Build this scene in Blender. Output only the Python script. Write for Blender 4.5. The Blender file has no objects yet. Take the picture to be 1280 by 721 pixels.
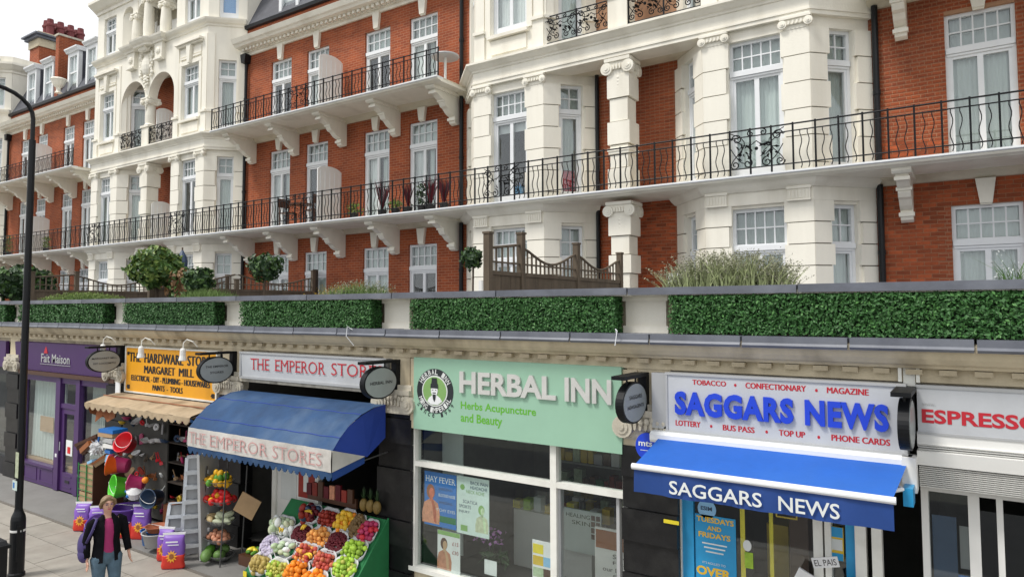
import bpy, math, random
import numpy as np
from mathutils import Vector, Matrix
random.seed(7); np.random.seed(7)
C = bpy.context.scene.collection
D = bpy.data
R = math.radians
sc = bpy.context.scene
# ---------------- camera ----------------
yaw, pitch, roll = -0.5897, 0.0565, -0.0025
fwd = Vector((math.sin(yaw)*math.cos(pitch), math.cos(yaw)*math.cos(pitch), math.sin(pitch)))
rt = fwd.cross(Vector((0, 0, 1))).normalized(); up = rt.cross(fwd)
r2 = rt*math.cos(roll)+up*math.sin(roll); u2 = -rt*math.sin(roll)+up*math.cos(roll)
cam = D.objects.new('camera', D.cameras.new('camera')); C.objects.link(cam)
M = Matrix((r2, u2, -fwd)).transposed().to_4x4(); M.translation = Vector((0, 0, 4.2))
cam.matrix_world = M
cam.data.sensor_width = 36; cam.data.lens = 864/1280*36
cam.data.shift_y = -(360.5-338)/1280
cam.data.clip_start = 0.05; cam.data.clip_end = 3000
sc.camera = cam
# ---------------- light ----------------
SUN_EL, SUN_AZ = 57, 212      # degrees; azimuth clockwise from +Y (into the facade)
w = D.worlds.new('World'); sc.world = w; w.use_nodes = True
nt = w.node_tree; nt.nodes.clear()
def N(nt, t, **k):
    n = nt.nodes.new(t)
    for a, b in k.items():
        if a in n.inputs: n.inputs[a].default_value = b
        else: setattr(n, a, b)
    return n
sky = N(nt, 'ShaderNodeTexSky'); sky.sky_type = 'NISHITA'; sky.sun_disc = False
sky.sun_elevation = R(SUN_EL); sky.sun_rotation = R(SUN_AZ)
tc = N(nt, 'ShaderNodeTexCoord'); nz = N(nt, 'ShaderNodeTexNoise'); nz.inputs['Scale'].default_value = 2.2; nz.inputs['Detail'].default_value = 6
nt.links.new(tc.outputs['Generated'], nz.inputs['Vector'])
rmp = N(nt, 'ShaderNodeMapRange'); rmp.inputs['From Min'].default_value = .35; rmp.inputs['From Max'].default_value = .6
rmp.inputs['To Min'].default_value = .88; rmp.inputs['To Max'].default_value = .97
nt.links.new(nz.outputs['Fac'], rmp.inputs['Value'])
mx = N(nt, 'ShaderNodeMix'); mx.data_type = 'RGBA'; mx.inputs[7].default_value = (11.3, 11.4, 11.5, 1)
nt.links.new(rmp.outputs['Result'], mx.inputs[0]); nt.links.new(sky.outputs['Color'], mx.inputs[6])
bg = N(nt, 'ShaderNodeBackground'); bg.inputs['Strength'].default_value = .088
wo = N(nt, 'ShaderNodeOutputWorld'); nt.links.new(mx.outputs[2], bg.inputs['Color']); nt.links.new(bg.outputs[0], wo.inputs[0])
sun = D.lights.new('sun', 'SUN'); sun.energy = 2.3; sun.angle = R(14); sun.color = (1, .96, .9)
so = D.objects.new('sun', sun); C.objects.link(so)
az = R(SUN_AZ); el = R(SUN_EL)
so.rotation_euler = (-Vector((math.sin(az)*math.cos(el), math.cos(az)*math.cos(el), math.sin(el)))).to_track_quat('-Z', 'Y').to_euler()
so.location = (0, -20, 40)
sc.view_settings.view_transform = 'Standard'; sc.view_settings.look = 'None'
sc.view_settings.exposure = 0.22; sc.view_settings.gamma = 1
# ---------------- materials ----------------
def srgb(r, g, b):
    f = lambda c: (c/255/12.92 if c/255 <= .04045 else ((c/255+.055)/1.055)**2.4)
    return (f(r), f(g), f(b), 1)
MAT = {}
def mat(name, col, rough=.6, var=.12, scale=3., bump=0., bscale=60., metal=0., spec=.5, streak=False, rnd=0., coat=0., dirt=None):
    """principled with mottled colour, optional per-object variation, streaked weathering and fine relief"""
    m = D.materials.new(name); m.use_nodes = True; nt = m.node_tree
    b = nt.nodes['Principled BSDF']; b.inputs['Roughness'].default_value = rough; b.inputs['Metallic'].default_value = metal
    b.inputs['Specular IOR Level'].default_value = spec; b.inputs['Coat Weight'].default_value = coat
    if len(col) == 3: col = (*col, 1)
    tc = N(nt, 'ShaderNodeTexCoord'); mp = N(nt, 'ShaderNodeMapping')
    nt.links.new(tc.outputs['Object'], mp.inputs['Vector'])
    if streak: mp.inputs['Scale'].default_value = (1, 1, .18)
    n1 = N(nt, 'ShaderNodeTexNoise'); n1.inputs['Scale'].default_value = scale; n1.inputs['Detail'].default_value = 5; n1.inputs['Roughness'].default_value = .65
    nt.links.new(mp.outputs[0], n1.inputs['Vector'])
    mr = N(nt, 'ShaderNodeMapRange'); mr.inputs['From Min'].default_value = .3; mr.inputs['From Max'].default_value = .7
    mr.inputs['To Min'].default_value = 1-var; mr.inputs['To Max'].default_value = 1+var*.6
    nt.links.new(n1.outputs['Fac'], mr.inputs['Value'])
    hsv = N(nt, 'ShaderNodeHueSaturation'); hsv.inputs['Color'].default_value = col
    src = mr.outputs['Result']
    if rnd:
        oi = N(nt, 'ShaderNodeObjectInfo'); m2 = N(nt, 'ShaderNodeMapRange')
        m2.inputs['To Min'].default_value = 1-rnd; m2.inputs['To Max'].default_value = 1+rnd
        nt.links.new(oi.outputs['Random'], m2.inputs['Value'])
        mm = N(nt, 'ShaderNodeMath'); mm.operation = 'MULTIPLY'
        nt.links.new(src, mm.inputs[0]); nt.links.new(m2.outputs['Result'], mm.inputs[1]); src = mm.outputs[0]
    nt.links.new(src, hsv.inputs['Value'])
    out = hsv.outputs['Color']
    if dirt:
        n3 = N(nt, 'ShaderNodeTexNoise'); n3.inputs['Scale'].default_value = scale*.7; n3.inputs['Detail'].default_value = 8
        nt.links.new(mp.outputs[0], n3.inputs['Vector'])
        m3 = N(nt, 'ShaderNodeMapRange'); m3.inputs['From Min'].default_value = .5; m3.inputs['From Max'].default_value = .75
        m3.inputs['To Max'].default_value = dirt[3]
        nt.links.new(n3.outputs['Fac'], m3.inputs['Value'])
        mc = N(nt, 'ShaderNodeMix'); mc.data_type = 'RGBA'; mc.inputs[7].default_value = (*dirt[:3], 1)
        nt.links.new(m3.outputs['Result'], mc.inputs[0]); nt.links.new(out, mc.inputs[6]); out = mc.outputs[2]
    nt.links.new(out, b.inputs['Base Color'])
    if bump:
        n2 = N(nt, 'ShaderNodeTexNoise'); n2.inputs['Scale'].default_value = bscale; n2.inputs['Detail'].default_value = 4
        nt.links.new(tc.outputs['Object'], n2.inputs['Vector'])
        bp = N(nt, 'ShaderNodeBump'); bp.inputs['Strength'].default_value = bump; bp.inputs['Distance'].default_value = .02
        nt.links.new(n2.outputs['Fac'], bp.inputs['Height']); nt.links.new(bp.outputs[0], b.inputs['Normal'])
    MAT[name] = m; return m
def brickmat(name, c1, c2, mortar, sx=.225, sy=.075, ms=.012, axis='x'):
    m = mat(name, c1, .85, 0); nt = m.node_tree; b = nt.nodes['Principled BSDF']
    for l in list(b.inputs['Base Color'].links): nt.links.remove(l)
    tc = N(nt, 'ShaderNodeTexCoord'); sp = N(nt, 'ShaderNodeSeparateXYZ'); cb = N(nt, 'ShaderNodeCombineXYZ')
    nt.links.new(tc.outputs['Object'], sp.inputs[0])
    ad = N(nt, 'ShaderNodeMath'); ad.operation = 'ADD'; nt.links.new(sp.outputs[0], ad.inputs[0]); nt.links.new(sp.outputs[1], ad.inputs[1])
    nt.links.new(ad.outputs[0], cb.inputs[0]); nt.links.new(sp.outputs[2], cb.inputs[1])
    br = N(nt, 'ShaderNodeTexBrick'); br.inputs['Scale'].default_value = 1; br.inputs['Brick Width'].default_value = sx
    br.inputs['Row Height'].default_value = sy; br.inputs['Mortar Size'].default_value = ms/2; br.inputs['Mortar Smooth'].default_value = .3
    br.inputs['Color1'].default_value = (*c1, 1); br.inputs['Color2'].default_value = (*c2, 1); br.inputs['Mortar'].default_value = (*mortar, 1)
    nt.links.new(cb.outputs[0], br.inputs['Vector'])
    n1 = N(nt, 'ShaderNodeTexNoise'); n1.inputs['Scale'].default_value = 1.1; n1.inputs['Detail'].default_value = 7
    nt.links.new(tc.outputs['Object'], n1.inputs['Vector'])
    mr = N(nt, 'ShaderNodeMapRange'); mr.inputs['From Min'].default_value = .3; mr.inputs['From Max'].default_value = .7; mr.inputs['To Min'].default_value = .72; mr.inputs['To Max'].default_value = 1.15
    nt.links.new(n1.outputs['Fac'], mr.inputs['Value'])
    hs = N(nt, 'ShaderNodeHueSaturation'); nt.links.new(br.outputs['Color'], hs.inputs['Color']); nt.links.new(mr.outputs[0], hs.inputs['Value'])
    nt.links.new(hs.outputs[0], b.inputs['Base Color'])
    bp = N(nt, 'ShaderNodeBump'); bp.inputs['Strength'].default_value = .5; bp.inputs['Distance'].default_value = .01; bp.invert = True
    nt.links.new(br.outputs['Fac'], bp.inputs['Height']); nt.links.new(bp.outputs[0], b.inputs['Normal'])
    return m
BR1, BR2, MOR = (.37, .082, .024), (.26, .054, .018), (.42, .21, .12)
mat('cream', (.87, .835, .735), .5, .06, 2.2, .15, 25, streak=True, dirt=(.46, .41, .31, .40))
mat('stone_joint', (.22, .20, .16), .8, .1, 6)
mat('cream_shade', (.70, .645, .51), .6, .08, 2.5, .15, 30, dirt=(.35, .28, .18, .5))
mat('cream_dirty', (.60, .52, .37), .65, .15, 3, .25, 30, streak=True, dirt=(.16, .12, .07, .75))
mat('stone_carved', (.55, .51, .42), .7, .2, 6, .35, 40, dirt=(.12, .1, .08, .7))
brickmat('brick', BR1, BR2, MOR)
mat('brick_piece', (.34, .075, .023), .85, .22, 9, .25, 120, rnd=.34)
mat('mortar', (.44, .25, .15), .9, .15, 8)
mat('slate', (.075, .08, .10), .55, .25, 4, .3, 20)
mat('lead', (.125, .135, .165), .45, .25, 2.2, .15, 15, dirt=(.30, .32, .36, .35))
mat('iron', (.007, .008, .010), .5, .2, 10, spec=.22)
mat('black_paint', (.008, .009, .011), .4, .2, 4, .05, 40, spec=.3)
mat('black_granite', (.010, .010, .011), .38, .35, 6, .1, 60, spec=.35, dirt=(.05, .05, .047, .3))
mat('white_paint', (.80, .82, .84), .4, .04, 4)
mat('white_frame', (.78, .78, .73), .45, .06, 4, dirt=(.45, .43, .36, .4))
mat('grey_white', (.76, .76, .74), .5, .04, 2)
mat('net', (.50, .56, .54), .9, .14, 2, streak=True, rnd=.22)
mat('net_white', (.70, .73, .72), .9, .10, 3, streak=True, rnd=.1)
mat('blind', (.62, .66, .66), .8, .04, 2)
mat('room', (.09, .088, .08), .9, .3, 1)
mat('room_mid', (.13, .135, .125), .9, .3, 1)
mat('blue_reflection', (.16, .36, .68), .3, .05, 2)  # blue reflection in window glass, given as a flat colour
mat('wood_fence', (.125, .095, .065), .85, .35, 6, .3, 50, streak=True)
mat('wood_dark', (.055, .042, .032), .8, .3, 6, .2, 40)
mat('leaf_hedge', (.042, .140, .032), .55, .4, 30, rnd=0)
mat('leaf_hedge2', (.09, .24, .06), .5, .3, 20)
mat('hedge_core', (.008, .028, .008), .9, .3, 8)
mat('leaf_bush', (.07, .15, .03), .5, .5, 14)
mat('leaf_bush2', (.18, .26, .05), .5, .4, 14)
mat('leaf_dark', (.025, .065, .02), .5, .4, 14)
mat('leaf_red', (.22, .12, .05), .6, .4, 14)
mat('lavender', (.34, .39, .19), .8, .35, 14)
mat('lavender_tip', (.28, .28, .19), .8, .3, 14)
mat('grass', (.15, .24, .06), .7, .4, 14)
mat('bark', (.09, .065, .045), .9, .3, 12)
mat('paving', (.335, .31, .27), .8, .16, 2.4, .2, 70, rnd=.09, dirt=(.22, .19, .16, .45))
mat('forecourt', (.22, .215, .205), .75, .14, 1.6, .2, 60, dirt=(.17, .16, .15, .4))
mat('joint', (.16, .145, .125), .9, .2, 6)
mat('asphalt', (.05, .05, .052), .85, .25, 3, .3, 150)
mat('kerb', (.32, .31, .29), .8, .2, 5, .2, 60)
mat('earth', (.14, .14, .12), .9, .2, .1)
mat('purple', (.065, .024, .12), .35, .1, 2)
mat('purple_dark', (.06, .018, .11), .4, .1, 2)
mat('yellow', (.80, .37, .012), .5, .05, 2, dirt=(.6, .25, .02, .3))
mat('mint', (.30, .51, .38), .5, .06, 1.3, dirt=(.28, .48, .35, .5))
mat('sign_white', (.52, .54, .57), .4, .09, 2, dirt=(.44, .44, .43, .45))
mat('sign_grey', (.42, .43, .44), .45, .06, 2)
mat('sign_black', (.015, .015, .018), .5, .05, 2)
mat('red', (.50, .015, .03), .5, .05, 3)
mat('faded_red', (.55, .30, .29), .8, .25, 9)
mat('signblue', (.010, .055, .60), .45, .05, 3)
mat('awning_blue', (.012, .115, .50), .7, .12, 1.4, .5, 4, dirt=(.03, .13, .40, .5))
mat('awning_navy', (.008, .048, .22), .6, .12, 2)
mat('emperor_blue', (.016, .060, .155), .8, .28, 1.8, .8, 5, dirt=(.10, .16, .25, .65))
mat('emperor_deep', (.012, .045, .30), .7, .12, 1.5)
mat('emperor_white', (.58, .56, .53), .85, .15, 2, .6, 7, dirt=(.28, .26, .23, .7))
mat('canvas', (.45, .35, .23), .9, .2, 3, .6, 8, dirt=(.17, .12, .07, .75))
mat('rust_cloth', (.30, .10, .035), .8, .2, 4)
mat('metal_letter', (.60, .60, .58), .35, .1, 4, metal=.1)
mat('green_letter', (.12, .42, .03), .5, .03, 3)
mat('logo_black', (.02, .025, .03), .5, .05, 3)
mat('logo_green', (.22, .40, .13), .5, .05, 3)
mat('skin', (.58, .33, .24), .5, .08, 8)
mat('hair', (.24, .16, .085), .5, .25, 30)
mat('jacket', (.006, .006, .008), .9, .3, 12, .4, 25, spec=.12)
mat('magenta', (.33, .018, .12), .7, .12, 10)
mat('jeans', (.075, .13, .18), .8, .3, 9, .2, 80)
mat('bag_purple', (.05, .035, .14), .7, .2, 8)
mat('shoe', (.03, .03, .03), .6)
mat('aluminium', (.55, .58, .62), .35, .08, 6, metal=.6)
mat('steel_dark', (.10, .10, .10), .5, .1, 6, metal=.5)
mat('shelf', (.28, .29, .27), .7, .2, 4)
mat('cardboard', (.36, .24, .13), .8, .15, 6)
mat('green_wire', (.03, .22, .06), .5)
mat('stall_green', (.012, .16, .05), .8, .15, 4)
mat('tray_white', (.60, .61, .62), .5, .06, 6)
mat('terracotta', (.33, .10, .045), .8)
mat('chimney_pot', (.20, .05, .055), .8, .2, 8)
mat('stain_yellow', (.65, .45, .03), .6)
for n, c in dict(orange=(.85, .27, .02), apricot=(.80, .36, .09), lime=(.38, .60, .06), green_apple=(.33, .52, .06), red_apple=(.55, .03, .05), plum=(.50, .08, .06),
                 peach=(.55, .15, .08), pear=(.45, .34, .10), yellow_apple=(.52, .52, .10), lemon=(.78, .48, .04), cherry=(.10, .006, .014), darkred=(.28, .03, .02),
                 kiwi=(.16, .10, .04), garlic=(.44, .40, .52), lettuce=(.46, .58, .38), wrapped=(.55, .60, .42), pepper_yellow=(.75, .42, .02), pepper_green=(.10, .28, .03),
                 pepper_red=(.60, .02, .02), squash=(.60, .46, .24), onion=(.55, .25, .15), melon=(.14, .26, .07), pineapple=(.25, .17, .05), banana=(.80, .55, .05), radish=(.45, .04, .12)).items():
    mat(n, c, .5, .32, 16, rnd=.22, spec=.35)
for n, c in dict(bucket_red=(.62, .012, .025), bucket_orange=(.85, .12, .015), bucket_pink=(.45, .035, .14), bucket_green=(.10, .62, .03), bucket_purple=(.09, .03, .28), bucket_white=(.75, .76, .77),
                 plastic_blue=(.02, .16, .50), plastic_navy=(.03, .06, .12), plastic_lightblue=(.25, .50, .75), brown=(.075, .03, .015), tan=(.45, .30, .17), compost_purple=(.21, .09, .46),
                 compost_red=(.66, .04, .025), compost_flower=(.85, .42, .03), poster_blue=(.02, .16, .48), poster_pale=(.58, .70, .66), poster_green=(.06, .26, .03), cover_blue=(.02, .30, .60),
                 cover_yellow=(.80, .50, .03), orchid=(.45, .20, .50), bright_yellow=(.75, .62, .03), rust=(.30, .10, .03)).items():
    mat(n, c, .4, .1, 5)
def glassmat(name, tint, refl):
    m = D.materials.new(name); m.use_nodes = True; nt = m.node_tree; nt.nodes.clear()
    t = N(nt, 'ShaderNodeBsdfTransparent'); t.inputs[0].default_value = (*tint, 1)
    g = N(nt, 'ShaderNodeBsdfGlossy'); g.inputs['Roughness'].default_value = .03; g.inputs[0].default_value = (.9, .93, .96, 1)
    f = N(nt, 'ShaderNodeFresnel'); ge = N(nt, 'ShaderNodeNewGeometry'); io = N(nt, 'ShaderNodeMath'); io.operation = 'MULTIPLY_ADD'; io.inputs[1].default_value = -.8333; io.inputs[2].default_value = 1.5
    nt.links.new(ge.outputs['Backfacing'], io.inputs[0]); nt.links.new(io.outputs[0], f.inputs[0])   # same reflectance from both sides of the pane
    tc = N(nt, 'ShaderNodeTexCoord'); nz = N(nt, 'ShaderNodeTexNoise'); nz.inputs['Scale'].default_value = 1.6
    nt.links.new(tc.outputs['Object'], nz.inputs['Vector'])
    bp = N(nt, 'ShaderNodeBump'); bp.inputs['Strength'].default_value = .02; bp.inputs['Distance'].default_value = .02
    nt.links.new(nz.outputs['Fac'], bp.inputs['Height']); nt.links.new(bp.outputs[0], g.inputs['Normal'])
    a = N(nt, 'ShaderNodeMath'); a.operation = 'MULTIPLY_ADD'; a.inputs[1].default_value = .75; a.inputs[2].default_value = refl
    nt.links.new(f.outputs[0], a.inputs[0])
    mx = N(nt, 'ShaderNodeMixShader'); nt.links.new(a.outputs[0], mx.inputs[0]); nt.links.new(t.outputs[0], mx.inputs[1]); nt.links.new(g.outputs[0], mx.inputs[2])
    o = N(nt, 'ShaderNodeOutputMaterial'); nt.links.new(mx.outputs[0], o.inputs[0]); MAT[name] = m
glassmat('glass', (.965, .98, .975), .04)
glassmat('glass_shop', (.95, .975, .965), .03)
mat('oval_face', (.30, .33, .33), .35, .1, 3)
# ---------------- mesh helpers ----------------
class Fr:
    """facade frame: u runs along a wall, d stands out of it, z is up"""
    def __init__(s, ox=0, oy=0, ux=1, uy=0):
        l = math.hypot(ux, uy); s.o = (ox, oy); s.ux = ux/l; s.uy = uy/l
    def p(s, u, d, z): return (s.o[0]+u*s.ux+d*s.uy, s.o[1]+u*s.uy-d*s.ux, z)
W0 = Fr()
BOXF = [(0, 3, 2, 1), (4, 5, 6, 7), (0, 1, 5, 4), (1, 2, 6, 5), (2, 3, 7, 6), (3, 0, 4, 7)]
class MB:
    def __init__(s, fr=W0): s.v = []; s.f = []; s.fr = fr
    def add(s, vs, fs):
        n = len(s.v); s.v += [tuple(a) for a in vs]; s.f += [tuple(i+n for i in f) for f in fs]; return s
    def box(s, u0, u1, d0, d1, z0, z1, fr=None):
        fr = fr or s.fr
        return s.add([fr.p(*q) for q in ((u0, d1, z0), (u1, d1, z0), (u1, d0, z0), (u0, d0, z0), (u0, d1, z1), (u1, d1, z1), (u1, d0, z1), (u0, d0, z1))], BOXF)
    def tbox(s, u0, u1, U0, U1, d0, d1, z0, z1, fr=None):   # tapered: u0,u1 at bottom, U0,U1 at top
        fr = fr or s.fr
        return s.add([fr.p(*q) for q in ((u0, d1, z0), (u1, d1, z0), (u1, d0, z0), (u0, d0, z0), (U0, d1, z1), (U1, d1, z1), (U1, d0, z1), (U0, d0, z1))], BOXF)
    def quad(s, *p, fr=None):
        fr = fr or s.fr
        return s.add([fr.p(*q) for q in p], [tuple(range(len(p)))])
    def prism_u(s, poly, u0, u1, fr=None):                  # polygon in (d,z) extruded along u
        fr = fr or s.fr; n = len(poly)
        vs = [fr.p(u0, d, z) for d, z in poly]+[fr.p(u1, d, z) for d, z in poly]
        return s.add(vs, [tuple(range(n))[::-1], tuple(range(n, 2*n))]+[(i, (i+1) % n, n+(i+1) % n, n+i) for i in range(n)])
    def prism_d(s, poly, d0, d1, fr=None):                  # polygon in (u,z) extruded along d
        fr = fr or s.fr; n = len(poly)
        vs = [fr.p(u, d0, z) for u, z in poly]+[fr.p(u, d1, z) for u, z in poly]
        return s.add(vs, [tuple(range(n)), tuple(range(n, 2*n))[::-1]]+[((i+1) % n, i, n+i, n+(i+1) % n) for i in range(n)])
    def disc(s, u, z, ru, rz, d0, d1, n=24, fr=None):
        return s.prism_d([(u+ru*math.cos(2*math.pi*i/n), z+rz*math.sin(2*math.pi*i/n)) for i in range(n)], d0, d1, fr)
    def tube(s, pts, r, n=6, closed=False):
        pts = [Vector(p) for p in pts]; m = len(pts); base = len(s.v)
        rs = r if isinstance(r, (list, tuple)) else [r]*m
        prev = None
        for i, p in enumerate(pts):
            a = pts[(i-1) % m] if (closed or i) else pts[0]; b = pts[(i+1) % m] if (closed or i < m-1) else pts[-1]
            t = (b-a).normalized() if (b-a).length else Vector((0, 0, 1))
            if prev is None:
                x = t.orthogonal().normalized()
            else:
                x = (prev-t*prev.dot(t)); x = x.normalized() if x.length > 1e-6 else t.orthogonal().normalized()
            prev = x; y = t.cross(x)
            for k in range(n):
                an = 2*math.pi*k/n; s.v.append(tuple(p+(x*math.cos(an)+y*math.sin(an))*rs[i]))
        for i in range(m if closed else m-1):
            for k in range(n):
                a = base+i*n+k; b = base+i*n+(k+1) % n; c = base+((i+1) % m)*n+(k+1) % n; d = base+((i+1) % m)*n+k
                s.f.append((a, b, c, d))
        if not closed:
            s.f.append(tuple(base+k for k in range(n))[::-1]); s.f.append(tuple(base+(m-1)*n+k for k in range(n)))
        return s
    def lathe(s, x, y, prof, n=20, sy=1.):
        base = len(s.v)
        for r, z in prof:
            for k in range(n):
                an = 2*math.pi*k/n; s.v.append((x+r*math.cos(an), y+r*sy*math.sin(an), z))
        for i in range(len(prof)-1):
            for k in range(n): s.f.append((base+i*n+k, base+i*n+(k+1) % n, base+(i+1)*n+(k+1) % n, base+(i+1)*n+k))
        s.f.append(tuple(base+k for k in range(n))[::-1]); s.f.append(tuple(base+(len(prof)-1)*n+k for k in range(n)))
        return s
    def ball(s, c, r, nu=10, nv=6, sx=1, sy=1, sz=1):
        prof = [(max(1e-4, r*math.sin(math.pi*i/nv)), -r*math.cos(math.pi*i/nv)) for i in range(nv+1)]
        base = len(s.v); s.lathe(0, 0, prof, nu)
        for i in range(base, len(s.v)):
            v = s.v[i]; s.v[i] = (c[0]+v[0]*sx, c[1]+v[1]*sy, c[2]+v[2]*sz)
        return s
    def sweep(s, path, prof, caps=True):                    # profile (outward, z) along a plan path; outward = right of travel
        n = len(path); nrm = []
        for i in range(n-1):
            dx, dy = path[i+1][0]-path[i][0], path[i+1][1]-path[i][1]; l = math.hypot(dx, dy); nrm.append((dy/l, -dx/l))
        base = len(s.v); m = len(prof)
        for i, (x, y) in enumerate(path):
            if i == 0: a = nrm[0]
            elif i == n-1: a = nrm[-1]
            else:
                p, q = nrm[i-1], nrm[i]; k = 1+p[0]*q[0]+p[1]*q[1]; a = ((p[0]+q[0])/k, (p[1]+q[1])/k)
            for d, z in prof: s.v.append((x+a[0]*d, y+a[1]*d, z))
        for i in range(n-1):
            for j in range(m):
                s.f.append((base+i*m+j, base+(i+1)*m+j, base+(i+1)*m+(j+1) % m, base+i*m+(j+1) % m))
        if caps: s.f.append(tuple(base+j for j in range(m))); s.f.append(tuple(base+(n-1)*m+j for j in range(m))[::-1])
        return s
def wloc(p):
    v = Vector((0, 0, 0))
    while p is not None: v += p.location; p = p.parent
    return v
def tag(o, label=None, cat=None, group=None, kind=None):
    for k, v in (('label', label), ('category', cat), ('group', group), ('kind', kind)):
        if v: o[k] = v
    return o
def obj(name, mb, material, parent=None, label=None, cat=None, group=None, kind=None, origin=None, smooth=False):
    me = D.meshes.new(name); off = wloc(parent) if parent else Vector(origin or (0, 0, 0))
    if isinstance(mb, MB):
        me.from_pydata([(v[0]-off.x, v[1]-off.y, v[2]-off.z) for v in mb.v], [], mb.f)
    else: me = mb
    me.validate()
    if material: me.materials.append(MAT[material])
    if smooth:
        me.polygons.foreach_set('use_smooth', [True]*len(me.polygons))
    o = D.objects.new(name, me); C.objects.link(o)
    if parent: o.parent = parent
    else: o.location = off
    return tag(o, label, cat, group, kind)
def thing(name, loc, label, cat, group=None):
    o = D.objects.new(name, None); C.objects.link(o); o.location = loc; o.empty_display_size = .2
    return tag(o, label, cat, group)
def copy_tree(o, parent=None):
    c = o.copy(); C.objects.link(c)
    if parent: c.parent = parent
    for ch in list(o.children): copy_tree(ch, c)
    return c
def inst(o, parent, dx=0, dy=0, dz=0):                       # copy of a part, sharing its mesh
    c = o.copy(); C.objects.link(c); c.parent = parent; c.location = o.location+Vector((dx, dy, dz)); return c
def text(s, fr, u0, u1, z0, z1, d, material, parent, name='lettering', bold=0., depth=.002, serif=False, shear=0., fat=0., space=1.):
    cu = D.curves.new('t', 'FONT'); cu.body = s; cu.size = 1; cu.offset = bold; cu.space_character = space; cu.resolution_u = 3
    to = D.objects.new('t', cu); me = D.meshes.new_from_object(to)
    n = len(me.vertices); co = np.empty(n*3); me.vertices.foreach_get('co', co); co = co.reshape(-1, 3)
    a, b = co.min(0), co.max(0); fs = [tuple(p.vertices) for p in me.polygons]
    D.objects.remove(to); D.curves.remove(cu); D.meshes.remove(me)
    m = MB(fr); z_ = (co[:, 1]-a[1])/(b[1]-a[1]); x_ = (co[:, 0]-a[0])/(b[0]-a[0])
    u = u0+x_*(u1-u0)+shear*(z_-.5); z = z0+z_*(z1-z0)
    m.v = [fr.p(uu, d+depth, zz) for uu, zz in zip(u, z)]; m.f = list(fs)
    if depth > .005:                                          # raised letters: extrude the outline edges
        from collections import Counter
        ec = Counter()
        for f in fs:
            for i in range(len(f)): ec[frozenset((f[i], f[(i+1) % len(f)]))] += 1
        m.v += [fr.p(uu, d, zz) for uu, zz in zip(u, z)]
        for f in fs:
            for i in range(len(f)):
                p, q = f[i], f[(i+1) % len(f)]
                if ec[frozenset((p, q))] == 1: m.f.append((q, p, p+n, q+n))
    if fat:                                                   # heavier strokes: the same outline again a little to each side
        v0, f0 = list(m.v), list(m.f)
        for s_, e_ in ((-1, -.0006), (1, -.0012)): m.add([(v[0]+s_*fat*fr.ux-e_*0+fr.uy*e_, v[1]+s_*fat*fr.uy-fr.ux*e_, v[2]) for v in v0], f0)
    if serif:                                                 # small feet and heads on the strokes
        h = (z1-z0)
        for zz in (z0, z1-h*.045):
            sel = [uu for uu, z2 in zip(u, z) if abs(z2-(z0 if zz == z0 else z1)) < h*.03]
            sel.sort(); grp = []
            for uu in sel:
                if grp and uu-grp[-1][1] < h*.22: grp[-1][1] = uu
                else: grp.append([uu, uu])
            for g in grp: m.box(g[0]-h*.09, g[1]+h*.09, d, d+depth+.001, zz, zz+h*.045)
    return obj(name, m, material, parent)
def leaves(cents, size, nrm=None, spread=1., aspect=1.8):
    """many small leaf quads round the given points, one mesh"""
    n = len(cents); c = np.asarray(cents, float)
    a = np.random.normal(size=(n, 3)); a /= np.linalg.norm(a, axis=1)[:, None]
    if nrm is not None: a = a*spread+np.asarray(nrm); a /= np.linalg.norm(a, axis=1)[:, None]
    t = np.random.normal(size=(n, 3)); t -= a*(a*t).sum(1)[:, None]; t /= np.linalg.norm(t, axis=1)[:, None]
    b = np.cross(a, t); s = size*np.random.uniform(.6, 1.3, n)[:, None]
    v = np.stack([c-t*s*aspect*.5, c+b*s*.5+a*s*.15, c+t*s*aspect*.5, c-b*s*.5+a*s*.15], 1).reshape(-1, 3)
    m = MB(); m.v = [tuple(x) for x in v]; m.f = [(4*i, 4*i+1, 4*i+2, 4*i+3) for i in range(n)]
    return m
# ================= upper mansion block =================
WY, BY = 14.5, 13.6        # brick wall plane, bay front plane
SQ = math.sqrt(.5)
def wall(parent, fr, u0, u1, z0, z1, holes, material, name='wall', reveal=.14, d=0.):
    """sheet wall with rectangular openings (u0,u1,z0,z1) and their reveals"""
    us = sorted({u0, u1, *[h[0] for h in holes], *[h[1] for h in holes]}); zs = sorted({z0, z1, *[h[2] for h in holes], *[h[3] for h in holes]})
    m = MB(fr)
    for a, b in zip(us, us[1:]):
        z = z0
        while z < z1-1e-6:
            e = next(q for q in zs if q > z+1e-6)
            inn = any(h[0]-1e-6 <= a and b <= h[1]+1e-6 and h[2]-1e-6 <= z and e <= h[3]+1e-6 for h in holes)
            if not inn: m.quad((a, d, z), (b, d, z), (b, d, e), (a, d, e))
            z = e
    r = d-reveal
    for a, b, c, e in holes:
        m.quad((a, d, c), (a, r, c), (a, r, e), (a, d, e)); m.quad((b, r, c), (b, d, c), (b, d, e), (b, r, e))
        m.quad((a, d, e), (a, r, e), (b, r, e), (b, d, e)); m.quad((a, r, c), (a, d, c), (b, d, c), (b, r, c))
    return obj(name, m, material, parent)
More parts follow.
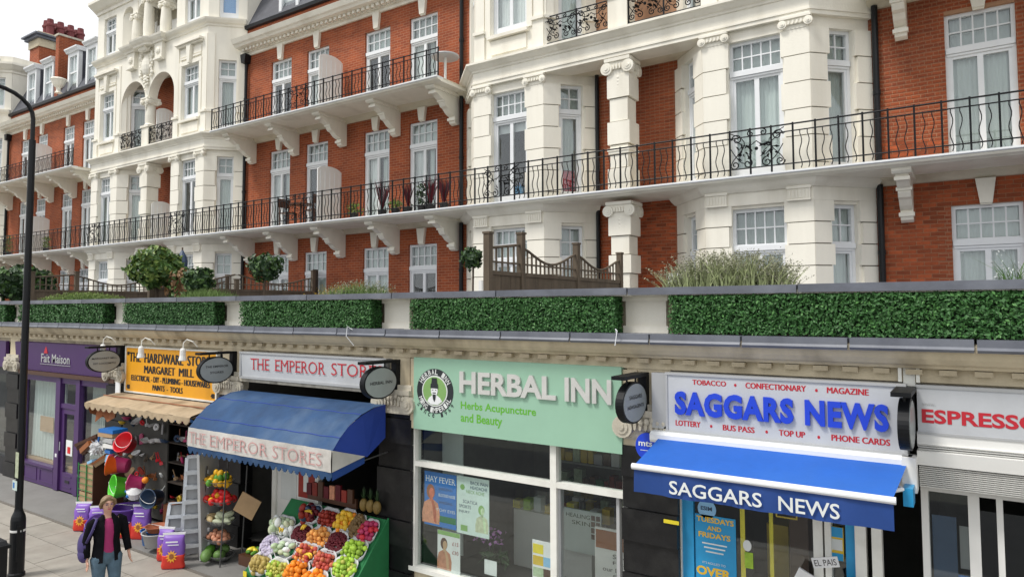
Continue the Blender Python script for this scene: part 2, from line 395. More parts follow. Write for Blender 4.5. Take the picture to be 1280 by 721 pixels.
def window(parent, fr, u0, u1, z0, z1, nx=5, zt=None, leafs=2, near=False, look='net', toplook='net', d=-.13, sash=False, nz=2, blind=0, sill=True):
    """casement or french window: frame, mullions, toplight bars, panes, curtain and room behind"""
    if zt is None: zt = z1-.62
    w_ = .065; m = MB(fr)
    m.box(u0, u0+w_, d-.06, d+.035, z0, z1); m.box(u1-w_, u1, d-.06, d+.035, z0, z1)
    m.box(u0+w_, u1-w_, d-.06, d+.032, z1-w_, z1); m.box(u0+w_, u1-w_, d-.06, d+.032, z0, z0+.09)
    m.box(u0+.01, u1-.01, d-.05, d+.075, zt-.055, zt+.045); m.box(u0+.02, u1-.02, d-.05, d+.05, zt-.10, zt-.06)
    a, b = u0+w_, u1-w_; tz0, tz1 = zt+.075, z1-w_
    m.box(a, b, d-.045, d+.02, zt+.04, tz0)
    for i in range(1, nx): c = a+(b-a)*i/nx; m.box(c-.013, c+.013, d-.035, d+.012, tz0, tz1)
    for i in range(1, nz): c = tz0+(tz1-tz0)*i/nz; m.box(a, b, d-.033, d+.010, c-.013, c+.013)
    lz0, lz1 = z0+.09, zt-.10
    gaps = []
    for i in range(leafs):
        p, q = a+(b-a)*i/leafs, a+(b-a)*(i+1)/leafs
        s_ = .045
        m.box(p, p+s_, d-.05, d+.018, lz0, lz1); m.box(q-s_, q, d-.05, d+.018, lz0, lz1)
        m.box(p+s_, q-s_, d-.05, d+.016, lz1-.05, lz1); m.box(p+s_, q-s_, d-.05, d+.016, lz0, lz0+.13)
        gaps.append((p+s_, q-s_, lz0+.13, lz1-.05))
    if sash: c = (lz0+lz1)/2; m.box(a, b, d-.05, d+.03, c-.03, c+.03)
    wo = obj('window', m, 'white_paint', parent)
    g0 = d-.02
    if near:
        for i in range(nx):
            for j in range(nz):
                p, q = a+(b-a)*i/nx, a+(b-a)*(i+1)/nx; e, f = tz0+(tz1-tz0)*j/nz, tz0+(tz1-tz0)*(j+1)/nz
                obj('pane', MB(fr).box(p+.013, q-.013, g0-.004, g0, e+.013, f-.013), 'glass', wo)
        for p, q, e, f in gaps: obj('pane', MB(fr).box(p, q, g0-.004, g0, e, f), 'glass', wo)
    else:
        gm = MB(fr); gm.box(a, b, g0-.004, g0, tz0, tz1)
        for p, q, e, f in gaps: gm.box(p, q, g0-.004, g0, e, f)
        obj('glazing', gm, 'glass', wo)
    # room behind
    rm = MB(fr); e = .02; k = d-.75
    rm.quad((u0-e, k, z0-e), (u1+e, k, z0-e), (u1+e, k, z1+e), (u0-e, k, z1+e))
    for q in (u0-e, u1+e): rm.quad((q, k, z0-e), (q, d-.06, z0-e), (q, d-.06, z1+e), (q, k, z1+e))
    for q in (z0-e, z1+e): rm.quad((u0-e, k, q), (u1+e, k, q), (u1+e, d-.06, q), (u0-e, d-.06, q))
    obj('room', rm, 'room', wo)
    def drape(p, q, e, f, dd, material, nm='curtain', amp=.018, per=.09):
        n = max(4, int((q-p)/.022)); cm = MB(fr); ph = random.random()*6
        for i in range(n+1):
            u = p+(q-p)*i/n; s = dd+amp*math.sin(u/per*6.28+ph)+amp*.5*math.sin(u/per*2.4+ph*2)
            cm.v += [fr.p(u, s, e), fr.p(u, s, f)]
        cm.f = [(2*i, 2*i+2, 2*i+3, 2*i+1) for i in range(n)]
        obj(nm, cm, material, wo, smooth=True)
    if look in ('net', 'net_white'): drape(u0+.03, u1-.03, z0+.02, zt, d-.13, look)
    elif look == 'side': drape(u0+.03, u0+(u1-u0)*.42, z0, z1, d-.13, 'net_white'); drape(u0+(u1-u0)*.55, u0+(u1-u0)*.72, z0, zt, d-.14, 'net')
    elif look == 'blue': obj('reflection_sheet', MB(fr).box(a, b, d-.075, d-.07, lz0, lz1), 'blue_reflection', wo)  # coloured sheet painted as the blue reflection in the pane
    elif look == 'shelf':
        obj('stored_cloth', MB(fr).box(u0+.1, u1-.1, d-.4, d-.2, z0+.1, z0+.75), 'red', wo); drape(u0+.03, u0+(u1-u0)*.75, z0+.75, zt, d-.13, 'net')
    if toplook == 'net': drape(u0+.03, u1-.03, zt, z1-.03, d-.12, 'net', amp=.006)
    if blind: obj('blind', MB(fr).box(u0+.05, u1-.05, d-.11, d-.105, z1-blind-.62, zt-.06), 'blind', wo)
    return wo
def wavy_bar(z0, z1, r=.0105, amp=.022):
    n = 13; return MB().tube([(amp*math.sin(i/(n-1)*math.pi*3.2+.6)*(1 if 0 < i < n-1 else .3), 0, z0+(z1-z0)*i/(n-1)) for i in range(n)], r, 4)
def scroll(m, cx, cz, r, y, a0, turns, rad=.012, hand=1):
    pts = []
    for i in range(22):
        t = i/21; a = a0+hand*turns*6.283*t; rr = r*(1-.82*t)
        pts.append((cx+rr*math.cos(a), y, cz+rr*math.sin(a)))
    m.tube(pts, rad, 5)
def scroll_panel(x0, x1, y, z0, z1):
    """ornate wrought panel: mirrored scrolls, leaves and a belly curve"""
    m = MB(); cx = (x0+x1)/2; h = z1-z0; hw = (x1-x0)/2
    for s in (-1, 1):
        scroll(m, cx+s*hw*.72, z0+h*.80, hw*.20, y, 0 if s > 0 else math.pi, 1.4, hand=s)
        scroll(m, cx+s*hw*.80, z0+h*.14, hw*.17, y, 0 if s > 0 else math.pi, 1.3, hand=-s)
        scroll(m, cx+s*hw*.34, z0+h*.15, hw*.19, y, math.pi/2, 1.3, hand=s)
        scroll(m, cx+s*hw*.22, z0+h*.92, hw*.13, y, math.pi/2, 1.2, hand=-s)
        m.tube([(cx+s*hw*(.95-.9*abs(math.sin(t*3.14))*(1-t)), y-.03*math.sin(t*3.14), z0+h*(.98-.9*t)) for t in [i/10 for i in range(11)]], .009, 5)
        m.tube([(cx+s*hw*t, y-.05, z0+h*(.70-.12*math.sin(t*5))) for t in [i/8 for i in range(9)]], .009, 5)
        m.tube([(cx+s*hw*(.92-.5*t), y-.04, z0+h*(.55-.4*math.sin(t*1.57))) for t in [i/8 for i in range(9)]], .009, 5)
        for k in range(24):
            a = random.uniform(.15, .72); b = random.uniform(.30, .66)
            px, pz = cx+s*hw*a, z0+h*(b-.1*a); t = random.uniform(0, 3.1); L = random.uniform(.03, .065)
            m.add([(px-L*math.cos(t), y-.05, pz-L*math.sin(t)), (px+.02*math.sin(t), y-.075, pz-.02*math.cos(t)), (px+L*math.cos(t), y-.05, pz+L*math.sin(t)), (px-.02*math.sin(t), y-.03, pz+.02*math.cos(t))], [(0, 1, 2, 3)])
    m.ball((cx, y-.05, z0+h*.5), .035, 8, 5)
    return m
def railing(parent, path, zb, zt, pitch=.385, panels=(), second=.13, bottom=.24, phase=0., one_mesh=False):
    """iron balcony railing along plan path; straight standards with two waved bars between"""
    m = MB()
    for z, r in ((zt, .016), (zt-second, .012), (zb+bottom-.09, .013)):
        m.tube([(x, y, z) for x, y in path], r, 5)
    ro = obj('railing', m, 'iron', parent)
    post = wav = None; extra = MB()
    for (xa, ya), (xb, yb) in zip(path, path[1:]):
        L = math.hypot(xb-xa, yb-ya); n = max(1, round(L/pitch)); dx, dy = (xb-xa)/n, (yb-ya)/n
        for i in range(n+1):
            x, y = xa+dx*i, ya+dy*i
            if one_mesh: extra.box(x-.010, x+.010, -y-.010, -y+.010, zb, zt+.02)
            elif post is None:
                post = obj('standard', MB().box(x-.015, x+.015, -y-.015, -y+.015, zb, zt+.025), 'iron', ro); p0 = (x, y)
            else: inst(post, ro, x-p0[0], y-p0[1])
            if i < n and not any(a < x+dx/2 < b for a, b in panels):
                for k in (1, 2):
                    X, Y = x+dx*k/3, y+dy*k/3
                    if one_mesh:
                        w = wavy_bar(zb+.05, zt-second); extra.add([(v[0]+X, v[1]+Y, v[2]) for v in w.v], w.f); continue
                    if wav is None:
                        w = wavy_bar(zb+.05, zt-second); w.v = [(v[0]+X, v[1]+Y, v[2]) for v in w.v]
                        wav = obj('waved_bar', w, 'iron', ro); w0 = (X, Y)
                    else: inst(wav, ro, X-w0[0], Y-w0[1])
    if one_mesh: obj('balusters', extra, 'iron', ro, kind='stuff')
    for a, b in panels:
        y = path[0][1]
        obj('scroll_panel', scroll_panel(a, b, y, zb+.13, zt-.02), 'iron', ro)
    return ro
def capital(m, fr, u0, u1, z0, z1, d, vol=True, back=-.1):
    """ionic capital across a pilaster: abacus, necking, two volutes and egg band"""
    h = z1-z0; w_ = u1-u0; r = h*.36
    m.box(u0-.05, u1+.05, back, d+.09, z1-h*.2, z1, fr); m.box(u0-.02, u1+.02, back, d+.055, z0+h*.35, z1-h*.2, fr)
    m.box(u0, u1, back, d+.02, z0, z0+h*.35, fr)
    for c in (u0, u1):
        m.disc(c, z0+h*.42, r, r, d+.02, d+.085, 14, fr); m.disc(c, z0+h*.42, r*.62, r*.62, d+.08, d+.10, 12, fr); m.disc(c, z0+h*.42, r*.28, r*.28, d+.09, d+.115, 8, fr)
    n = max(2, int((w_-2*r)/.06))
    for i in range(n):
        c = u0+r+(w_-2*r)*(i+.5)/n; m.disc(c, z0+h*.5, .02, h*.16, d+.05, d+.085, 8, fr)
def rustic(parent, fr, u0, u1, z0, z1, course, d=.06, stag=.055, sides=(1, 1), cap=None, eps=0, back=0.):
    """pilaster of separate stone blocks, alternately wide and narrow, with recessed joints"""
    z = z1; i = 0
    while z > z0+.05:
        b = max(z0, z-course); e = stag if i % 2 == 0 else 0
        zz0, zz1 = b+.018+eps, z-eps
        obj('stone_block', MB(fr).box(u0-e*sides[0], u1+e*sides[1], back-.03, d, zz0, zz1), 'cream', parent)
        z = b; i += 1
    obj('pilaster_core', MB(fr).box(u0+.004, u1-.004, back-.03, d-.03, z0, z1-.005-eps), 'stone_joint', parent)
ENT = [(-.45, 9.68), (.10, 9.68), (.10, 9.76), (.12, 9.76), (.12, 9.80), (.08, 9.81), (.08, 10.04), (.11, 10.05), (.12, 10.09), (.16, 10.11), (.22, 10.17), (.27, 10.20), (.27, 10.25), (.10, 10.30), (-.45, 10.31)]
def slab(t, x0, x1, zz):
    s_ = obj('balcony_slab', MB(Fr(0, WY)).prism_u([(0, zz), (1.18, zz), (1.22, zz+.02), (1.30, zz+.03), (1.32, zz+.055), (1.32, zz+.07), (0, zz+.07)], x0, x1), 'cream', t)
    obj('nosing', MB(Fr(0, WY)).prism_u([(1.1, zz+.071), (1.34, zz+.071), (1.36, zz+.085), (1.36, zz+.115), (1.1, zz+.118)], x0, x1), 'white_paint', s_)
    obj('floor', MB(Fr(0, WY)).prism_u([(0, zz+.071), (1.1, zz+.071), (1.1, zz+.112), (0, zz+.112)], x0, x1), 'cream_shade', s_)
def bay(parent, C0, side, floor, near, look):
    """one canted bay; side -1 left, +1 right. floor 0 or 1"""
    a = C0-3.87 if side < 0 else C0+1.9; b = a+1.97
    FL = Fr(a-.9, WY, SQ, -SQ); FF = Fr(a, BY, 1, 0); FRt = Fr(b, BY, SQ, SQ); L = .9/SQ
    if floor == 0: z0, z1, wz0, wz1, zt, pz1, course = 3.75, 6.6, 4.0, 6.14, 5.38, 6.2, .405
    elif floor == 1: z0, z1, wz0, wz1, zt, pz1, course = 6.6, 9.7, 6.74, 9.47, 8.84, 9.45, .51
    fo = (.47, 1.5); so = (.36, .92)
    mt = 'cream'
    wall(parent, FF, 0, 1.97, z0, z1, [(*fo, wz0, wz1)], mt); wall(parent, FL, 0, L, z0, z1, [(L-so[1], L-so[0], wz0, wz1)], mt); wall(parent, FRt, 0, L, z0, z1, [(*so, wz0, wz1)], mt)
    window(parent, FF, *fo, wz0, wz1, 5, zt, 2, near, look[0], blind=look[2] if len(look) > 2 else 0)
    window(parent, FRt, *so, wz0, wz1, 2, zt, 1, near, look[1]); window(parent, FL, L-so[1], L-so[0], wz0, wz1, 2, zt, 1, False, 'net')
    pl = [(FF, .0, .44, (0, 1), 0), (FF, 1.53, 1.97, (1, 0), 0), (FRt, 0, .33, (0, 1), .002), (FRt, .98, L, (1, 0), .002), (FL, L-.33, L, (1, 0), .002), (FL, 0, L-.98, (0, 1), .002)]
    for fr, u0, u1, sd, eps in pl:
        e = .025
        if u0 == 0 and fr is FF: u0 -= e
        if u1 == 1.97: u1 += e
        if fr is FRt and u0 == 0: u0 -= e
        if fr is FL and abs(u1-L) < 1e-6: u1 += e
        rustic(parent, fr, u0, u1, z0 if floor == 0 else 6.72, pz1, course, .07, .055, sd, eps=eps)
        if floor == 1:   # low pedestal moulding half way
            pass
    return FL, FF, FRt
def pavilion(C0, label, near, top):
    t = thing('bay_fronted_building', (C0, WY, 3.75), label, 'building')
    xa, xb = C0-4.77, C0+4.77
    P = [(xa, WY), (C0-3.87, BY), (C0+3.87, BY), (xb, WY)]
    RC = Fr(C0-1.0, WY, 1, 0)
    looks = {0: [('net', 'net'), ('net', 'net')], 1: [('dark', 'shelf', .35), ('net', 'net')]} if near else {0: [('net', 'net'), ('side', 'net')], 1: [('net', 'net'), ('dark', 'net')]}
    for f in (0, 1):
        for i, s in enumerate((-1, 1)): bay(t, C0, s, f, near, looks[f][i])
    # recess back wall
    wall(t, RC, 0, 2.0, 3.75, 14.1 if top > 14 else 12, [], 'mortar' if near else 'brick', name='recess_wall')
    # floor 0 band under the balcony
    for a, b in ((C0-4.77, C0-1.0), (C0+1.0, C0+4.77)):
        path = [(a, WY), (a+.9, BY), (b-.9, BY), (b, WY)]
        obj('band', MB().sweep(path, [(-.02, 6.2), (.07, 6.2), (.07, 6.44), (.12, 6.45), (.2, 6.52), (.26, 6.6), (-.02, 6.6)]), 'cream', t)
        for u in (0, 1.53):
            cm = MB(Fr(a+.9, BY)); cm.box(u+.02, u+.42, .05, .13, 6.21, 6.42); cm.box(u, u+.44, .05, .16, 6.42, 6.47)
            for k in range(6): cm.box(u+.05+k*.06, u+.08+k*.06, .12, .145, 6.24, 6.40)
            cm.box(u+.01, u+.43, .06, .15, 6.20, 6.225)
            obj('fluted_block', cm, 'cream', t)
    # pillar in the loggia, floors 0 and 1
    pf = Fr(C0-.21, BY)
    for z0, z1, course, f in ((3.75, 6.17, .405, 0), (6.72, 9.28, .51, 1)):
        z = z1; i = 0
        while z > z0+.05:
            b = max(z0, z-course); e = .05 if i % 2 == 0 else 0
            obj('stone_block', MB(pf).box(-e, .42+e, -.42-e, .02+e*.6, b+.02, z), 'cream', t); z = b; i += 1
        obj('pillar_core', MB(pf).box(.01, .41, -.41, .008, z0, z1), 'stone_joint', t)
        cm = MB(); capital(cm, pf, -.04, .46, z1, z1+.34 if f == 0 else 9.66, .02, back=-.42)
        sf = Fr(C0+.21, BY, 0, 1); capital(cm, sf, .004, .416, z1+.004, (z1+.34 if f == 0 else 9.66)-.004, .014)
        for k in range(4): cm.ball((C0, BY-.04, z1-.05-.075*k), .035-.004*k, 7, 5, 1.2, .6, 1.1); cm.ball((C0+.25, BY+.21, z1-.05-.075*k), .035-.004*k, 7, 5, .6, 1.2, 1.1)
        obj('capital', cm, 'cream', t)
    if near: obj('pedestal_moulding', MB(pf).box(-.05, .47, -.45, .07, 7.62, 7.68).box(-.03, .45, -.43, .05, 7.56, 7.62), 'cream', t)
    # floor 1 pilaster capitals
    for bx in (C0-3.87, C0+1.9):
        for u0, u1 in ((-.02, .44), (1.53, 1.99)): cm = MB(); capital(cm, Fr(bx, BY), u0, u1, 9.45, 9.68, .06, back=0); obj('capital', cm, 'cream', t)
    obj('entablature', MB().sweep(P, ENT), 'cream', t)
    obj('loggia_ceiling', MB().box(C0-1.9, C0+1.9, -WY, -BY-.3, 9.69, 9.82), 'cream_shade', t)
    # balcony slab of floor 1 across the bays
    slab(t, xa, xb, 6.60)
    # floor 2
    z0, z1 = 10.31, 14.12
    hz = (10.90, 12.85)
    for s in (-1, 1):
        a = C0-3.87 if s < 0 else C0+1.9; b = a+1.97
        FL = Fr(a-.9, WY, SQ, -SQ); FF = Fr(a, BY); FQ = Fr(b, BY, SQ, SQ); L = .9/SQ
        wall(t, FF, 0, 1.97, z0, z1, [(.47, 1.5, *hz)], 'cream'); wall(t, FQ, 0, L, z0, z1, [(.36, .95, 10.38, 12.85)], 'cream'); wall(t, FL, 0, L, z0, z1, [(L-.95, L-.36, 10.38, 12.85)], 'cream')
        window(t, FF, .47, 1.5, *hz, 4, 12.25, 2, False, 'net' if not (near and s < 0) else 'net_white'); window(t, FQ, .36, .95, 10.38, 12.85, 2, 12.25, 1, False, 'net'); window(t, FL, L-.95, L-.36, 10.38, 12.85, 2, 12.25, 1, False, 'net')
        tr = MB(FF)
        tr.box(.40, 1.57, 0, .12, 10.80, 10.88); tr.box(.47, 1.5, 0, .035, 10.42, 10.76)                     # sill, apron
        tr.box(.30, .45, 0, .04, 10.9, 12.95); tr.box(1.52, 1.67, 0, .04, 10.9, 12.95); tr.box(.301, 1.669, 0, .045, 12.86, 13.0)
        tr.tbox(.93, 1.05, .86, 1.12, 0, .14, 12.87, 13.5); tr.box(.36, .82, 0, .05, 13.08, 13.14); tr.box(1.15, 1.62, 0, .05, 13.08, 13.14)
        tr.box(.36, .82, 0, .03, 13.18, 13.42); tr.box(1.15, 1.62, 0, .03, 13.18, 13.42)
        tr.box(.24, 1.74, 0, .12, 13.52, 13.58); tr.box(.20, 1.78, 0, .20, 13.58, 13.66)
        for u in (-.02, 1.69): tr.box(u, u+.30, 0, .05, 10.34, 11.0); tr.box(u-.02, u+.32, 0, .10, 11.0, 11.08); tr.box(u+.02, u+.28, 0, .03, 11.08, 13.75)
        obj('window_surround', tr, 'cream', t)
        q = MB(FQ); q.box(.0, .26, 0, .05, 10.34, 11.0); q.box(0, .28, 0, .10, 11.0, 11.078); q.box(1.0, L, 0, .05, 10.34, 11.0); q.box(.98, L, 0, .1, 11.0, 11.078)
        q.box(0, .24, 0, .03, 11.08, 13.75); q.box(1.02, L, 0, .03, 11.08, 13.75)
        obj('window_surround', q, 'cream', t)
    # arches of the loggia on floor 2
    F = Fr(C0-1.9, BY); am = MB(F); r = .87; zs = 12.08
    am.box(0, .06, -.35, 0, z0, zs); am.box(3.74, 3.8, -.35, 0, z0, zs)
    for cu in (.93, 2.87):
        n = 18
        for i in range(n):
            a0, a1 = math.pi*(1-i/n), math.pi*(1-(i+1)/n)
            p, q = (cu+r*math.cos(a0), zs+r*math.sin(a0)), (cu+r*math.cos(a1), zs+r*math.sin(a1))
            am.quad((p[0], 0, p[1]), (q[0], 0, q[1]), (q[0], 0, z1), (p[0], 0, z1)); am.quad((p[0], 0, p[1]), (p[0], -.35, p[1]), (q[0], -.35, q[1]), (q[0], 0, q[1]))
    am.quad((0, 0, zs), (.06, 0, zs), (.06, 0, z1), (0, 0, z1)); am.quad((3.74, 0, zs), (3.8, 0, zs), (3.8, 0, z1), (3.74, 0, z1)); am.box(1.802, 1.998, -.35, 0, zs, z1)
    obj('arcade', am, 'cream', t)
    obj('loggia_ceiling', MB().box(C0-1.9, C0+1.9, -WY, -BY-.35, 13.2, 13.3), 'cream_shade', t)
    cm = MB(); cm.box(C0-.23, C0+.23, -BY-.38, -BY+.04, 10.31, 11.02); cm.box(C0-.27, C0+.27, -BY-.42, -BY+.08, 11.02, 11.1)
    cm.lathe(C0, BY+.17, [(.22, 11.1), (.22, 11.14), (.18, 11.19), (.19, 11.5), (.165, 11.9)], 18)
    obj('column', cm, 'cream', t, smooth=False)
    cm = MB(); capital(cm, Fr(C0-.2, BY), .02, .38, 11.88, 12.14, .02, back=-.36); capital(cm, Fr(C0+.2, BY, 0, 1), .004, .34, 11.884, 12.136, .0)
    for k in range(3): cm.ball((C0, BY-.03, 11.85-.07*k), .04-.006*k, 7, 5, 1.2, .6, 1)
    obj('capital', cm, 'cream', t)
    for a, b in ((C0-1.84, C0-.24), (C0+.24, C0+1.84)):
        pa = [(a, BY+.02), (b, BY+.02)]
        railing(t, pa, 10.31, 11.02, pitch=.8, panels=[(a+.0, (a+b)/2), ((a+b)/2, b)], second=.11, bottom=.17)
    if top < 14: return t
    # string course, floor 3
    SP = [(xa, WY), (C0-3.87, BY), (C0-1.3, BY), (C0-1.3, BY-.16), (C0-.62, BY-.16), (C0-.4, BY-.30), (C0+.4, BY-.30), (C0+.62, BY-.16), (C0+1.3, BY-.16), (C0+1.3, BY), (C0+3.87, BY), (xb, WY)]
    obj('string_course', MB().sweep(SP, [(-.4, 14.02), (.03, 14.02), (.05, 14.08), (.12, 14.12), (.18, 14.20), (.2, 14.26), (-.4, 14.32)]), 'cream', t)
    # cartouche with scrolls between the arches
    c = MB(); y = BY-.02
    c.ball((C0, y, 13.35), .30, 14, 8, .95, .55, 1.35)
    c.tube([(C0-.26, y-.1, 14.0), (C0+.26, y-.1, 14.0)], .13, 12)
    for s in (-1, 1):
        for k in range(9):
            a = k/8*3.0; c.ball((C0+s*(.36+.05*math.sin(k*2.1)), y-.03, 13.82-.11*k), .06+.02*(k % 2), 7, 5, 1, .7, 1)
        m2 = MB(); pts = [(C0+s*(.30+.14*math.cos(i*.5)*(1-i/16)), y-.10, 14.0+.14*math.sin(i*.5)*(1-i/16)) for i in range(15)]; c.tube(pts, .03, 5)
    for k in range(6): c.ball((C0+.06*math.sin(k*2.5), y-.06, 12.92-.1*k), .085-.009*k, 8, 5, 1.2, .6, .9); c.ball((C0-.13+.26*(k % 2), y-.04, 12.95-.06*k), .055, 7, 4, 1.3, .6, .8)
    for s in (-1, 1):
        c.tbox(C0+s*.96-.22, C0+s*.96+.22, C0+s*.96-.26, C0+s*.96+.26, -BY-.0, -BY+.14, 13.45, 14.02); c.box(C0+s*.96-.24, C0+s*.96+.24, -BY, -BY+.20, 13.38, 13.44)
        c.ball((C0+s*.96, BY-.13, 13.72), .13, 9, 6, 1.2, .6, 1.1)
    obj('cartouche', c, 'cream', t)
    z0, z1 = 14.32, 16.2
    for s in (-1, 1):
        a = C0-3.87 if s < 0 else C0+1.9; b = a+1.97
        FL = Fr(a-.9, WY, SQ, -SQ); FF = Fr(a, BY); FQ = Fr(b, BY, SQ, SQ); L = .9/SQ
        wall(t, FF, 0, 1.97, 14.1, 19 if top > 18 else z1, [(.52, 1.45, 14.34, 15.95)], 'cream'); wall(t, FQ, 0, L, 14.1, z1, [(.34, .98, 14.34, 15.95)], 'cream'); wall(t, FL, 0, L, 14.1, z1, [(L-.98, L-.34, 14.34, 15.95)], 'cream')
        window(t, FF, .52, 1.45, 14.34, 15.95, 3, 15.4, 2, False, 'net'); window(t, FQ, .34, .98, 14.34, 15.95, 2, 15.5, 1, False, 'blue' if top > 18 else 'net', toplook='blue' if top > 18 else 'net'); window(t, FL, L-.98, L-.34, 14.34, 15.95, 2, 15.4, 1, False, 'net')
    cm = MB()
    for dx, zt in ((-.95, 15.35), (.02, 15.75), (1.05, 15.35)):
        yy = BY-.02 if dx else BY-.06
        if abs(dx) < .1: yy = BY-.1
        obj('column', MB().lathe(C0+dx, yy+.1, [(.25, 14.3), (.25, 14.36), (.19, 14.42), (.2, 14.8), (.165, zt)], 18), 'cream', t, smooth=False)
        k = MB(); capital(k, Fr(C0+dx-.19, yy), .02, .36, zt-.02, zt+.24, .0, back=-.3); capital(k, Fr(C0+dx+.19, yy, 0, 1), .004, .3, zt-.016, zt+.236, 0); k.box(C0+dx-.17, C0+dx+.17, -yy-.3, -yy, zt+.24, 16.9)
        obj('capital', k, 'cream', t)
    k = MB()
    for a, b in ((-1.9, -1.1), (-.78, -.15), (.19, .87), (1.22, 1.9)):
        cu = (a+b)/2; r = (b-a)/2; zs = 15.62
        for i in range(10):
            a0, a1 = math.pi*(1-i/10), math.pi*(1-(i+1)/10)
            p, q = (C0+cu+r*math.cos(a0), zs+r*math.sin(a0)), (C0+cu+r*math.cos(a1), zs+r*math.sin(a1))
            k.quad((p[0], -BY, p[1]), (q[0], -BY, q[1]), (q[0], -BY, 17.5), (p[0], -BY, 17.5)); k.quad((p[0], -BY, p[1]), (p[0], -BY-.35, p[1]), (q[0], -BY-.35, q[1]), (q[0], -BY, q[1]))
    obj('arcade', k, 'cream', t)
    obj('recess_wall', MB().box(C0-1.95, C0+1.95, -WY-.05, -WY-.02, 14.1, 17.4), 'cream_shade', t)
    obj('loggia_partition', MB().box(C0-1.6, C0-.5, -WY+.30, -WY+.33, 14.3, 15.4).box(C0-.45, C0+1.0, -WY+.30, -WY+.33, 14.3, 15.2), 'grey_white', t)
    obj('cornice', MB().sweep([(xa, WY+3), (xa, WY), (C0-3.87, BY), (C0+3.87, BY), (xb, WY), (xb, WY+3)], [(-.1, 16.2), (.05, 16.2), (.06, 16.32), (.16, 16.36), (.3, 16.5), (.36, 16.55), (.36, 16.66), (.1, 16.74), (.1, min(top, 17.0)), (-.1, min(top, 17.0))]), 'cream', t)
    for q in (xb-.3, xa): obj('side_wall', MB().box(q, q+.3, -WY-4.0, -WY-.01, 13.0, min(top, 16.9)), 'cream', t)
    if top > 18: obj('gable', MB().prism_d([(C0-3.6, 16.9), (C0+3.6, 16.9), (C0+3.6, 17.8), (C0+2.2, 18.6), (C0+1.4, 20.0), (C0, 20.8), (C0-1.4, 20.0), (C0-2.2, 18.6), (C0-3.6, 17.8)], -BY-.3, -BY-.02), 'cream', t)
    obj('roof', MB().box(xa+.3, xb-.3, -WY-4, -BY-.3, 16.7, 16.85), 'lead', t)
    return t
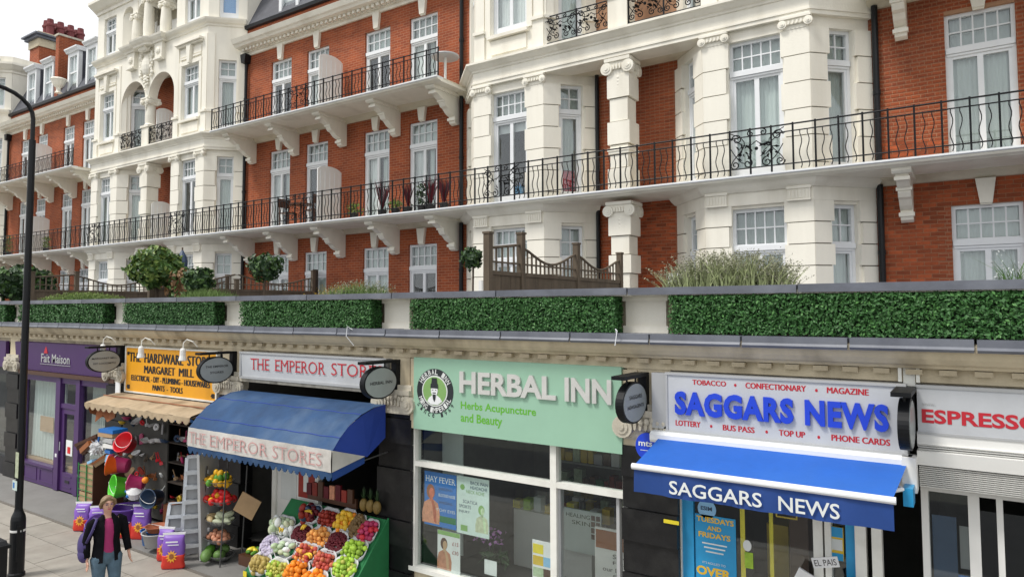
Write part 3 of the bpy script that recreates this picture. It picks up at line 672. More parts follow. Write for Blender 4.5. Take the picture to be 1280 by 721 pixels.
# profile of a scrolled bracket, (d,z) relative to wall and slab underside
BRK = [(0, -.80), (.10, -.84), (.20, -.80), (.24, -.70), (.22, -.63), (.32, -.60), (.40, -.56), (.50, -.47), (.60, -.44), (.66, -.36), (.66, -.30), (.78, -.27), (.90, -.20), (.99, -.16), (1.03, -.10), (1.08, -.08), (1.08, 0), (0, 0)]
def brick_range(x0, x1, label, near, wins, roof=True, dormers=(), skip=()):
    t = thing('brick_building', ((x0+x1)/2, WY, 3.75), label, 'building')
    F = Fr(x0, WY); L = x1-x0
    spec = [(3.9, 6.02, 5.36, 'net'), (6.74, 9.48, 8.82, 'net'), (10.12, 12.52, 11.86, 'net_white')]
    holes = [(c-.52, c+.52, a, b) for c in wins for a, b, _, _ in spec]
    wall(t, F, 0, L, 3.75, 13.1, holes, 'mortar' if near else 'brick', reveal=.2)
    looks = ['side', 'dark', 'net', 'side', 'net', 'dark', 'dark', 'side', 'net_white']
    for i, c in enumerate(wins):
        for f, (a, b, zt, lk) in enumerate(spec):
            if near and i > 0: near_ = False
            else: near_ = near
            lk2 = lk if near else looks[(i*2+f*3) % 9]
            if near and f == 1: lk2 = 'net'
            window(t, F, c-.52, c+.52, a, b, 5 if near else 4, zt, 2, near_ and f < 2, lk2, d=-.1)
            k = MB(F); top = [6.46, 9.86, 13.04][f]
            k.tbox(c-.09, c+.09, c-.15, c+.15, 0, .09, b+.005, top-.002); 
            if f < 2 or True: k.box(c-.085, c+.085, 0, .05, b-.02, b+.02)
            obj('keystone', k, 'cream', t)
            if f: obj('door_step', MB(F).box(c-.56, c+.56, -.1, .1, a-.06, a+.0), 'cream_shade', t)
    # balconies
    for zz in (6.60, 9.98):
        slab(t, x0, x1, zz)
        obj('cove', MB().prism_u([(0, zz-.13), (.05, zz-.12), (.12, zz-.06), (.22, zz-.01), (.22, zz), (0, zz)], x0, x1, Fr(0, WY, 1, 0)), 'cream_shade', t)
        br = None
        for c in (.55, 2.76, 4.95, 7.16, 9.32):
            if c > L: continue
            if br is None:
                m = MB(F); m.prism_u([(d, zz+z) for d, z in BRK], c-.1, c+.1)
                m.prism_u([(0, zz-.09), (1.1, zz-.09), (1.15, zz-.05), (1.15, zz-.001), (0, zz-.001)], c-.15, c+.15)
                m.prism_u([(.62, zz-.33), (.70, zz-.33), (.70, zz-.27), (.62, zz-.27)], c-.125, c+.125); m.prism_u([(.18, zz-.74), (.27, zz-.74), (.27, zz-.67), (.18, zz-.67)], c-.125, c+.125)
                m.prism_u([(.98, zz-.2), (1.05, zz-.2), (1.05, zz-.14), (.98, zz-.14)], c-.12, c+.12)
                br = obj('bracket', m, 'cream', t); c_ = c
            else: inst(br, t, c-c_)
    # cornice and parapet
    obj('cornice', MB().prism_u([(0, 12.98), (.06, 12.98), (.08, 13.03), (.08, 13.07), (.14, 13.07), (.14, 13.18), (.40, 13.20), (.44, 13.26), (.50, 13.30), (.54, 13.38), (.57, 13.44), (0, 13.52)], -.2 if x0 < -30 else -.1, L+.1, F), 'cream', t)
    de = None; n = int(L/.2)
    for i in range(n):
        u = .1+i*.2
        if de is None: de = obj('dentil', MB(F).box(u, u+.11, .10, .27, 13.09, 13.185), 'cream', t); u_ = u
        else: inst(de, t, u-u_)
    if roof:
        obj('parapet', MB(F).box(0, L, -.25, -.02, 13.1, 13.98), 'brick', t)
        obj('gutter', MB(F).prism_u([(-.1, 13.92), (.10, 13.94), (.12, 14.05), (-.1, 14.05)], 0, L), 'black_paint', t)
        obj('mansard_roof', MB(F).quad((0, .02, 14.03), (L, .02, 14.03), (L, -1.35, 16.9), (0, -1.35, 16.9)).quad((0, -1.35, 16.9), (L, -1.35, 16.9), (L, -6, 17.2), (0, -6, 17.2)), 'slate', t)
        for c in dormers:
            dm = MB(F); a, b = c-.5, c+.5
            dm.box(a, a+.14, -.25, -.08, 14.05, 15.95); dm.box(b-.14, b, -.25, -.08, 14.05, 15.95); dm.box(a+.14, b-.14, -.25, -.09, 15.78, 15.95); dm.box(a+.14, b-.14, -.25, -.07, 14.05, 14.2)
            dm.prism_u([(-.3, 15.95), (-.02, 15.95), (0, 16.0), (.08, 16.08), (.08, 16.14), (-1.2, 16.2), (-1.2, 16.1)], a-.08, b+.08)
            dm.box(c-.35, c+.35, -.19, -.12, 15.0, 15.07); dm.box(c-.02, c+.02, -.18, -.13, 15.07, 15.78)
            do = obj('dormer', dm, 'white_paint', t)
            obj('pane', MB(F).box(a+.14, b-.14, -.165, -.16, 14.2, 15.78), 'glass', do); obj('curtain', MB(F).box(a+.14, b-.14, -.24, -.235, 14.2, 15.78), 'net_white', do)
            obj('cheek', MB(F).box(b-.03, b-.002, -1.3, -.25, 14.05, 15.96).box(a+.002, a+.03, -1.3, -.25, 14.05, 15.96).box(a+.03, b-.03, -1.3, -.6, 14.1, 15.9), 'slate', do)
    # downpipes
    for u in (.12, L-.2):
        m = MB(); x = x0+u; m.tube([(x, WY-.09, 3.8), (x, WY-.09, 6.5)], .055, 10); m.tube([(x, WY-.09, 6.7), (x, WY-.09, 9.9)], .055, 10); m.tube([(x, WY-.09, 10.1), (x, WY-.09, 12.95)], .055, 10)
        for z in (5.2, 8.2, 11.4): m.tube([(x, WY-.09, z), (x, WY-.09, z+.08)], .068, 10)
        m.tbox(x-.09, x+.09, x-.15, x+.15, -WY+.0, -WY+.24, 12.7, 13.0, W0)
        obj('downpipe', m, 'black_paint', t)
    return t
def bricks(parent, fr, u0, u1, z0, z1, holes, budget, d=.0):
    """stretcher/header courses laid proud of the mortar bed; the largest-showing ones single, the rest joined"""
    proto = {}; left = budget; rest = MB(fr); row = 0
    z = z1
    allb = []
    r = 0; z = z0
    while z < z1-.02:
        e = min(z+.065, z1); u = u0-(.1125 if r % 2 else 0); k = r % 2
        while u < u1:
            w = .225 if r % 2 == 0 else .1125
            w = .225
            a, b = max(u, u0), min(u+w-.010, u1)
            if b-a > .02 and not any(a < h[1] and b > h[0] and z < h[3] and e > h[2] for h in holes): allb.append((a, b, z, e))
            elif b-a > .02:
                for h in holes:
                    if z < h[3] and e > h[2] and a < h[1] and b > h[0]:
                        if a < h[0]-.02: allb.append((a, h[0], z, e))
                        if b > h[1]+.02: allb.append((h[1], b, z, e))
            u += w
        z += .075; r += 1
    first = None
    random.shuffle
    for i, (a, b, z, e) in enumerate(allb):
        full = abs((b-a)-.215) < 1e-4
        if full and left > 0:
            if first is None: first = obj('brick', MB(fr).box(a, b, d-.02, d+.008, z, e), 'brick_piece', parent); f0 = (a, z)
            else:
                p = fr.p(a, 0, z); q = fr.p(f0[0], 0, f0[1]); inst(first, parent, p[0]-q[0], p[1]-q[1], z-f0[1])
            left -= 1
        else: rest.box(a, b, d-.02, d+.008+random.uniform(-.003, .003), z, e)
    if rest.v: obj('brickwork', rest, 'brick', parent, kind='stuff')
CN, CL, CF = -6.29, -25.57, -44.85
pn = pavilion(CN, 'cream stuccoed bay-fronted block nearest the camera, open loggia and pillar between two canted bays', True, 13)
plft = pavilion(CL, 'tall cream bay-fronted block left of the middle brick range, with arches, cartouche and columns', False, 19)
pfar = pavilion(CF, 'farthest cream bay-fronted block at the left edge of the view, behind the street lamp', False, 17)
WN = [1.89, 3.69, 6.31, 8.11]
bm_ = brick_range(-20.80, -11.06, 'red brick mansion range of four windows a floor between the two cream bay fronts', False, WN, dormers=(2.1, 5.0, 7.9))
bl_ = brick_range(-40.08, -30.34, 'farthest red brick range with slate mansard, white dormers and chimney at upper left', False, WN, dormers=(2.05, 3.85, 6.3, 8.0))
br_ = brick_range(-1.52, 8.2, 'red brick range at the right edge with large white french window', True, [1.74, 3.6, 6.2, 8.0], roof=True)
bricks(br_, Fr(-1.52, WY), 0, 2.9, 4.3, 9.95, [(1.22, 2.26, 3.9, 6.02), (1.22, 2.26, 6.74, 9.48)], 290)
bricks(pn, Fr(CN-1.0, WY), 0, 2.0, 4.3, 9.72, [], 280)
wall(br_, Fr(-1.52, WY-.011), 2.9, 9.72, 3.75, 13.1, [(c-.52, c+.52, a, b) for c in (3.6, 6.2, 8.0) for a, b in ((3.9, 6.02), (6.74, 9.48), (10.12, 12.52))], 'brick', name='outer_brickwork')
# drainpipe inside the near loggia
obj('drainpipe', MB().tube([(CN-.93, WY-.1, 3.8), (CN-.93, WY-.1, 6.5)], .05, 10).tube([(CN-.93, WY-.1, 6.7), (CN-.93, WY-.1, 9.7)], .05, 10), 'black_paint', pn)
# railings of the main balcony, one run per building
RY = 13.22
for o, a, b, pans in ((pn, CN-4.77, CN+4.77, [(-9.67, -8.62), (-3.82, -2.79)]), (br_, -1.52, 8.2, []), (bm_, -20.8, -11.06, [(-16.95, -15.95)]), (plft, CL-4.77, CL+4.77, [(CL-3.4, CL-2.37), (CL+2.37, CL+3.4)])):
    n = round((b-a)/.385)
    railing(o, [(a, RY), (b, RY)], 6.7, 7.58, panels=pans)
for o, a, b in ((bl_, -40.08, -30.34), (pfar, CF-4.77, CF+4.77)): railing(o, [(a, RY), (b, RY)], 6.7, 7.58, one_mesh=True)
railing(bm_, [(-20.78, RY), (-11.08, RY)], 10.1, 10.82, panels=[(-16.9, -15.95)], second=.12, bottom=.2)
railing(bl_, [(-40.06, RY), (-30.36, RY)], 10.1, 10.82, one_mesh=True, second=.12, bottom=.2)
railing(br_, [(-1.5, RY), (8.2, RY)], 10.1, 10.82, one_mesh=True, second=.12, bottom=.2)
# party wall and chimney on the far range
pw = obj('party_wall', MB().box(-35.5, -35.18, -17.6, -14.55, 13.9, 17.05), 'brick', bl_)
obj('coping', MB().box(-35.55, -35.13, -17.65, -14.5, 17.05, 17.14), 'stone_carved', pw)
obj('urn', MB().lathe(-34.35, 14.25, [(.16, 14.08), (.10, 14.15), (.10, 14.3), (.22, 14.42), (.30, 14.62), (.34, 14.68), (.30, 14.74), (.1, 14.8)], 12), 'cream', bl_)
ch = obj('chimney', MB().box(-41.3, -40.2, -18.9, -15.7, 13.5, 18.0), 'brick', bl_)
obj('chimney_band', MB().box(-41.36, -40.14, -18.96, -15.64, 18.0, 18.42), 'cream_dirty', ch); obj('chimney_cap', MB().box(-41.5, -40.0, -19.1, -15.5, 18.42, 18.56).box(-41.62, -39.88, -19.22, -15.38, 18.56, 18.64), 'lead', ch)
obj('chimney_top', MB().box(-41.42, -40.08, -19.02, -15.58, 18.64, 18.76), 'cream_dirty', ch)
for k in range(4):
    for j in (0, 1):
        obj('chimney_pot', MB().lathe(-40.9+.4*j, 16.3+k*.5, [(.2, 18.74), (.22, 18.85), (.17, 18.9), (.18, 19.3), (.22, 19.33), (.22, 19.42), (.17, 19.46), (.15, 19.7)], 10), 'chimney_pot', ch)
# privacy screens on the balconies
def screen(parent, x, z0, h, y0=13.52, y1=14.42):
    n = 8; pts = [(y0, z0)]; pts += [(y0+(y1-y0)*i/n, z0+h-.12+.12*math.sin(math.pi*(i/n))**.6 if 0 < i < n else z0+h-.12) for i in range(n+1)]; pts.append((y1, z0))
    m = MB(); k = len(pts)
    m.v = [(x-.02, y, z) for y, z in pts]+[(x+.02, y, z) for y, z in pts]; m.f = [tuple(range(k)), tuple(range(k, 2*k))[::-1]]+[(i, (i+1) % k, k+(i+1) % k, k+i) for i in range(k)]
    s = obj('balcony_screen', m, 'grey_white', parent)
    obj('rib', MB().box(x+.02, x+.035, -y1, -y0, z0+.9, z0+.94), 'white_paint', s)
    for i in range(5): y = y0+(y1-y0)*(i+.5)/5; obj('rib', MB().box(x+.02, x+.028, -y-.008, -y+.008, z0+.05, z0+h-.16), 'white_paint', s)
screen(bm_, -15.9, 6.72, 1.75); screen(bm_, -15.9, 10.1, 1.75); screen(bl_, -35.2, 6.72, 1.75); screen(bl_, -35.2, 10.1, 1.7)
screen(plft, CL+.35, 6.72, 1.55, 13.7, 14.45); screen(plft, CL+.35, 10.31, 1.5, 13.8, 14.45)
# ================= single-storey parade of shops =================
SY = 7.75
S = Fr(0, SY)              # d stands out from the shop plane towards the street
XL, XR = -34.0, 6.0
par = thing('shop_parade', (-10, SY, 0), 'single-storey parade of shops with cream cornice, black stone piers and scrolled capitals', 'building')
obj('cornice', MB().prism_u([(-.15, 3.50), (.06, 3.50), (.06, 3.63), (.14, 3.635), (.16, 3.66), (.20, 3.68), (.24, 3.73), (.27, 3.79), (.29, 3.80), (.29, 3.86), (-.15, 3.88)], XL, XR, S), 'cream_dirty', par)
lf = None; u = XL
while u < XR:
    if lf is None: lf = obj('lead_flashing', MB(S).box(u+.012, u+1.02, -.1, .315, 3.825, 3.915).prism_u([(.30, 3.80), (.32, 3.80), (.335, 3.825), (.315, 3.85)], u+.012, u+1.02), 'lead', par); u_ = u
    else: inst(lf, par, u-u_, 0, random.uniform(-.004, .004))
    u += 1.03
de = None; u = -30.0
while u < 2.5:
    if de is None: de = obj('dentil', MB(S).box(u, u+.14, .05, .135, 3.575, 3.625), 'cream_dirty', par); u_ = u
    else: inst(de, par, u-u_)
    u += .275
obj('frieze_wall', MB(S).box(XL, XR, -.2, -.02, 3.38, 3.6), 'cream_dirty', par)
obj('roof_deck', MB().box(XL, XR, -14.45, -7.9, 3.60, 3.76), 'lead', par)
obj('parapet', MB(S).box(XL, XR, -.35, -.20, 3.76, 4.36), 'cream_dirty', par)
cp = None; u = XL
while u < XR:
    if cp is None: cp = obj('coping', MB(S).box(u+.01, u+1.9, -.42, .13, 4.405, 4.455).prism_u([(.13, 4.37), (.15, 4.37), (.15, 4.455), (.13, 4.455)], u+.01, u+1.9), 'lead', par); u_ = u
    else: inst(cp, par, u-u_, 0, random.uniform(-.003, .003))
    u += 1.91
obj('parapet_cap', MB(S).box(XL, XR, -.38, .09, 4.36, 4.404), 'cream', par)
PC = [-28.8, -24.7, -20.65, -15.55, -11.48, -7.40, -3.32, .78, 4.8]
pp = None
for c in PC:
    if pp is None: pp = obj('parapet_post', MB(S).box(c-.26, c+.26, -.2, -.12, 3.9, 4.36).box(c-.29, c+.29, -.2, -.10, 3.9, 4.0).box(c-.29, c+.29, -.2, -.09, 4.30, 4.36), 'cream', par); c_ = c
    else: inst(pp, par, c-c_)
# black stone piers laid in courses, with carved ionic capitals
for c in PC:
    if c < -28 or c > 3: continue
    near = c > -12
    c += .15 if c < -4 else .09
    a, b = c-.32, c+.32
    z = 0; i = 0
    while z < 2.6:
        e = min(2.65, z+.37); k = .0 if i % 2 else .035
        obj('stone_block', MB(S).box(a-.02, b+.02, -.2, .05+k, z+.008, e), 'black_granite', par); z = e; i += 1
    cm = MB(); capital(cm, S, a+.02, b-.02, 2.66, 3.02, .06)
    for k in range(7): cm.ball((a+.12+.07*k, SY-.14, 2.9+.02*math.sin(k*2)), .035, 7, 5, 1, .8, 1.2)
    cm.box(a-.03, b+.03, -.2, .10, 3.02, 3.09, S)
    obj('capital', cm, 'stone_carved', par)
    obj('pier_head', MB(S).box(a+.05, b-.05, -.2, .04, 3.09, 3.5), 'cream_dirty', par)
    obj('party_wall', MB(S).box(c-.08, c+.08, -6.0, -.2, 0, 3.6), 'room_mid', par)
def shop_room(x0, x1, depth=3.2, wallm='room_mid', floorz=.12):
    m = MB(S)
    m.quad((x0, -depth, 0), (x1, -depth, 0), (x1, -depth, 3.5), (x0, -depth, 3.5))
    for u in (x0, x1): m.quad((u, -depth, 0), (u, -.12, 0), (u, -.12, 3.5), (u, -depth, 3.5))
    m.quad((x0, -depth, 3.2), (x1, -depth, 3.2), (x1, -.12, 3.2), (x0, -.12, 3.2))
    m.quad((x0, -depth, floorz), (x1, -depth, floorz), (x1, -.12, floorz), (x0, -.12, floorz))
    return m
def figure(parent, u, z, h, d, skin, hair, top):
    """printed half-length figure: torso, arm, neck, face, hair"""
    w_ = h*.30
    obj('print', MB(S).prism_d([(u-w_, z), (u+w_*.9, z), (u+w_*.95, z+h*.28), (u+w_*.75, z+h*.52), (u+w_*.25, z+h*.60), (u-w_*.25, z+h*.60), (u-w_*.8, z+h*.50), (u-w_, z+h*.25)], d, d+.0006), top, parent)
    obj('print', MB(S).prism_d([(u+w_*.3, z+h*.05), (u+w_*.6, z+h*.02), (u+w_*.55, z+h*.36), (u+w_*.2, z+h*.62), (u, z+h*.58), (u+w_*.2, z+h*.35)], d+.0006, d+.0010), skin, parent)
    obj('print', MB(S).disc(u-.01, z+h*.80, h*.14, h*.185, d+.0004, d+.0012, 18), hair, parent)
    obj('print', MB(S).box(u-h*.05, u+h*.05, d+.0008, d+.0014, z+h*.56, z+h*.7), skin, parent)
    obj('print', MB(S).disc(u+.008, z+h*.77, h*.085, h*.125, d+.0010, d+.0018, 16), skin, parent)
def oval_sign(x, lines, label, size=(.335, .232), zc=3.15, yc=7.31):
    t = thing('hanging_sign', (x, 7.6, 3.4), label, 'sign', 'oval hanging signs along the parade')
    obj('wall_plate', MB().box(x-.05, x+.05, -7.74, -7.62, 2.98, 3.46), 'iron', t)
    obj('arm', MB().box(x-.09, x+.07, -7.62, -6.98, 3.425, 3.465), 'iron', t)
    e = Fr(x, yc, 0, 1)
    obj('hanger', MB().tube([(x, yc-.12, 3.36), (x, yc-.12, 3.43)], .012, 6).tube([(x, yc+.12, 3.36), (x, yc+.12, 3.43)], .012, 6), 'iron', t)
    obj('rim', MB(e).disc(0, zc, size[0], size[1], -.045, .045, 40), 'iron', t)
    obj('face', MB(e).disc(0, zc, size[0]*.93, size[1]*.91, .045, .052, 40), 'oval_face', t)
    for i, (s, w_, h) in enumerate(lines):
        z = zc+(.045 if len(lines) == 2 and i == 0 else (-.06 if len(lines) == 2 else -.02))
        text(s, e, -w_, w_, z, z+h, .054, 'sign_black', t, bold=.01)
    return t
MAT['lead'].node_tree  # keep
oval_sign(-15.16, [('MARGARET MILL', .25, .035), ('DIY LOCKSMITH', .22, .035)], 'oval hanging sign reading MARGARET MILL beside the purple fascia')
oval_sign(-11.22, [('THE EMPEROR', .22, .038), ('STORES', .13, .038)], 'oval hanging sign reading THE EMPEROR STORES over the end of the yellow board')
oval_sign(-7.22, [('HERBAL INN', .22, .045)], 'oval hanging sign reading HERBAL INN left of the mint green fascia')
oval_sign(-3.27, [('SAGGARS', .17, .045), ('NEWSAGENTS', .22, .04)], 'oval hanging sign reading SAGGARS NEWSAGENTS right of the mint green fascia')
t = oval_sign(-.56, [], 'oval hanging sign seen nearly edge-on beside the red ESPRESSO fascia')
# ---- purple shop ----
t = thing('purple_shop', (-17.7, SY, 0), 'purple-painted shopfront with large reflecting windows left of the hardware store', 'shop')
m = MB(S); a, b = -20.0, -15.55
m.box(a, a+.12, -.06, .03, .02, 2.62); m.box(-18.16, -17.94, -.06, .05, .02, 2.62); m.box(-17.18, -17.0, -.06, .05, .02, 2.62); m.box(-15.72, -15.55, -.06, .03, .02, 2.62)
m.box(a, b, -.06, .02, 2.5, 2.66); m.box(-17.94, -17.18, -.05, .025, 1.93, 2.03)
fo = obj('frame', m, 'purple', t)
for p, q in ((a+.12, -18.16), (-17.0, -15.72)):
    m = MB(S); m.box(p, q, -.06, .01, .02, .5); m.box(p, q, -.08, .06, .46, .52)
    n = 2
    for i in range(n):
        c, d = p+(q-p)*i/n+.08, p+(q-p)*(i+1)/n-.08
        m.box(c, d, .01, .022, .1, .13); m.box(c, d, .01, .022, .38, .41); m.box(c, c+.03, .01, .022, .13, .38); m.box(d-.03, d, .01, .022, .13, .38)
    obj('stall_riser', m, 'purple', t)
dr = obj('door', MB(S).box(-17.94, -17.80, -.06, 0, .03, 1.92).box(-17.32, -17.18, -.06, 0, .03, 1.92).box(-17.8, -17.32, -.06, 0, .03, .45).box(-17.8, -17.32, -.06, 0, 1.8, 1.92).box(-17.75, -17.37, 0, .012, .12, .15).box(-17.75, -17.37, 0, .012, .36, .39), 'purple', t)
obj('handle', MB().tube([(-17.87, SY-.05, .95), (-17.87, SY-.05, 1.15)], .012, 6), 'aluminium', dr); obj('pane', MB(S).box(-17.8, -17.32, -.035, -.03, .45, 1.8), 'glass', dr)
obj('letterbox', MB(S).box(-17.66, -17.46, 0, .012, .23, .29), 'sign_black', dr)
for p, q, r, s in ((a+.12, -18.16, .52, 2.5), (-17.0, -15.72, .52, 2.5), (-17.94, -17.18, 2.03, 2.5)): obj('pane', MB(S).box(p, q, -.035, -.03, r, s), 'glass', t)
m = MB(S); n = 60
for i in range(n+1):
    u = -19.86+1.7*i/n; s = -.32+.03*math.sin(i*1.1); m.v += [S.p(u, s+.14, .60), S.p(u, s+.10, 2.5)]
m.f = [(2*i, 2*i+2, 2*i+3, 2*i+1) for i in range(n)]
obj('gauze_drape', m, 'net', t)
m = MB(S)
for i in range(n+1):
    u = -16.9+1.2*i/n; s = -.32+.03*math.sin(i*1.3); m.v += [S.p(u, s+.14, .5), S.p(u, s+.1, 2.5)]
m.f = [(2*i, 2*i+2, 2*i+3, 2*i+1) for i in range(n)]
obj('gauze_drape', m, 'net', t)
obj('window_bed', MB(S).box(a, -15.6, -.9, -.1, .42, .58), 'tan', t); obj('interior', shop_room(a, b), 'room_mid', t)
obj('window_card', MB(S).box(-19.3, -18.6, -.12, -.11, 1.25, 1.62), 'tan', t)
obj('door_notice', MB(S).box(-17.72, -17.42, -.028, -.022, .85, 1.2), 'net_white', dr); obj('door_notice', MB(S).box(-17.64, -17.50, -.02, -.016, .9, 1.05), 'pepper_red', dr)
obj('house_number', MB(S).box(-18.08, -18.0, .05, .056, .78, .86), 'white_paint', t)
fs = obj('fascia', MB(S).prism_u([(0, 2.74), (.05, 2.74), (.10, 3.42), (0, 3.44)], -20.35, -15.35), 'purple', t)
text('Fait Maison', Fr(0, SY-.08), -18.9, -17.45, 2.96, 3.17, .0, 'sign_grey', fs, bold=.012, serif=False)
obj('underline', MB(S).box(-18.95, -17.42, .075, .082, 2.915, 2.925), 'sign_grey', fs)
obj('emblem', MB(Fr(0, SY-.09)).prism_d([(-18.74, 3.18), (-18.54, 3.18), (-18.58, 3.27), (-18.63, 3.35), (-18.69, 3.27)], 0, .006), 'red', fs)
obj('fascia_moulding', MB(S).box(-20.1, -15.4, 0, .10, 2.64, 2.73), 'brown', t)
# ---- shop at far left edge ----
t = thing('dark_shop', (-21.9, SY, 0), 'dark shopfront at the left edge beyond the black pier', 'shop')
obj('frame', MB(S).box(-23.4, -23.3, -.06, .02, 0, 2.7).box(-20.75, -20.65, -.06, .02, 0, 2.7).box(-23.3, -20.75, -.06, .02, 2.55, 2.7).box(-23.3, -20.75, -.06, .02, 0, .45), 'sign_black', t)
obj('pane', MB(S).box(-23.3, -20.75, -.035, -.03, .45, 2.55), 'glass', t); obj('interior', shop_room(-23.4, -20.6), 'room_mid', t)
obj('fascia', MB(S).box(-23.5, -20.95, 0, .08, 2.75, 3.42), 'purple_dark', t); obj('lintel', MB(S).box(-23.5, -20.4, -.1, .05, 2.7, 2.76), 'sign_black', t)
# ---- hardware shop ----
t = thing('hardware_shop', (-13.5, SY, 0), 'open-fronted hardware shop with dark interior full of goods under a scalloped canopy', 'shop')
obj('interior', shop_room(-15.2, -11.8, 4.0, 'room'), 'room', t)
obj('display_board', MB(S).box(-14.95, -13.25, .08, .11, .1, 2.2), 'room', t)
for z in (.12, .5, .88, 1.26, 1.64, 2.0): obj('display_shelf', MB(S).box(-13.2, -11.95, -.45, .12, z-.02, z), 'wood_dark', t)
obj('shelf_back', MB(S).box(-13.2, -12.0, -.5, -.47, .1, 2.3), 'wood_dark', t)
obj('post', MB(S).box(-12.42, -12.28, -.1, .02, 0, 2.5), 'brown', t); obj('lintel', MB(S).box(-15.3, -11.7, -.1, .04, 2.38, 2.5), 'sign_black', t)
sh = None
for k in range(5):
    s_ = obj('shelf', MB(S).box(-15.1, -12.5, -1.9, -1.5, .4+.45*k, .43+.45*k), 'shelf', t)
cols = ['bucket_white', 'tan', 'plastic_blue', 'bucket_red', 'cardboard', 'bucket_green', 'terracotta', 'sign_grey', 'plastic_navy', 'stain_yellow']
for k in range(5):
    u = -15.0
    while u < -12.6:
        w_ = random.uniform(.08, .22); h = random.uniform(.12, .36)
        obj('boxed_goods', MB(S).box(u, u+w_, -1.85, -1.6, .43+.45*k, .43+.45*k+h), random.choice(cols), t); u += w_+random.uniform(.01, .08)
for k in range(6):
    u = -12.2+random.uniform(0, .3); obj('boxed_goods', MB(S).box(u, u+.25, -1.0, -.7, .1+.38*k, .1+.38*k+.3), random.choice(cols), t)
b_ = thing('hardware_signboard', (-13.4, 7.7, 2.5), 'yellow hand-painted board reading THE HARDWARE STORES MARGARET MILL', 'sign')
obj('board', MB(S).box(-14.99, -11.78, 0, .05, 2.52, 3.42), 'yellow', b_)
obj('rim', MB(S).box(-15.03, -11.74, 0, .065, 3.42, 3.45).box(-15.03, -11.74, 0, .065, 2.49, 2.52).box(-15.03, -14.99, 0, .065, 2.52, 3.42).box(-11.78, -11.74, 0, .065, 2.52, 3.42), 'white_frame', b_)
ts = lambda s, u0, u1, z0, z1, bo=.02: text(s, S, u0, u1, z0, z1, .053, 'sign_black', b_, bold=0, fat=.004+bo*.28, space=1.04)
ts('"THE', -14.95, -14.42, 3.135, 3.335, .03); ts('HARDWARE', -14.27, -12.87, 3.13, 3.325, .035); ts('STORES', -12.72, -11.86, 3.135, 3.325, .035)
ts('MARGARET', -14.27, -13.15, 2.915, 3.07, .03); ts('MILL', -13.0, -12.51, 2.915, 3.07, .03)
ts('ELECTRICAL - DIY - PLUMBING - HOUSEWARES', -14.77, -11.97, 2.745, 2.86, .02); ts('PAINTS  -  TOOLS', -13.94, -12.87, 2.585, 2.695, .02); ts('48', -11.93, -11.82, 2.56, 2.65); ts('48', -14.95, -14.83, 2.56, 2.65)
for i, x in enumerate((-15.15, -13.65, -12.2)):
    l = thing('sign_lamp', (x, 7.45, 3.5), ['swan-neck lamp above the left end of the yellow board', 'swan-neck lamp over the word HARDWARE on the yellow board', 'swan-neck lamp above the right end of the yellow board'][i], 'lamp', 'swan-neck lamps over the yellow board')
    obj('neck', MB().tube([(x+.12, 7.5, 3.52), (x+.10, 7.42, 3.62), (x, 7.36, 3.66), (x-.04, 7.32, 3.6), (x-.04, 7.31, 3.48)], .012, 6), 'white_frame', l)
    obj('lamp_head', MB().lathe(x-.04, 7.31, [(.03, 3.5), (.05, 3.47), (.055, 3.36), (.075, 3.28), (.07, 3.27)], 12), 'grey_white', l)
obj('door_number_plate', MB(S).box(-15.28, -15.10, .10, .12, 2.42, 2.68), 'white_paint', par)
# scalloped canopy
def scallop(parent, x0, x1, y, z, h, n, material, name='valance'):
    m = MB(); k = 6
    for i in range(n):
        for j in range(k):
            a, b = (i+j/k), (i+(j+1)/k)
            f = lambda q: z-h*(.45+.55*abs(math.sin(math.pi*(q % 1 if q % 1 else 0))))
            xa, xb = x0+(x1-x0)*a/n, x0+(x1-x0)*b/n
            m.box(xa, xb, -y, -y+.012, min(f(a), f(b)) if False else f((a+b)/2), z)
    return obj(name, m, material, parent)
t = thing('canvas_canopy', (-13.4, 7.6, 2.4), 'faded beige canvas canopy with scalloped edge under the yellow board', 'awning')
m = MB(); n = 40
for i in range(n+1):
    x = -15.2+3.75*i/n; sag = .02*math.sin(i*.8); m.v += [(x, 7.68, 2.47), (x, 7.38, 2.43+sag*.5), (x, 7.02, 2.34+sag), (x, 7.0, 2.32+sag), (x, 7.05, 2.31), (x, 7.68, 2.44)]
for i in range(n): m.f += [(6*i+j, 6*i+6+j, 6*i+6+(j+1) % 6, 6*i+(j+1) % 6) for j in range(6)]
obj('canvas', m, 'canvas', t)
obj('seam', MB().tube([(-15.2, 7.36, 2.445), (-11.46, 7.36, 2.445)], .012, 5), 'rust', t)
scallop(t, -15.2, -11.45, 7.0, 2.33, .13, 17, 'canvas')
obj('side_flap', MB().add([(-15.2, 7.02, 2.33), (-15.2, 7.66, 2.44), (-15.2, 7.6, 1.95), (-15.18, 7.3, 2.0), (-15.2, 7.1, 2.1), (-15.16, 7.02, 2.33), (-15.16, 7.66, 2.44), (-15.16, 7.6, 1.95), (-15.14, 7.3, 2.0), (-15.16, 7.1, 2.1)], [(0, 1, 2, 3, 4), (9, 8, 7, 6, 5)]), 'rust_cloth', t)
obj('hanging_cloth', MB().add([(-14.9, 7.1, 2.3), (-14.3, 7.15, 2.3), (-14.25, 7.12, 2.08), (-14.5, 7.1, 1.98), (-14.75, 7.12, 2.12), (-14.88, 7.05, 1.95), (-14.6, 7.2, 2.2)], [(0, 6, 5), (0, 1, 6), (1, 2, 6), (2, 3, 6), (3, 4, 6), (4, 5, 6)]), 'rust_cloth', t)
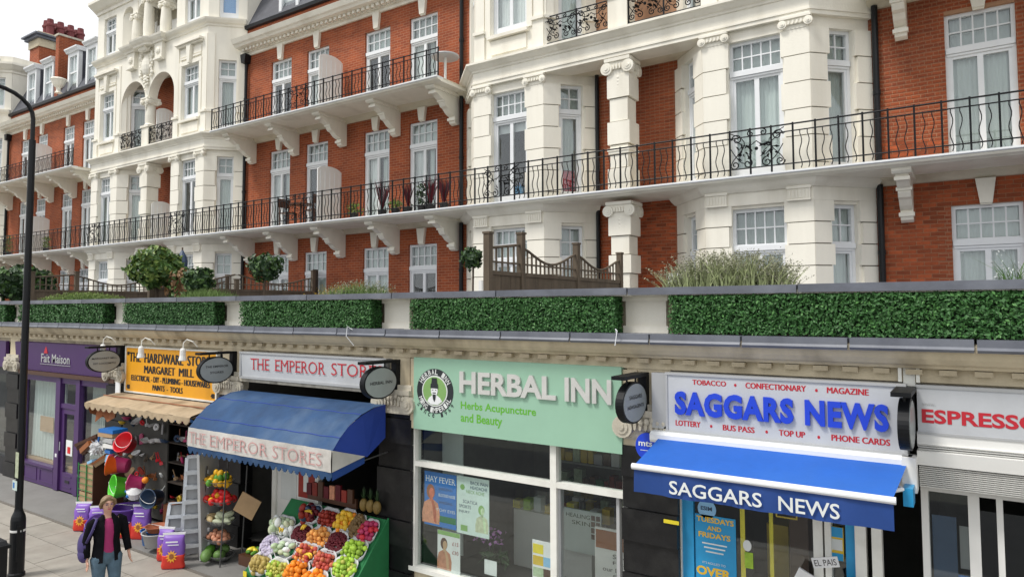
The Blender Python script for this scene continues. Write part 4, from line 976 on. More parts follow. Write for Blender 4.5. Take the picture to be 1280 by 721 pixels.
# ---- emperor stores ----
t = thing('grocery_shop', (-9.3, SY, 0), 'grocery shop with dark doorway behind the fruit display', 'shop')
obj('interior', shop_room(-11.15, -7.75, 4.0), 'room', t)
obj('door_frame', MB(S).box(-10.15, -10.05, -.06, .02, 0, 2.4).box(-9.05, -8.97, -.06, .02, 0, 2.4).box(-11.1, -7.75, -.06, .02, 2.35, 2.45), 'white_frame', t)
nb = obj('notice_board', MB(S).box(-10.05, -9.05, -.05, -.02, .35, 2.3), 'grey_white', t)
obj('poster', MB(S).box(-9.95, -9.55, -.02, -.012, 1.0, 1.7), 'net_white', nb); pr_ = obj('poster', MB(S).box(-9.5, -9.1, -.02, -.012, 1.1, 1.75), 'darkred', nb)
text('1', S, -9.37, -9.25, 1.2, 1.6, -.010, 'net_white', pr_, bold=.04)
for k in range(4):
    obj('shelf', MB(S).box(-8.9, -7.8, -2.2, -1.7, .6+.5*k, .63+.5*k), 'shelf', t)
    u = -8.85
    while u < -7.9:
        w_ = random.uniform(.07, .14); obj('tin', MB(S).box(u, u+w_, -2.0, -1.8, .63+.5*k, .63+.5*k+random.uniform(.12, .3)), random.choice(cols), t); u += w_+.02
b_ = thing('grocery_signboard', (-9.3, 7.65, 3.0), 'long white box sign with red serif letters THE EMPEROR STORES', 'sign')
obj('board', MB(S).prism_u([(0, 3.05), (.14, 3.04), (.16, 3.44), (0, 3.45)], -10.88, -7.38), 'sign_white', b_)
obj('rim', MB(S).box(-10.92, -7.34, 0, .175, 3.44, 3.47).box(-10.92, -7.34, 0, .16, 3.0, 3.04).box(-10.92, -10.88, 0, .165, 3.04, 3.44), 'sign_grey', b_)
F_ = Fr(0, SY-.155)
for s, u0, u1 in (('THE', -10.60, -10.10), ('EMPEROR', -9.93, -8.69), ('STORES', -8.54, -7.42)): text(s, F_, u0, u1, 3.17, 3.36, .004, 'red', b_, bold=-.008, serif=True)
obj('sign_bed', MB(S).box(-11.0, -7.4, -.1, .12, 2.94, 3.0), 'stone_carved', t)
aw = thing('blue_dutch_canopy', (-9.2, 7.4, 2.0), 'worn blue dutch canopy with white band lettered THE EMPEROR STORES', 'awning')
pf_ = [(7.62, 2.79), (7.38, 2.775), (7.13, 2.70), (6.90, 2.58), (6.73, 2.43), (6.60, 2.28)]
xa, xb = -10.82, -7.38; m = MB()
nx = 24
for i in range(nx+1):
    x = xa+(xb-xa)*i/nx; s = .008*math.sin(i*1.7)
    m.v += [(x, y-(s if 0 < j < 5 else 0), z+(s if 0 < j < 5 else 0)) for j, (y, z) in enumerate(pf_)]
for i in range(nx): m.f += [(6*i+j, 6*i+6+j, 6*i+7+j, 6*i+1+j) for j in range(5)]
obj('canopy_top', m, 'emperor_blue', aw, smooth=True)
piv = (7.25, 2.08)
for x, nm in ((xb, 0), (xa, 1)):
    m = MB(); m.v = [(x, *piv)]+[(x+(.03 if nm == 0 else -.03)*math.sin(j), y, z) for j, (y, z) in enumerate(pf_)]+[(x, 7.62, 2.3)]
    m.f = [(0, j, j+1) for j in range(1, 6)]+[(0, 7, 1)]; obj('side_hood', m, 'emperor_deep', aw)
    obj('side_band', MB().add([(x+.012, 7.2, 2.10), (x+.012, 6.595, 2.28), (x+.012, 6.585, 1.99), (x-.012, 7.2, 2.10), (x-.012, 6.6, 2.28), (x-.012, 6.6, 1.99)], [(0, 1, 2), (5, 4, 3), (0, 3, 4, 1), (1, 4, 5, 2), (2, 5, 3, 0)]), 'emperor_white', aw)
m = MB()
for i in range(nx+1):
    x = xa+(xb-xa)*i/nx; s = .008*math.sin(i*2.3); m.v += [(x, 6.59+s, 2.285), (x, 6.578+s, 2.14), (x, 6.582+s, 1.985)]
for i in range(nx): m.f += [(3*i+j, 3*i+3+j, 3*i+4+j, 3*i+1+j) for j in range(2)]
obj('front_band', m, 'emperor_white', aw, smooth=True)
F_ = Fr(0, 6.566)
for s, u0, u1 in (('THE', -10.75, -10.30), ('EMPEROR', -10.17, -8.75), ('STORES', -8.62, -7.56)): text(s, F_, u0, u1, 2.05, 2.225, .0, 'faded_red', aw, bold=-.014, serif=True)
scallop(aw, xa, xb, 6.6, 1.985, .12, 26, 'emperor_blue')
m = MB()
for j in range(5): pass
sc2 = obj('side_valance', MB().add([(xb, 6.6, 1.985), (xb, 7.2, 2.09), (xb, 7.2, 2.0), (xb, 6.9, 1.93), (xb, 6.6, 1.87), (xb-.01, 6.6, 1.985), (xb-.01, 7.2, 2.09), (xb-.01, 7.2, 2.0), (xb-.01, 6.9, 1.93), (xb-.01, 6.6, 1.87)], [(0, 1, 2, 3, 4), (9, 8, 7, 6, 5), (0, 5, 6, 1), (4, 3, 8, 9)]), 'awning_navy', aw)
for j in (2, 4):
    obj('seam', MB().tube([(xa+(xb-xa)*i/nx, pf_[j][0]-.008*math.sin(i*1.7)-.001, pf_[j][1]+.008*math.sin(i*1.7)+.001) for i in range(nx+1)], .007, 5), 'emperor_deep', aw)
obj('arm', MB().tube([(xb-.03, 7.7, 2.07), (xb-.03, 6.62, 1.99)], .012, 6), 'steel_dark', aw)
# ---- herbal inn ----
t = thing('herbal_shop', (-5.2, SY, 0), 'herbal shop with large white-framed window and glass door under the mint fascia', 'shop')
m = MB(S); a, b = -6.97, -3.52
m.box(a, a+.09, -.1, .03, .5, 2.5); m.box(-4.59, -4.50, -.1, .03, .02, 2.5); m.box(b-.06, b, -.1, .03, .02, 2.5)
m.box(a+.09, -4.59, -.095, .028, 1.93, 2.0); m.box(-4.5, b-.06, -.095, .028, 1.94, 2.01); m.box(a, -4.59, -.1, .06, .44, .50)
obj('frame', m, 'white_frame', t)
obj('stall_riser', MB(S).box(a, -4.59, -.1, .0, .02, .44), 'cream_dirty', t)
obj('inner_stile', MB(S).box(-3.70, -3.66, -.12, -.04, .1, 1.94).box(-4.50, -4.47, -.12, -.02, .1, 1.94), 'sign_grey', t)
for p, q, r, s in ((a+.09, -4.59, .5, 1.93), (a+.09, -4.59, 2.0, 2.5), (-4.5, b-.06, 2.01, 2.5), (-4.47, -3.70, .1, 1.94)): obj('pane', MB(S).box(p, q, -.05, -.044, r, s), 'glass_shop', t)
obj('interior', shop_room(-7.1, -3.45, 3.6), 'room_mid', t)
obj('side_panel', MB(S).box(-6.95, -6.55, -.7, -.68, .5, 2.5), 'net', t)
for k in range(5):
    obj('shelf', MB(S).box(-6.2, -4.3, -3.3, -2.9, .7+.42*k, .73+.42*k), 'stain_yellow' if k % 2 else 'shelf', t)
    u = -6.15
    while u < -4.4:
        w_ = random.uniform(.06, .16); obj('packet', MB(S).box(u, u+w_, -3.1, -2.95, .73+.42*k, .73+.42*k+random.uniform(.1, .3)), random.choice(['stain_yellow', 'lettuce', 'brown', 'stall_green', 'sign_grey', 'darkred', 'bucket_white']), t); u += w_+.02
obj('counter', MB(S).box(-6.3, -4.9, -2.2, -1.7, .1, 1.0), 'grey_white', t); obj('counter_glass', MB(S).box(-6.3, -4.9, -2.2, -1.7, 1.0, 1.35), 'glass_shop', t)
obj('ceiling_lamp', MB().lathe(-4.75, 9.0, [(.40, 2.62), (.38, 2.7), (.2, 2.78), (.03, 2.82), (.02, 3.1)], 24), 'net', t)
for i in range(9): obj('boxed_remedy', MB(S).box(-6.35+.2*i, -6.22+.2*i, -1.9, -1.75, 1.0, 1.12+.05*(i % 3)), ['bright_yellow', 'lime', 'net_white', 'stain_yellow', 'peach'][i % 5], t)
for i in range(3): obj('hanging_banner', MB(S).box(-6.2+.75*i, -5.7+.75*i, -2.3, -2.29, 2.15, 2.5), ['net', 'bright_yellow', 'wrapped'][i], t)
obj('white_cabinet', MB(S).box(-6.9, -6.4, -2.9, -2.4, 1.9, 2.6), 'grey_white', t)
ib = obj('notice_board', MB(S).box(-5.25, -4.62, -1.5, -1.47, .62, 1.24), 'net', t)
text('HEALING', S, -5.2, -4.8, 1.12, 1.18, -1.465, 'leaf_dark', ib); text('SKIN', S, -5.1, -4.8, 1.02, 1.08, -1.465, 'leaf_dark', ib)
for i in range(2):
    for j in range(4): obj('photo', MB(S).box(-4.78+.08*i, -4.72+.08*i, -1.465, -1.46, .85+.09*j, .92+.09*j), 'brown', ib)
ib = obj('notice_board', MB(S).box(-4.42, -3.72, -.9, -.87, .55, 1.25), 'grey_white', t)
obj('photo', MB(S).box(-4.40, -3.76, -.868, -.862, .98, 1.22), 'rust', ib)
for i, s in enumerate(('Smooth', 'Fatigue', 'our Immune', 'System')): text(s, S, -4.15+(-.15 if i == 2 else 0), -3.78, .87-.09*i, .925-.09*i, -.866, 'sign_black', ib)
b_ = thing('herbal_signboard', (-5.2, 7.65, 2.5), 'mint green fascia reading HERBAL INN Herbs Acupuncture and Beauty', 'sign')
obj('board', MB(S).box(-6.85, -3.55, 0, .10, 2.48, 3.51), 'mint', b_)
obj('end_trim', MB(S).box(-6.93, -6.855, 0, .08, 2.48, 3.49), 'cream_dirty', b_); obj('end_trim', MB(S).box(-3.545, -3.36, -.1, .07, 2.44, 3.48), 'cream_dirty', b_)
F_ = Fr(0, SY-.10)
for s, u0, u1 in (('HERBAL', -5.98, -4.44), ('INN', -4.31, -3.67)): text(s, F_, u0, u1, 3.055, 3.35, .004, 'metal_letter', b_, bold=.03, depth=.03)
text('Herbs Acupuncture', F_, -5.98, -4.75, 2.80, 2.935, 0, 'green_letter', b_, bold=.022); text('and Beauty', F_, -5.98, -5.28, 2.62, 2.775, 0, 'green_letter', b_, bold=.022)
lx, lz = -6.445, 3.045
lg = obj('roundel', MB(F_).disc(lx, lz, .335, .315, 0, .006, 48), 'logo_black', b_)
obj('roundel_ring', MB(F_).disc(lx, lz, .235, .22, .006, .009, 48), 'net_white', lg); obj('roundel_field', MB(F_).disc(lx, lz, .215, .20, .009, .012, 48), 'logo_green', lg)
obj('figure_robe', MB(F_).prism_d([(lx-.13, lz-.15), (lx-.06, lz-.19), (lx+.06, lz-.19), (lx+.14, lz-.14), (lx+.10, lz-.09), (lx+.03, lz-.05), (lx-.03, lz-.05), (lx-.1, lz-.1)], .012, .015), 'white_paint', lg)
obj('figure_face', MB(F_).disc(lx, lz+.01, .062, .085, .0155, .018, 20), 'white_paint', lg)
obj('figure_hat', MB(F_).prism_d([(lx-.07, lz+.04), (lx+.07, lz+.04), (lx+.065, lz+.10), (lx+.05, lz+.11), (lx+.045, lz+.185), (lx-.045, lz+.185), (lx-.05, lz+.11), (lx-.065, lz+.10)], .0185, .021), 'logo_black', lg)
obj('figure_beard', MB(F_).prism_d([(lx-.03, lz-.045), (lx+.03, lz-.045), (lx+.022, lz-.11), (lx, lz-.15), (lx-.022, lz-.11)], .0185, .021).box(lx-.03, lx+.03, .0185, .021, lz-.03, lz-.018).box(lx-.04, lx-.015, .0185, .021, lz+.012, lz+.02).box(lx+.015, lx+.04, .0185, .021, lz+.012, lz+.02), 'logo_black', lg)
def ring_text(s, fr, cx, cz, r, rz, a0, a1, h, wd, d, material, parent, flip=False, bold=.02):
    n = len(s)
    for i, ch in enumerate(s):
        if ch == ' ': continue
        a = math.radians(a0+(a1-a0)*(i/(n-1) if n > 1 else 0)); px, pz = cx+r*math.cos(a), cz+rz*math.sin(a)
        o = text(ch, Fr(0, 0), -wd/2, wd/2, -h/2, h/2, 0, material, parent, bold=bold)
        th = (a-math.pi/2) if not flip else (a+math.pi/2)
        pl_ = wloc(parent)
        for v in o.data.vertices:
            wx, wz = v.co.x+pl_.x, v.co.z+pl_.z
            rx, rz_ = wx*math.cos(th)-wz*math.sin(th), wx*math.sin(th)+wz*math.cos(th)
            p = fr.p(px+rx, d, pz+rz_); v.co = (p[0]-pl_.x, p[1]-pl_.y, p[2]-pl_.z)
ring_text('HERBAL INN', F_, lx, lz, .285, .27, 150, 30, .075, .05, .0095, 'net_white', lg)
ring_text('MING IMPERIAL', F_, lx, lz, .285, .27, 205, 335, .075, .045, .0095, 'net_white', lg, flip=True)
ring_text('Since 1969', F_, lx, lz+.02, .385, .37, 218, 325, .06, .04, .001, 'logo_black', b_, flip=True)
# posters in the window
def poster(nm, u0, u1, z0, z1, material, label, d=-.058):
    p = obj(nm, MB(S).box(u0, u1, d-.006, d, z0, z1), material, label=label, cat='poster', origin=((u0+u1)/2, SY, z0)); return p
d_ = -.057
p = poster('window_poster', -6.77, -6.18, 1.10, 1.86, 'poster_blue', 'blue HAY FEVER poster with a red-haired woman, in the mint shop window', d=d_)
text('HAY FEVER', S, -6.74, -6.2, 1.72, 1.80, d_, 'net_white', p, serif=True); text('BLOCKED NOSE', S, -6.5, -6.2, 1.53, 1.57, d_, 'net_white', p); text('ITCHY EYES', S, -6.55, -6.2, 1.32, 1.36, d_, 'net_white', p)
text('SNEEZING', S, -6.5, -6.25, 1.62, 1.655, d_, 'plastic_navy', p); text('WHEEZING', S, -6.5, -6.25, 1.43, 1.465, d_, 'plastic_navy', p)
obj('print', MB(S).box(-6.765, -6.185, d_, d_+.001, 1.17, 1.26), 'stall_green', p)
figure(p, -6.64, 1.13, .56, d_+.0012, 'peach', 'rust', 'onion')
p = poster('window_poster', -6.17, -5.61, 1.08, 1.87, 'poster_pale', 'pale green BACK PAIN poster beside the blue poster', d=d_)
for s, a0, a1, z0, c_ in (('BACK PAIN', -5.93, -5.63, 1.775, 'plastic_navy'), ('HEADACHE', -5.93, -5.64, 1.71, 'plastic_navy'), ('NECK ACHE', -6.0, -5.69, 1.645, 'logo_green'), ('SCIATICA', -6.06, -5.81, 1.505, 'plastic_navy'), ('SPORTS', -6.13, -5.92, 1.435, 'plastic_navy'), ('INJURY', -6.13, -5.94, 1.36, 'plastic_navy')): text(s, S, a0, a1, z0, z0+.045, d_, c_, p)
figure(p, -5.73, 1.14, .38, d_, 'lettuce', 'logo_green', 'wrapped'); obj('print', MB(S).box(-6.10, -5.98, d_, d_+.001, 1.12, 1.2), 'logo_green', p)
obj('print', MB(S).disc(-6.07, 1.72, .04, .04, d_, d_+.001, 16), 'logo_green', p)
p = poster('window_poster', -6.52, -6.11, .50, 1.06, 'net_white', 'white price poster with a woman\'s bare back, lowest in the shop window', d=d_)
obj('print', MB(S).box(-6.515, -6.115, d_, d_+.001, 1.0, 1.06), 'logo_green', p); figure(p, -6.39, .52, .45, d_+.0005, 'tan', 'brown', 'onion')
text('£15', S, -6.25, -6.14, .88, .93, d_, 'darkred', p); text('£30', S, -6.25, -6.14, .76, .81, d_, 'darkred', p)
p = poster('window_poster', -5.83, -5.62, .52, .72, 'net_white', 'small white card beside the orchid pot', d=-.25)
p = poster('window_poster', -4.98, -4.62, .52, 1.17, 'bucket_white', 'yellow and white leaflet stack leaning by the door post', d=-.16)
for k in range(7): obj('print', MB(S).box(-4.97+.16*(k % 2), -4.84+.16*(k % 2)+.03, -.16, -.158, .55+.15*(k//2), .67+.15*(k//2)), ['bright_yellow', 'onion', 'lettuce', 'brown', 'stain_yellow', 'plastic_lightblue', 'bright_yellow'][k], p)
obj('print', MB(S).box(-4.60, -4.59, -.16, -.158, .5, .6), 'onion', p)
# potted orchid
t = thing('orchid_plant', (-5.78, 8.1, .52), 'purple flowering orchid in white pot behind the shop window', 'plant')
obj('pot', MB().lathe(-5.78, 8.1, [(.06, .52), (.085, .66), (.08, .66)], 14), 'white_paint', t)
m = MB()
for a, s in ((-.16, 1), (.10, 1)): m.tube([(-5.78, 8.1, .65), (-5.78+a*.3, 8.1, .9), (-5.78+a, 8.08, 1.08), (-5.78+a*1.8, 8.05, 1.06)], .006, 5)
obj('stem', m, 'leaf_dark', t)
fl = []
for k in range(60): fl.append((-5.78+random.uniform(-.36, .28), 8.06+random.uniform(-.04, .04), 1.02+random.uniform(-.10, .12)))
obj('flower', leaves(fl, .05, aspect=1.2), 'orchid', t); obj('leaf', leaves([(-5.78+random.uniform(-.15, .3), 8.1+random.uniform(-.08, .08), .68+random.uniform(-.02, .12)) for _ in range(22)], .09, aspect=2.4), 'leaf_dark', t)
# ---- saggars news ----
t = thing('newsagent_shop', (-1.75, SY, 0), 'newsagent shopfront with blue and yellow window posters under the bright blue awning', 'shop')
m = MB(S)
for p, q in ((-2.98, -2.88), (-1.47, -1.38), (-1.36, -1.30), (-1.08, -.98), (-.93, -.84)): obj('door_post', MB(S).box(p, q, -.14, -.02, 0, 2.449), 'white_frame', t)
obj('display', MB(S).box(-2.7, -1.5, -.7, -.4, .1, 1.0), 'shelf', t); obj('head', MB(S).box(-3.0, -.55, -.14, .02, 2.45, 2.72), 'white_frame', t)
obj('interior', shop_room(-3.0, -.5, 3.5), 'room', t)
obj('window_panel', MB(S).box(-2.88, -2.75, -.12, -.06, .1, 2.45), 'cover_blue', t); obj('window_panel', MB(S).box(-1.17, -1.08, -.12, -.06, .1, 2.45), 'cover_blue', t)
obj('pane', MB(S).box(-2.75, -1.47, -.10, -.095, .3, 2.45), 'glass_shop', t); obj('pane', MB(S).box(-1.30, -1.17, -.10, -.095, .3, 2.45), 'glass_shop', t)
obj('yellow_strip', MB(S).box(-2.24, -2.19, -.13, -.12, .3, 2.2).box(-1.93, -1.89, -.13, -.12, .3, 2.3), 'bright_yellow', t)
obj('yellow_frame', MB(S).box(-1.86, -1.64, -.13, -.12, 1.97, 1.985).box(-1.86, -1.845, -.13, -.12, 1.985, 2.2).box(-1.655, -1.64, -.13, -.12, 1.985, 2.2), 'stain_yellow', t)
for i in range(4):
    for k in range(6):
        if (i*7+k*3) % 5 < 2: obj('magazine_cover', MB(S).box(-2.18+.17*i, -2.07+.17*i, -1.25, -1.23, .75+.2*k, .90+.2*k), ['darkred', 'stain_yellow', 'plastic_navy', 'sign_grey', 'rust', 'brown', 'stain_yellow', 'onion'][(i*3+k*5) % 8], t)
obj('rack', MB(S).box(-1.85, -1.65, -.9, -.7, .2, 1.9), 'brown', t); obj('rack', MB(S).box(-2.2, -1.95, -1.4, -1.1, .2, 1.6), 'stain_yellow', t)
obj('rounded_badge', MB(S).disc(-2.16, 1.62, .045, .06, -.094, -.09, 16), 'net_white', t); obj('badge', MB(S).box(-2.19, -2.10, -.094, -.09, 1.38, 1.55), 'lime', t)
obj('window_post_label', MB(S).box(-3.04, -2.86, .095, .105, 1.77, 1.81), 'bright_yellow', t)
d_ = -.085
p = obj('window_poster', MB(S).box(-2.74, -2.28, d_-.006, d_, .7, 1.88), 'cover_blue', label='tall blue window poster with yellow words under the SAGGARS awning', cat='poster', origin=(-2.5, SY, .7))
text('TUESDAYS', S, -2.72, -2.30, 1.80, 1.86, d_, 'cover_yellow', p, bold=.03); text('AND', S, -2.60, -2.44, 1.715, 1.765, d_, 'cover_yellow', p, bold=.03); text('FRIDAYS', S, -2.70, -2.34, 1.63, 1.69, d_, 'cover_yellow', p, bold=.03)
text("IT'S ROLLED TO", S, -2.66, -2.40, 1.34, 1.365, d_, 'net_white', p); text('OVER', S, -2.73, -2.34, 1.21, 1.31, d_, 'cover_yellow', p, bold=.04); text('GAME', S, -2.70, -2.36, 1.08, 1.18, d_, 'cover_yellow', p, bold=.04)
for i in range(3): obj('print', MB(S).box(-2.66+.02*i, -2.38-.02*i, d_, d_+.001, 1.56-.045*i, 1.575-.045*i), 'net_white', p)
p = obj('round_sticker', MB(S).disc(-2.60, 1.945, .105, .105, d_-.006, d_, 28), 'plastic_lightblue', label='round pale blue ESIM sticker above the tall blue poster', cat='sticker', origin=(-2.6, SY, 1.84))
text('ESIM', S, -2.67, -2.54, 1.93, 1.975, d_, 'plastic_navy', p, bold=.03)
p = obj('newspaper_sign', MB(S).box(-1.45, -1.20, .10, .115, 1.62, 1.72), 'bucket_white', label='white tilted newspaper header reading EL PAIS at the newsagent door', cat='sign', origin=(-1.3, SY-.1, 1.62))
text('EL PAIS', S, -1.43, -1.22, 1.64, 1.70, .116, 'sign_black', p); p.rotation_euler = (0, R(-14), 0)
p = obj('newspaper', MB(S).box(-1.68, -1.48, .04, .07, 1.32, 1.53), 'bucket_white', label='folded white newspaper in the rack left of the newsagent door post', cat='newspaper', origin=(-1.6, SY, 1.35)); p.rotation_euler = (0, R(25), 0)
p = obj('newspaper', MB(S).box(-1.2, -1.0, .05, .08, 1.35, 1.54), 'sign_grey', label='grey folded newspaper in the rack below the EL PAIS header', cat='newspaper', origin=(-1.1, SY, 1.35)); p.rotation_euler = (0, R(-12), 0)
p = obj('magazine', MB(S).box(-1.32, -1.19, -.08, -.06, 1.65, 1.98), 'stain_yellow', label='orange and blue magazine hanging behind the narrow door pane', cat='magazine', origin=(-1.25, SY, 1.65))
obj('cover_print', MB(S).box(-1.31, -1.20, -.06, -.058, 1.75, 1.86), 'net_white', p); obj('cover_print', MB(S).box(-1.315, -1.195, -.06, -.057, 1.65, 1.72), 'cover_blue', p); obj('cover_print', MB(S).box(-1.315, -1.195, -.06, -.057, 1.88, 1.98), 'cover_blue', p)
b_ = thing('news_signboard', (-1.75, 7.6, 2.84), 'white box sign with thick blue letters SAGGARS NEWS and small red words', 'sign')
obj('box', MB(S).box(-2.93, -.60, 0, .20, 2.84, 3.46), 'sign_white', b_); obj('rim', MB(S).box(-2.96, -.57, -.02, .215, 3.46, 3.485).box(-2.96, -.57, -.02, .215, 2.815, 2.84).box(-2.955, -2.93, -.02, .212, 2.84, 3.46).box(-.60, -.575, -.02, .212, 2.84, 3.46), 'sign_grey', b_)
obj('silver_return', MB(S).box(-3.14, -2.957, 0, .16, 2.84, 3.47), 'sign_grey', b_)
F_ = Fr(0, SY-.2)
for s, u0, u1 in (('SAGGARS', -2.84, -1.58), ('NEWS', -1.47, -.72)): text(s, F_, u0, u1, 3.025, 3.285, .004, 'signblue', b_, bold=.045, depth=.03, space=1.1)
for s, u0, u1, z0, z1 in (('TOBACCO', -2.64, -2.27, 3.365, 3.42), ('CONFECTIONARY', -2.06, -1.46, 3.36, 3.42), ('MAGAZINE', -1.26, -.89, 3.36, 3.42), ('LOTTERY', -2.84, -2.56, 2.90, 2.96), ('BUS PASS', -2.31, -1.98, 2.895, 2.955), ('TOP UP', -1.73, -1.48, 2.895, 2.955), ('PHONE CARDS', -1.23, -.72, 2.895, 2.955)): text(s, F_, u0, u1, z0, z1, .001, 'red', b_, bold=0, fat=.0035)
for u, z in ((-2.17, 3.385), (-1.36, 3.38), (-2.44, 2.925), (-1.855, 2.92), (-1.35, 2.915)): obj('bullet', MB(F_).disc(u, z, .013, .016, 0, .003, 12), 'red', b_)
aw = thing('blue_awning', (-1.8, 7.4, 2.3), 'bright blue roller awning with white bar and valance reading SAGGARS NEWS', 'awning')
obj('housing', MB().prism_u([(.12, 2.70), (.27, 2.70), (.29, 2.73), (.29, 2.79), (.25, 2.82), (.12, 2.82)], -3.12, -.54, S), 'white_paint', aw)
n = 24; m = MB(); xa, xb = -3.04, -.64
for i in range(n+1):
    k = i/n; x0_, x1_ = -3.02+(2.44)*k, -3.03+2.39*k; s = .004*math.sin(i*1.9)
    m.v += [(x0_, 7.46, 2.745), (x0_*.5+x1_*.5, 7.15, 2.655+s), (x1_, 6.86, 2.58)]
for i in range(n): m.f += [(3*i+j, 3*i+3+j, 3*i+4+j, 3*i+1+j) for j in range(2)]
obj('canvas', m, 'awning_blue', aw, smooth=True)
obj('front_bar', MB().tube([(xa-.02, 6.84, 2.555), (xb+.02, 6.84, 2.555)], .032, 12), 'white_paint', aw)
m = MB()
for i in range(n+1):
    k = i/n; x = xa+(xb-xa)*k; s = .012*math.sin(i*.9)+.006*math.sin(i*2.7); m.v += [(x, 6.845, 2.535), (x, 6.835+s, 2.42), (x, 6.83+s*1.6, 2.295)]
for i in range(n): m.f += [(3*i+j, 3*i+3+j, 3*i+4+j, 3*i+1+j) for j in range(2)]
obj('valance', m, 'awning_navy', aw, smooth=True)
F_ = Fr(0, 6.80)
text('SAGGARS', F_, -2.64, -1.73, 2.335, 2.47, 0, 'net_white', aw, bold=.012); text('NEWS', F_, -1.58, -1.06, 2.335, 2.47, 0, 'net_white', aw, bold=.012)
for x in (-2.85, -.85): obj('arm', MB().tube([(x, 7.6, 2.62), (x+.25, 7.2, 2.58), (x, 6.88, 2.55)], .018, 6), 'white_paint', aw)
obj('end_bracket', MB(S).box(-.62, -.5, .1, .3, 2.5, 2.82), 'grey_white', aw)
p = obj('lightbox_sign', MB(S).box(-.60, -.52, .3, .5, 2.42, 2.58), 'cover_blue', label='small blue lightbox at the right end of the blue awning', cat='sign', origin=(-.57, 7.3, 2.42))
pass
p = thing('projecting_roundel', (-3.26, 7.68, 2.5), 'round dark blue projecting sign tucked under the capital left of the blue awning', 'sign')
obj('disc', MB(S).disc(-3.22, 2.62, .13, .15, .10, .16, 28), 'signblue', p); text('mts', S, -3.31, -3.14, 2.62, 2.68, .162, 'net_white', p, bold=.02); obj('rule', MB(S).box(-3.29, -3.15, .16, .163, 2.57, 2.576), 'net_white', p)
# ---- espresso shop ----
t = thing('cafe_shop', (.5, SY, 0), 'cafe shopfront at the right edge under slatted white shutter boxes', 'shop')
obj('interior', shop_room(-.5, 4.5, 3.5), 'room', t)
m = MB(S)
for p, q in ((-.50, -.44), (-.12, -.03), (.10, .15), (.32, .44), (2.5, 2.6)): m.box(p, q, -.3, -.12, 0, 2.55)
m.box(-.5, 4.4, -.3, -.1, 2.45, 2.52); obj('frame', m, 'grey_white', t)
obj('side_panel', MB(S).box(.46, 2.4, -.05, 0, 0, 2.5), 'wrapped', t)
obj('pane', MB(S).box(-.44, -.12, -.2, -.195, .2, 2.45), 'glass_shop', t); obj('pane', MB(S).box(-.03, .32, -.22, -.215, .1, 2.3), 'glass', t)
obj('blue_poster', MB(S).box(-.42, -.22, -.24, -.23, 1.6, 2.2), 'plastic_navy', t); obj('poster', MB(S).box(-.20, -.06, -.34, -.33, 1.7, 2.1), 'sign_grey', t)
obj('poster', MB(S).box(-.22, -.08, -.26, -.25, 1.35, 1.66), 'poster_blue', t); obj('print', MB(S).box(-.2, -.1, -.25, -.247, 1.4, 1.58), 'bucket_pink', t)
obj('shutter_head', MB(S).box(-.5, 4.5, -.02, .10, 2.90, 3.03), 'grey_white', t); obj('shutter_housing', MB(S).prism_u([(0, 2.74), (.16, 2.74), (.18, 2.87), (0, 2.88)], -.5, 4.5), 'grey_white', t)
sl = None
for z in [2.885, 2.905, 2.925]+[2.72-.018*i for i in range(11)]:
    if sl is None: sl = obj('slat', MB(S).prism_u([(.02, z-.006), (.13, z-.006), (.14, z+.004), (.02, z+.004)], -.49, 4.5), 'grey_white', t); z_ = z
    else: inst(sl, t, 0, 0, z-z_)
obj('shutter_curtain', MB(S).box(-.49, 4.5, -.02, .02, 2.52, 2.74), 'sign_grey', t); obj('shutter_curtain_top', MB(S).box(-.49, 4.5, -.03, .012, 2.88, 2.95), 'sign_grey', t)
obj('white_bracket', MB(S).box(-.60, -.50, .0, .09, 3.46, 3.7).box(-.64, -.61, .09, .12, 3.5, 3.75).box(-.49, -.46, .09, .12, 3.5, 3.75), 'white_frame', par)
b_ = thing('espresso_signboard', (.7, 7.65, 3.03), 'white box sign with red letters ESPRESSO at the right edge', 'sign')
obj('box', MB(S).box(-.49, 3.2, 0, .10, 3.04, 3.45), 'sign_white', b_); obj('rim', MB(S).box(-.5, 3.2, 0, .11, 3.45, 3.48).box(-.5, 3.2, 0, .11, 3.02, 3.04), 'sign_grey', b_)
F_ = Fr(0, SY-.1); text('ESPRESSO', F_, -.455, .46, 3.125, 3.255, .002, 'red', b_, bold=.03); text('www.', F_, -.45, -.34, 3.285, 3.31, .002, 'sign_grey', b_)
obj('lamp_hook', MB().tube([(-3.5, 7.43, 3.9), (-3.5, 7.40, 3.97), (-3.47, 7.38, 3.95), (-3.49, 7.36, 3.78)], .006, 5), 'white_paint', par); obj('lamp_hook', MB().tube([(-7.9, 7.43, 3.9), (-7.98, 7.40, 3.95), (-7.98, 7.38, 3.8), (-7.9, 7.46, 3.66)], .006, 5), 'white_paint', par)
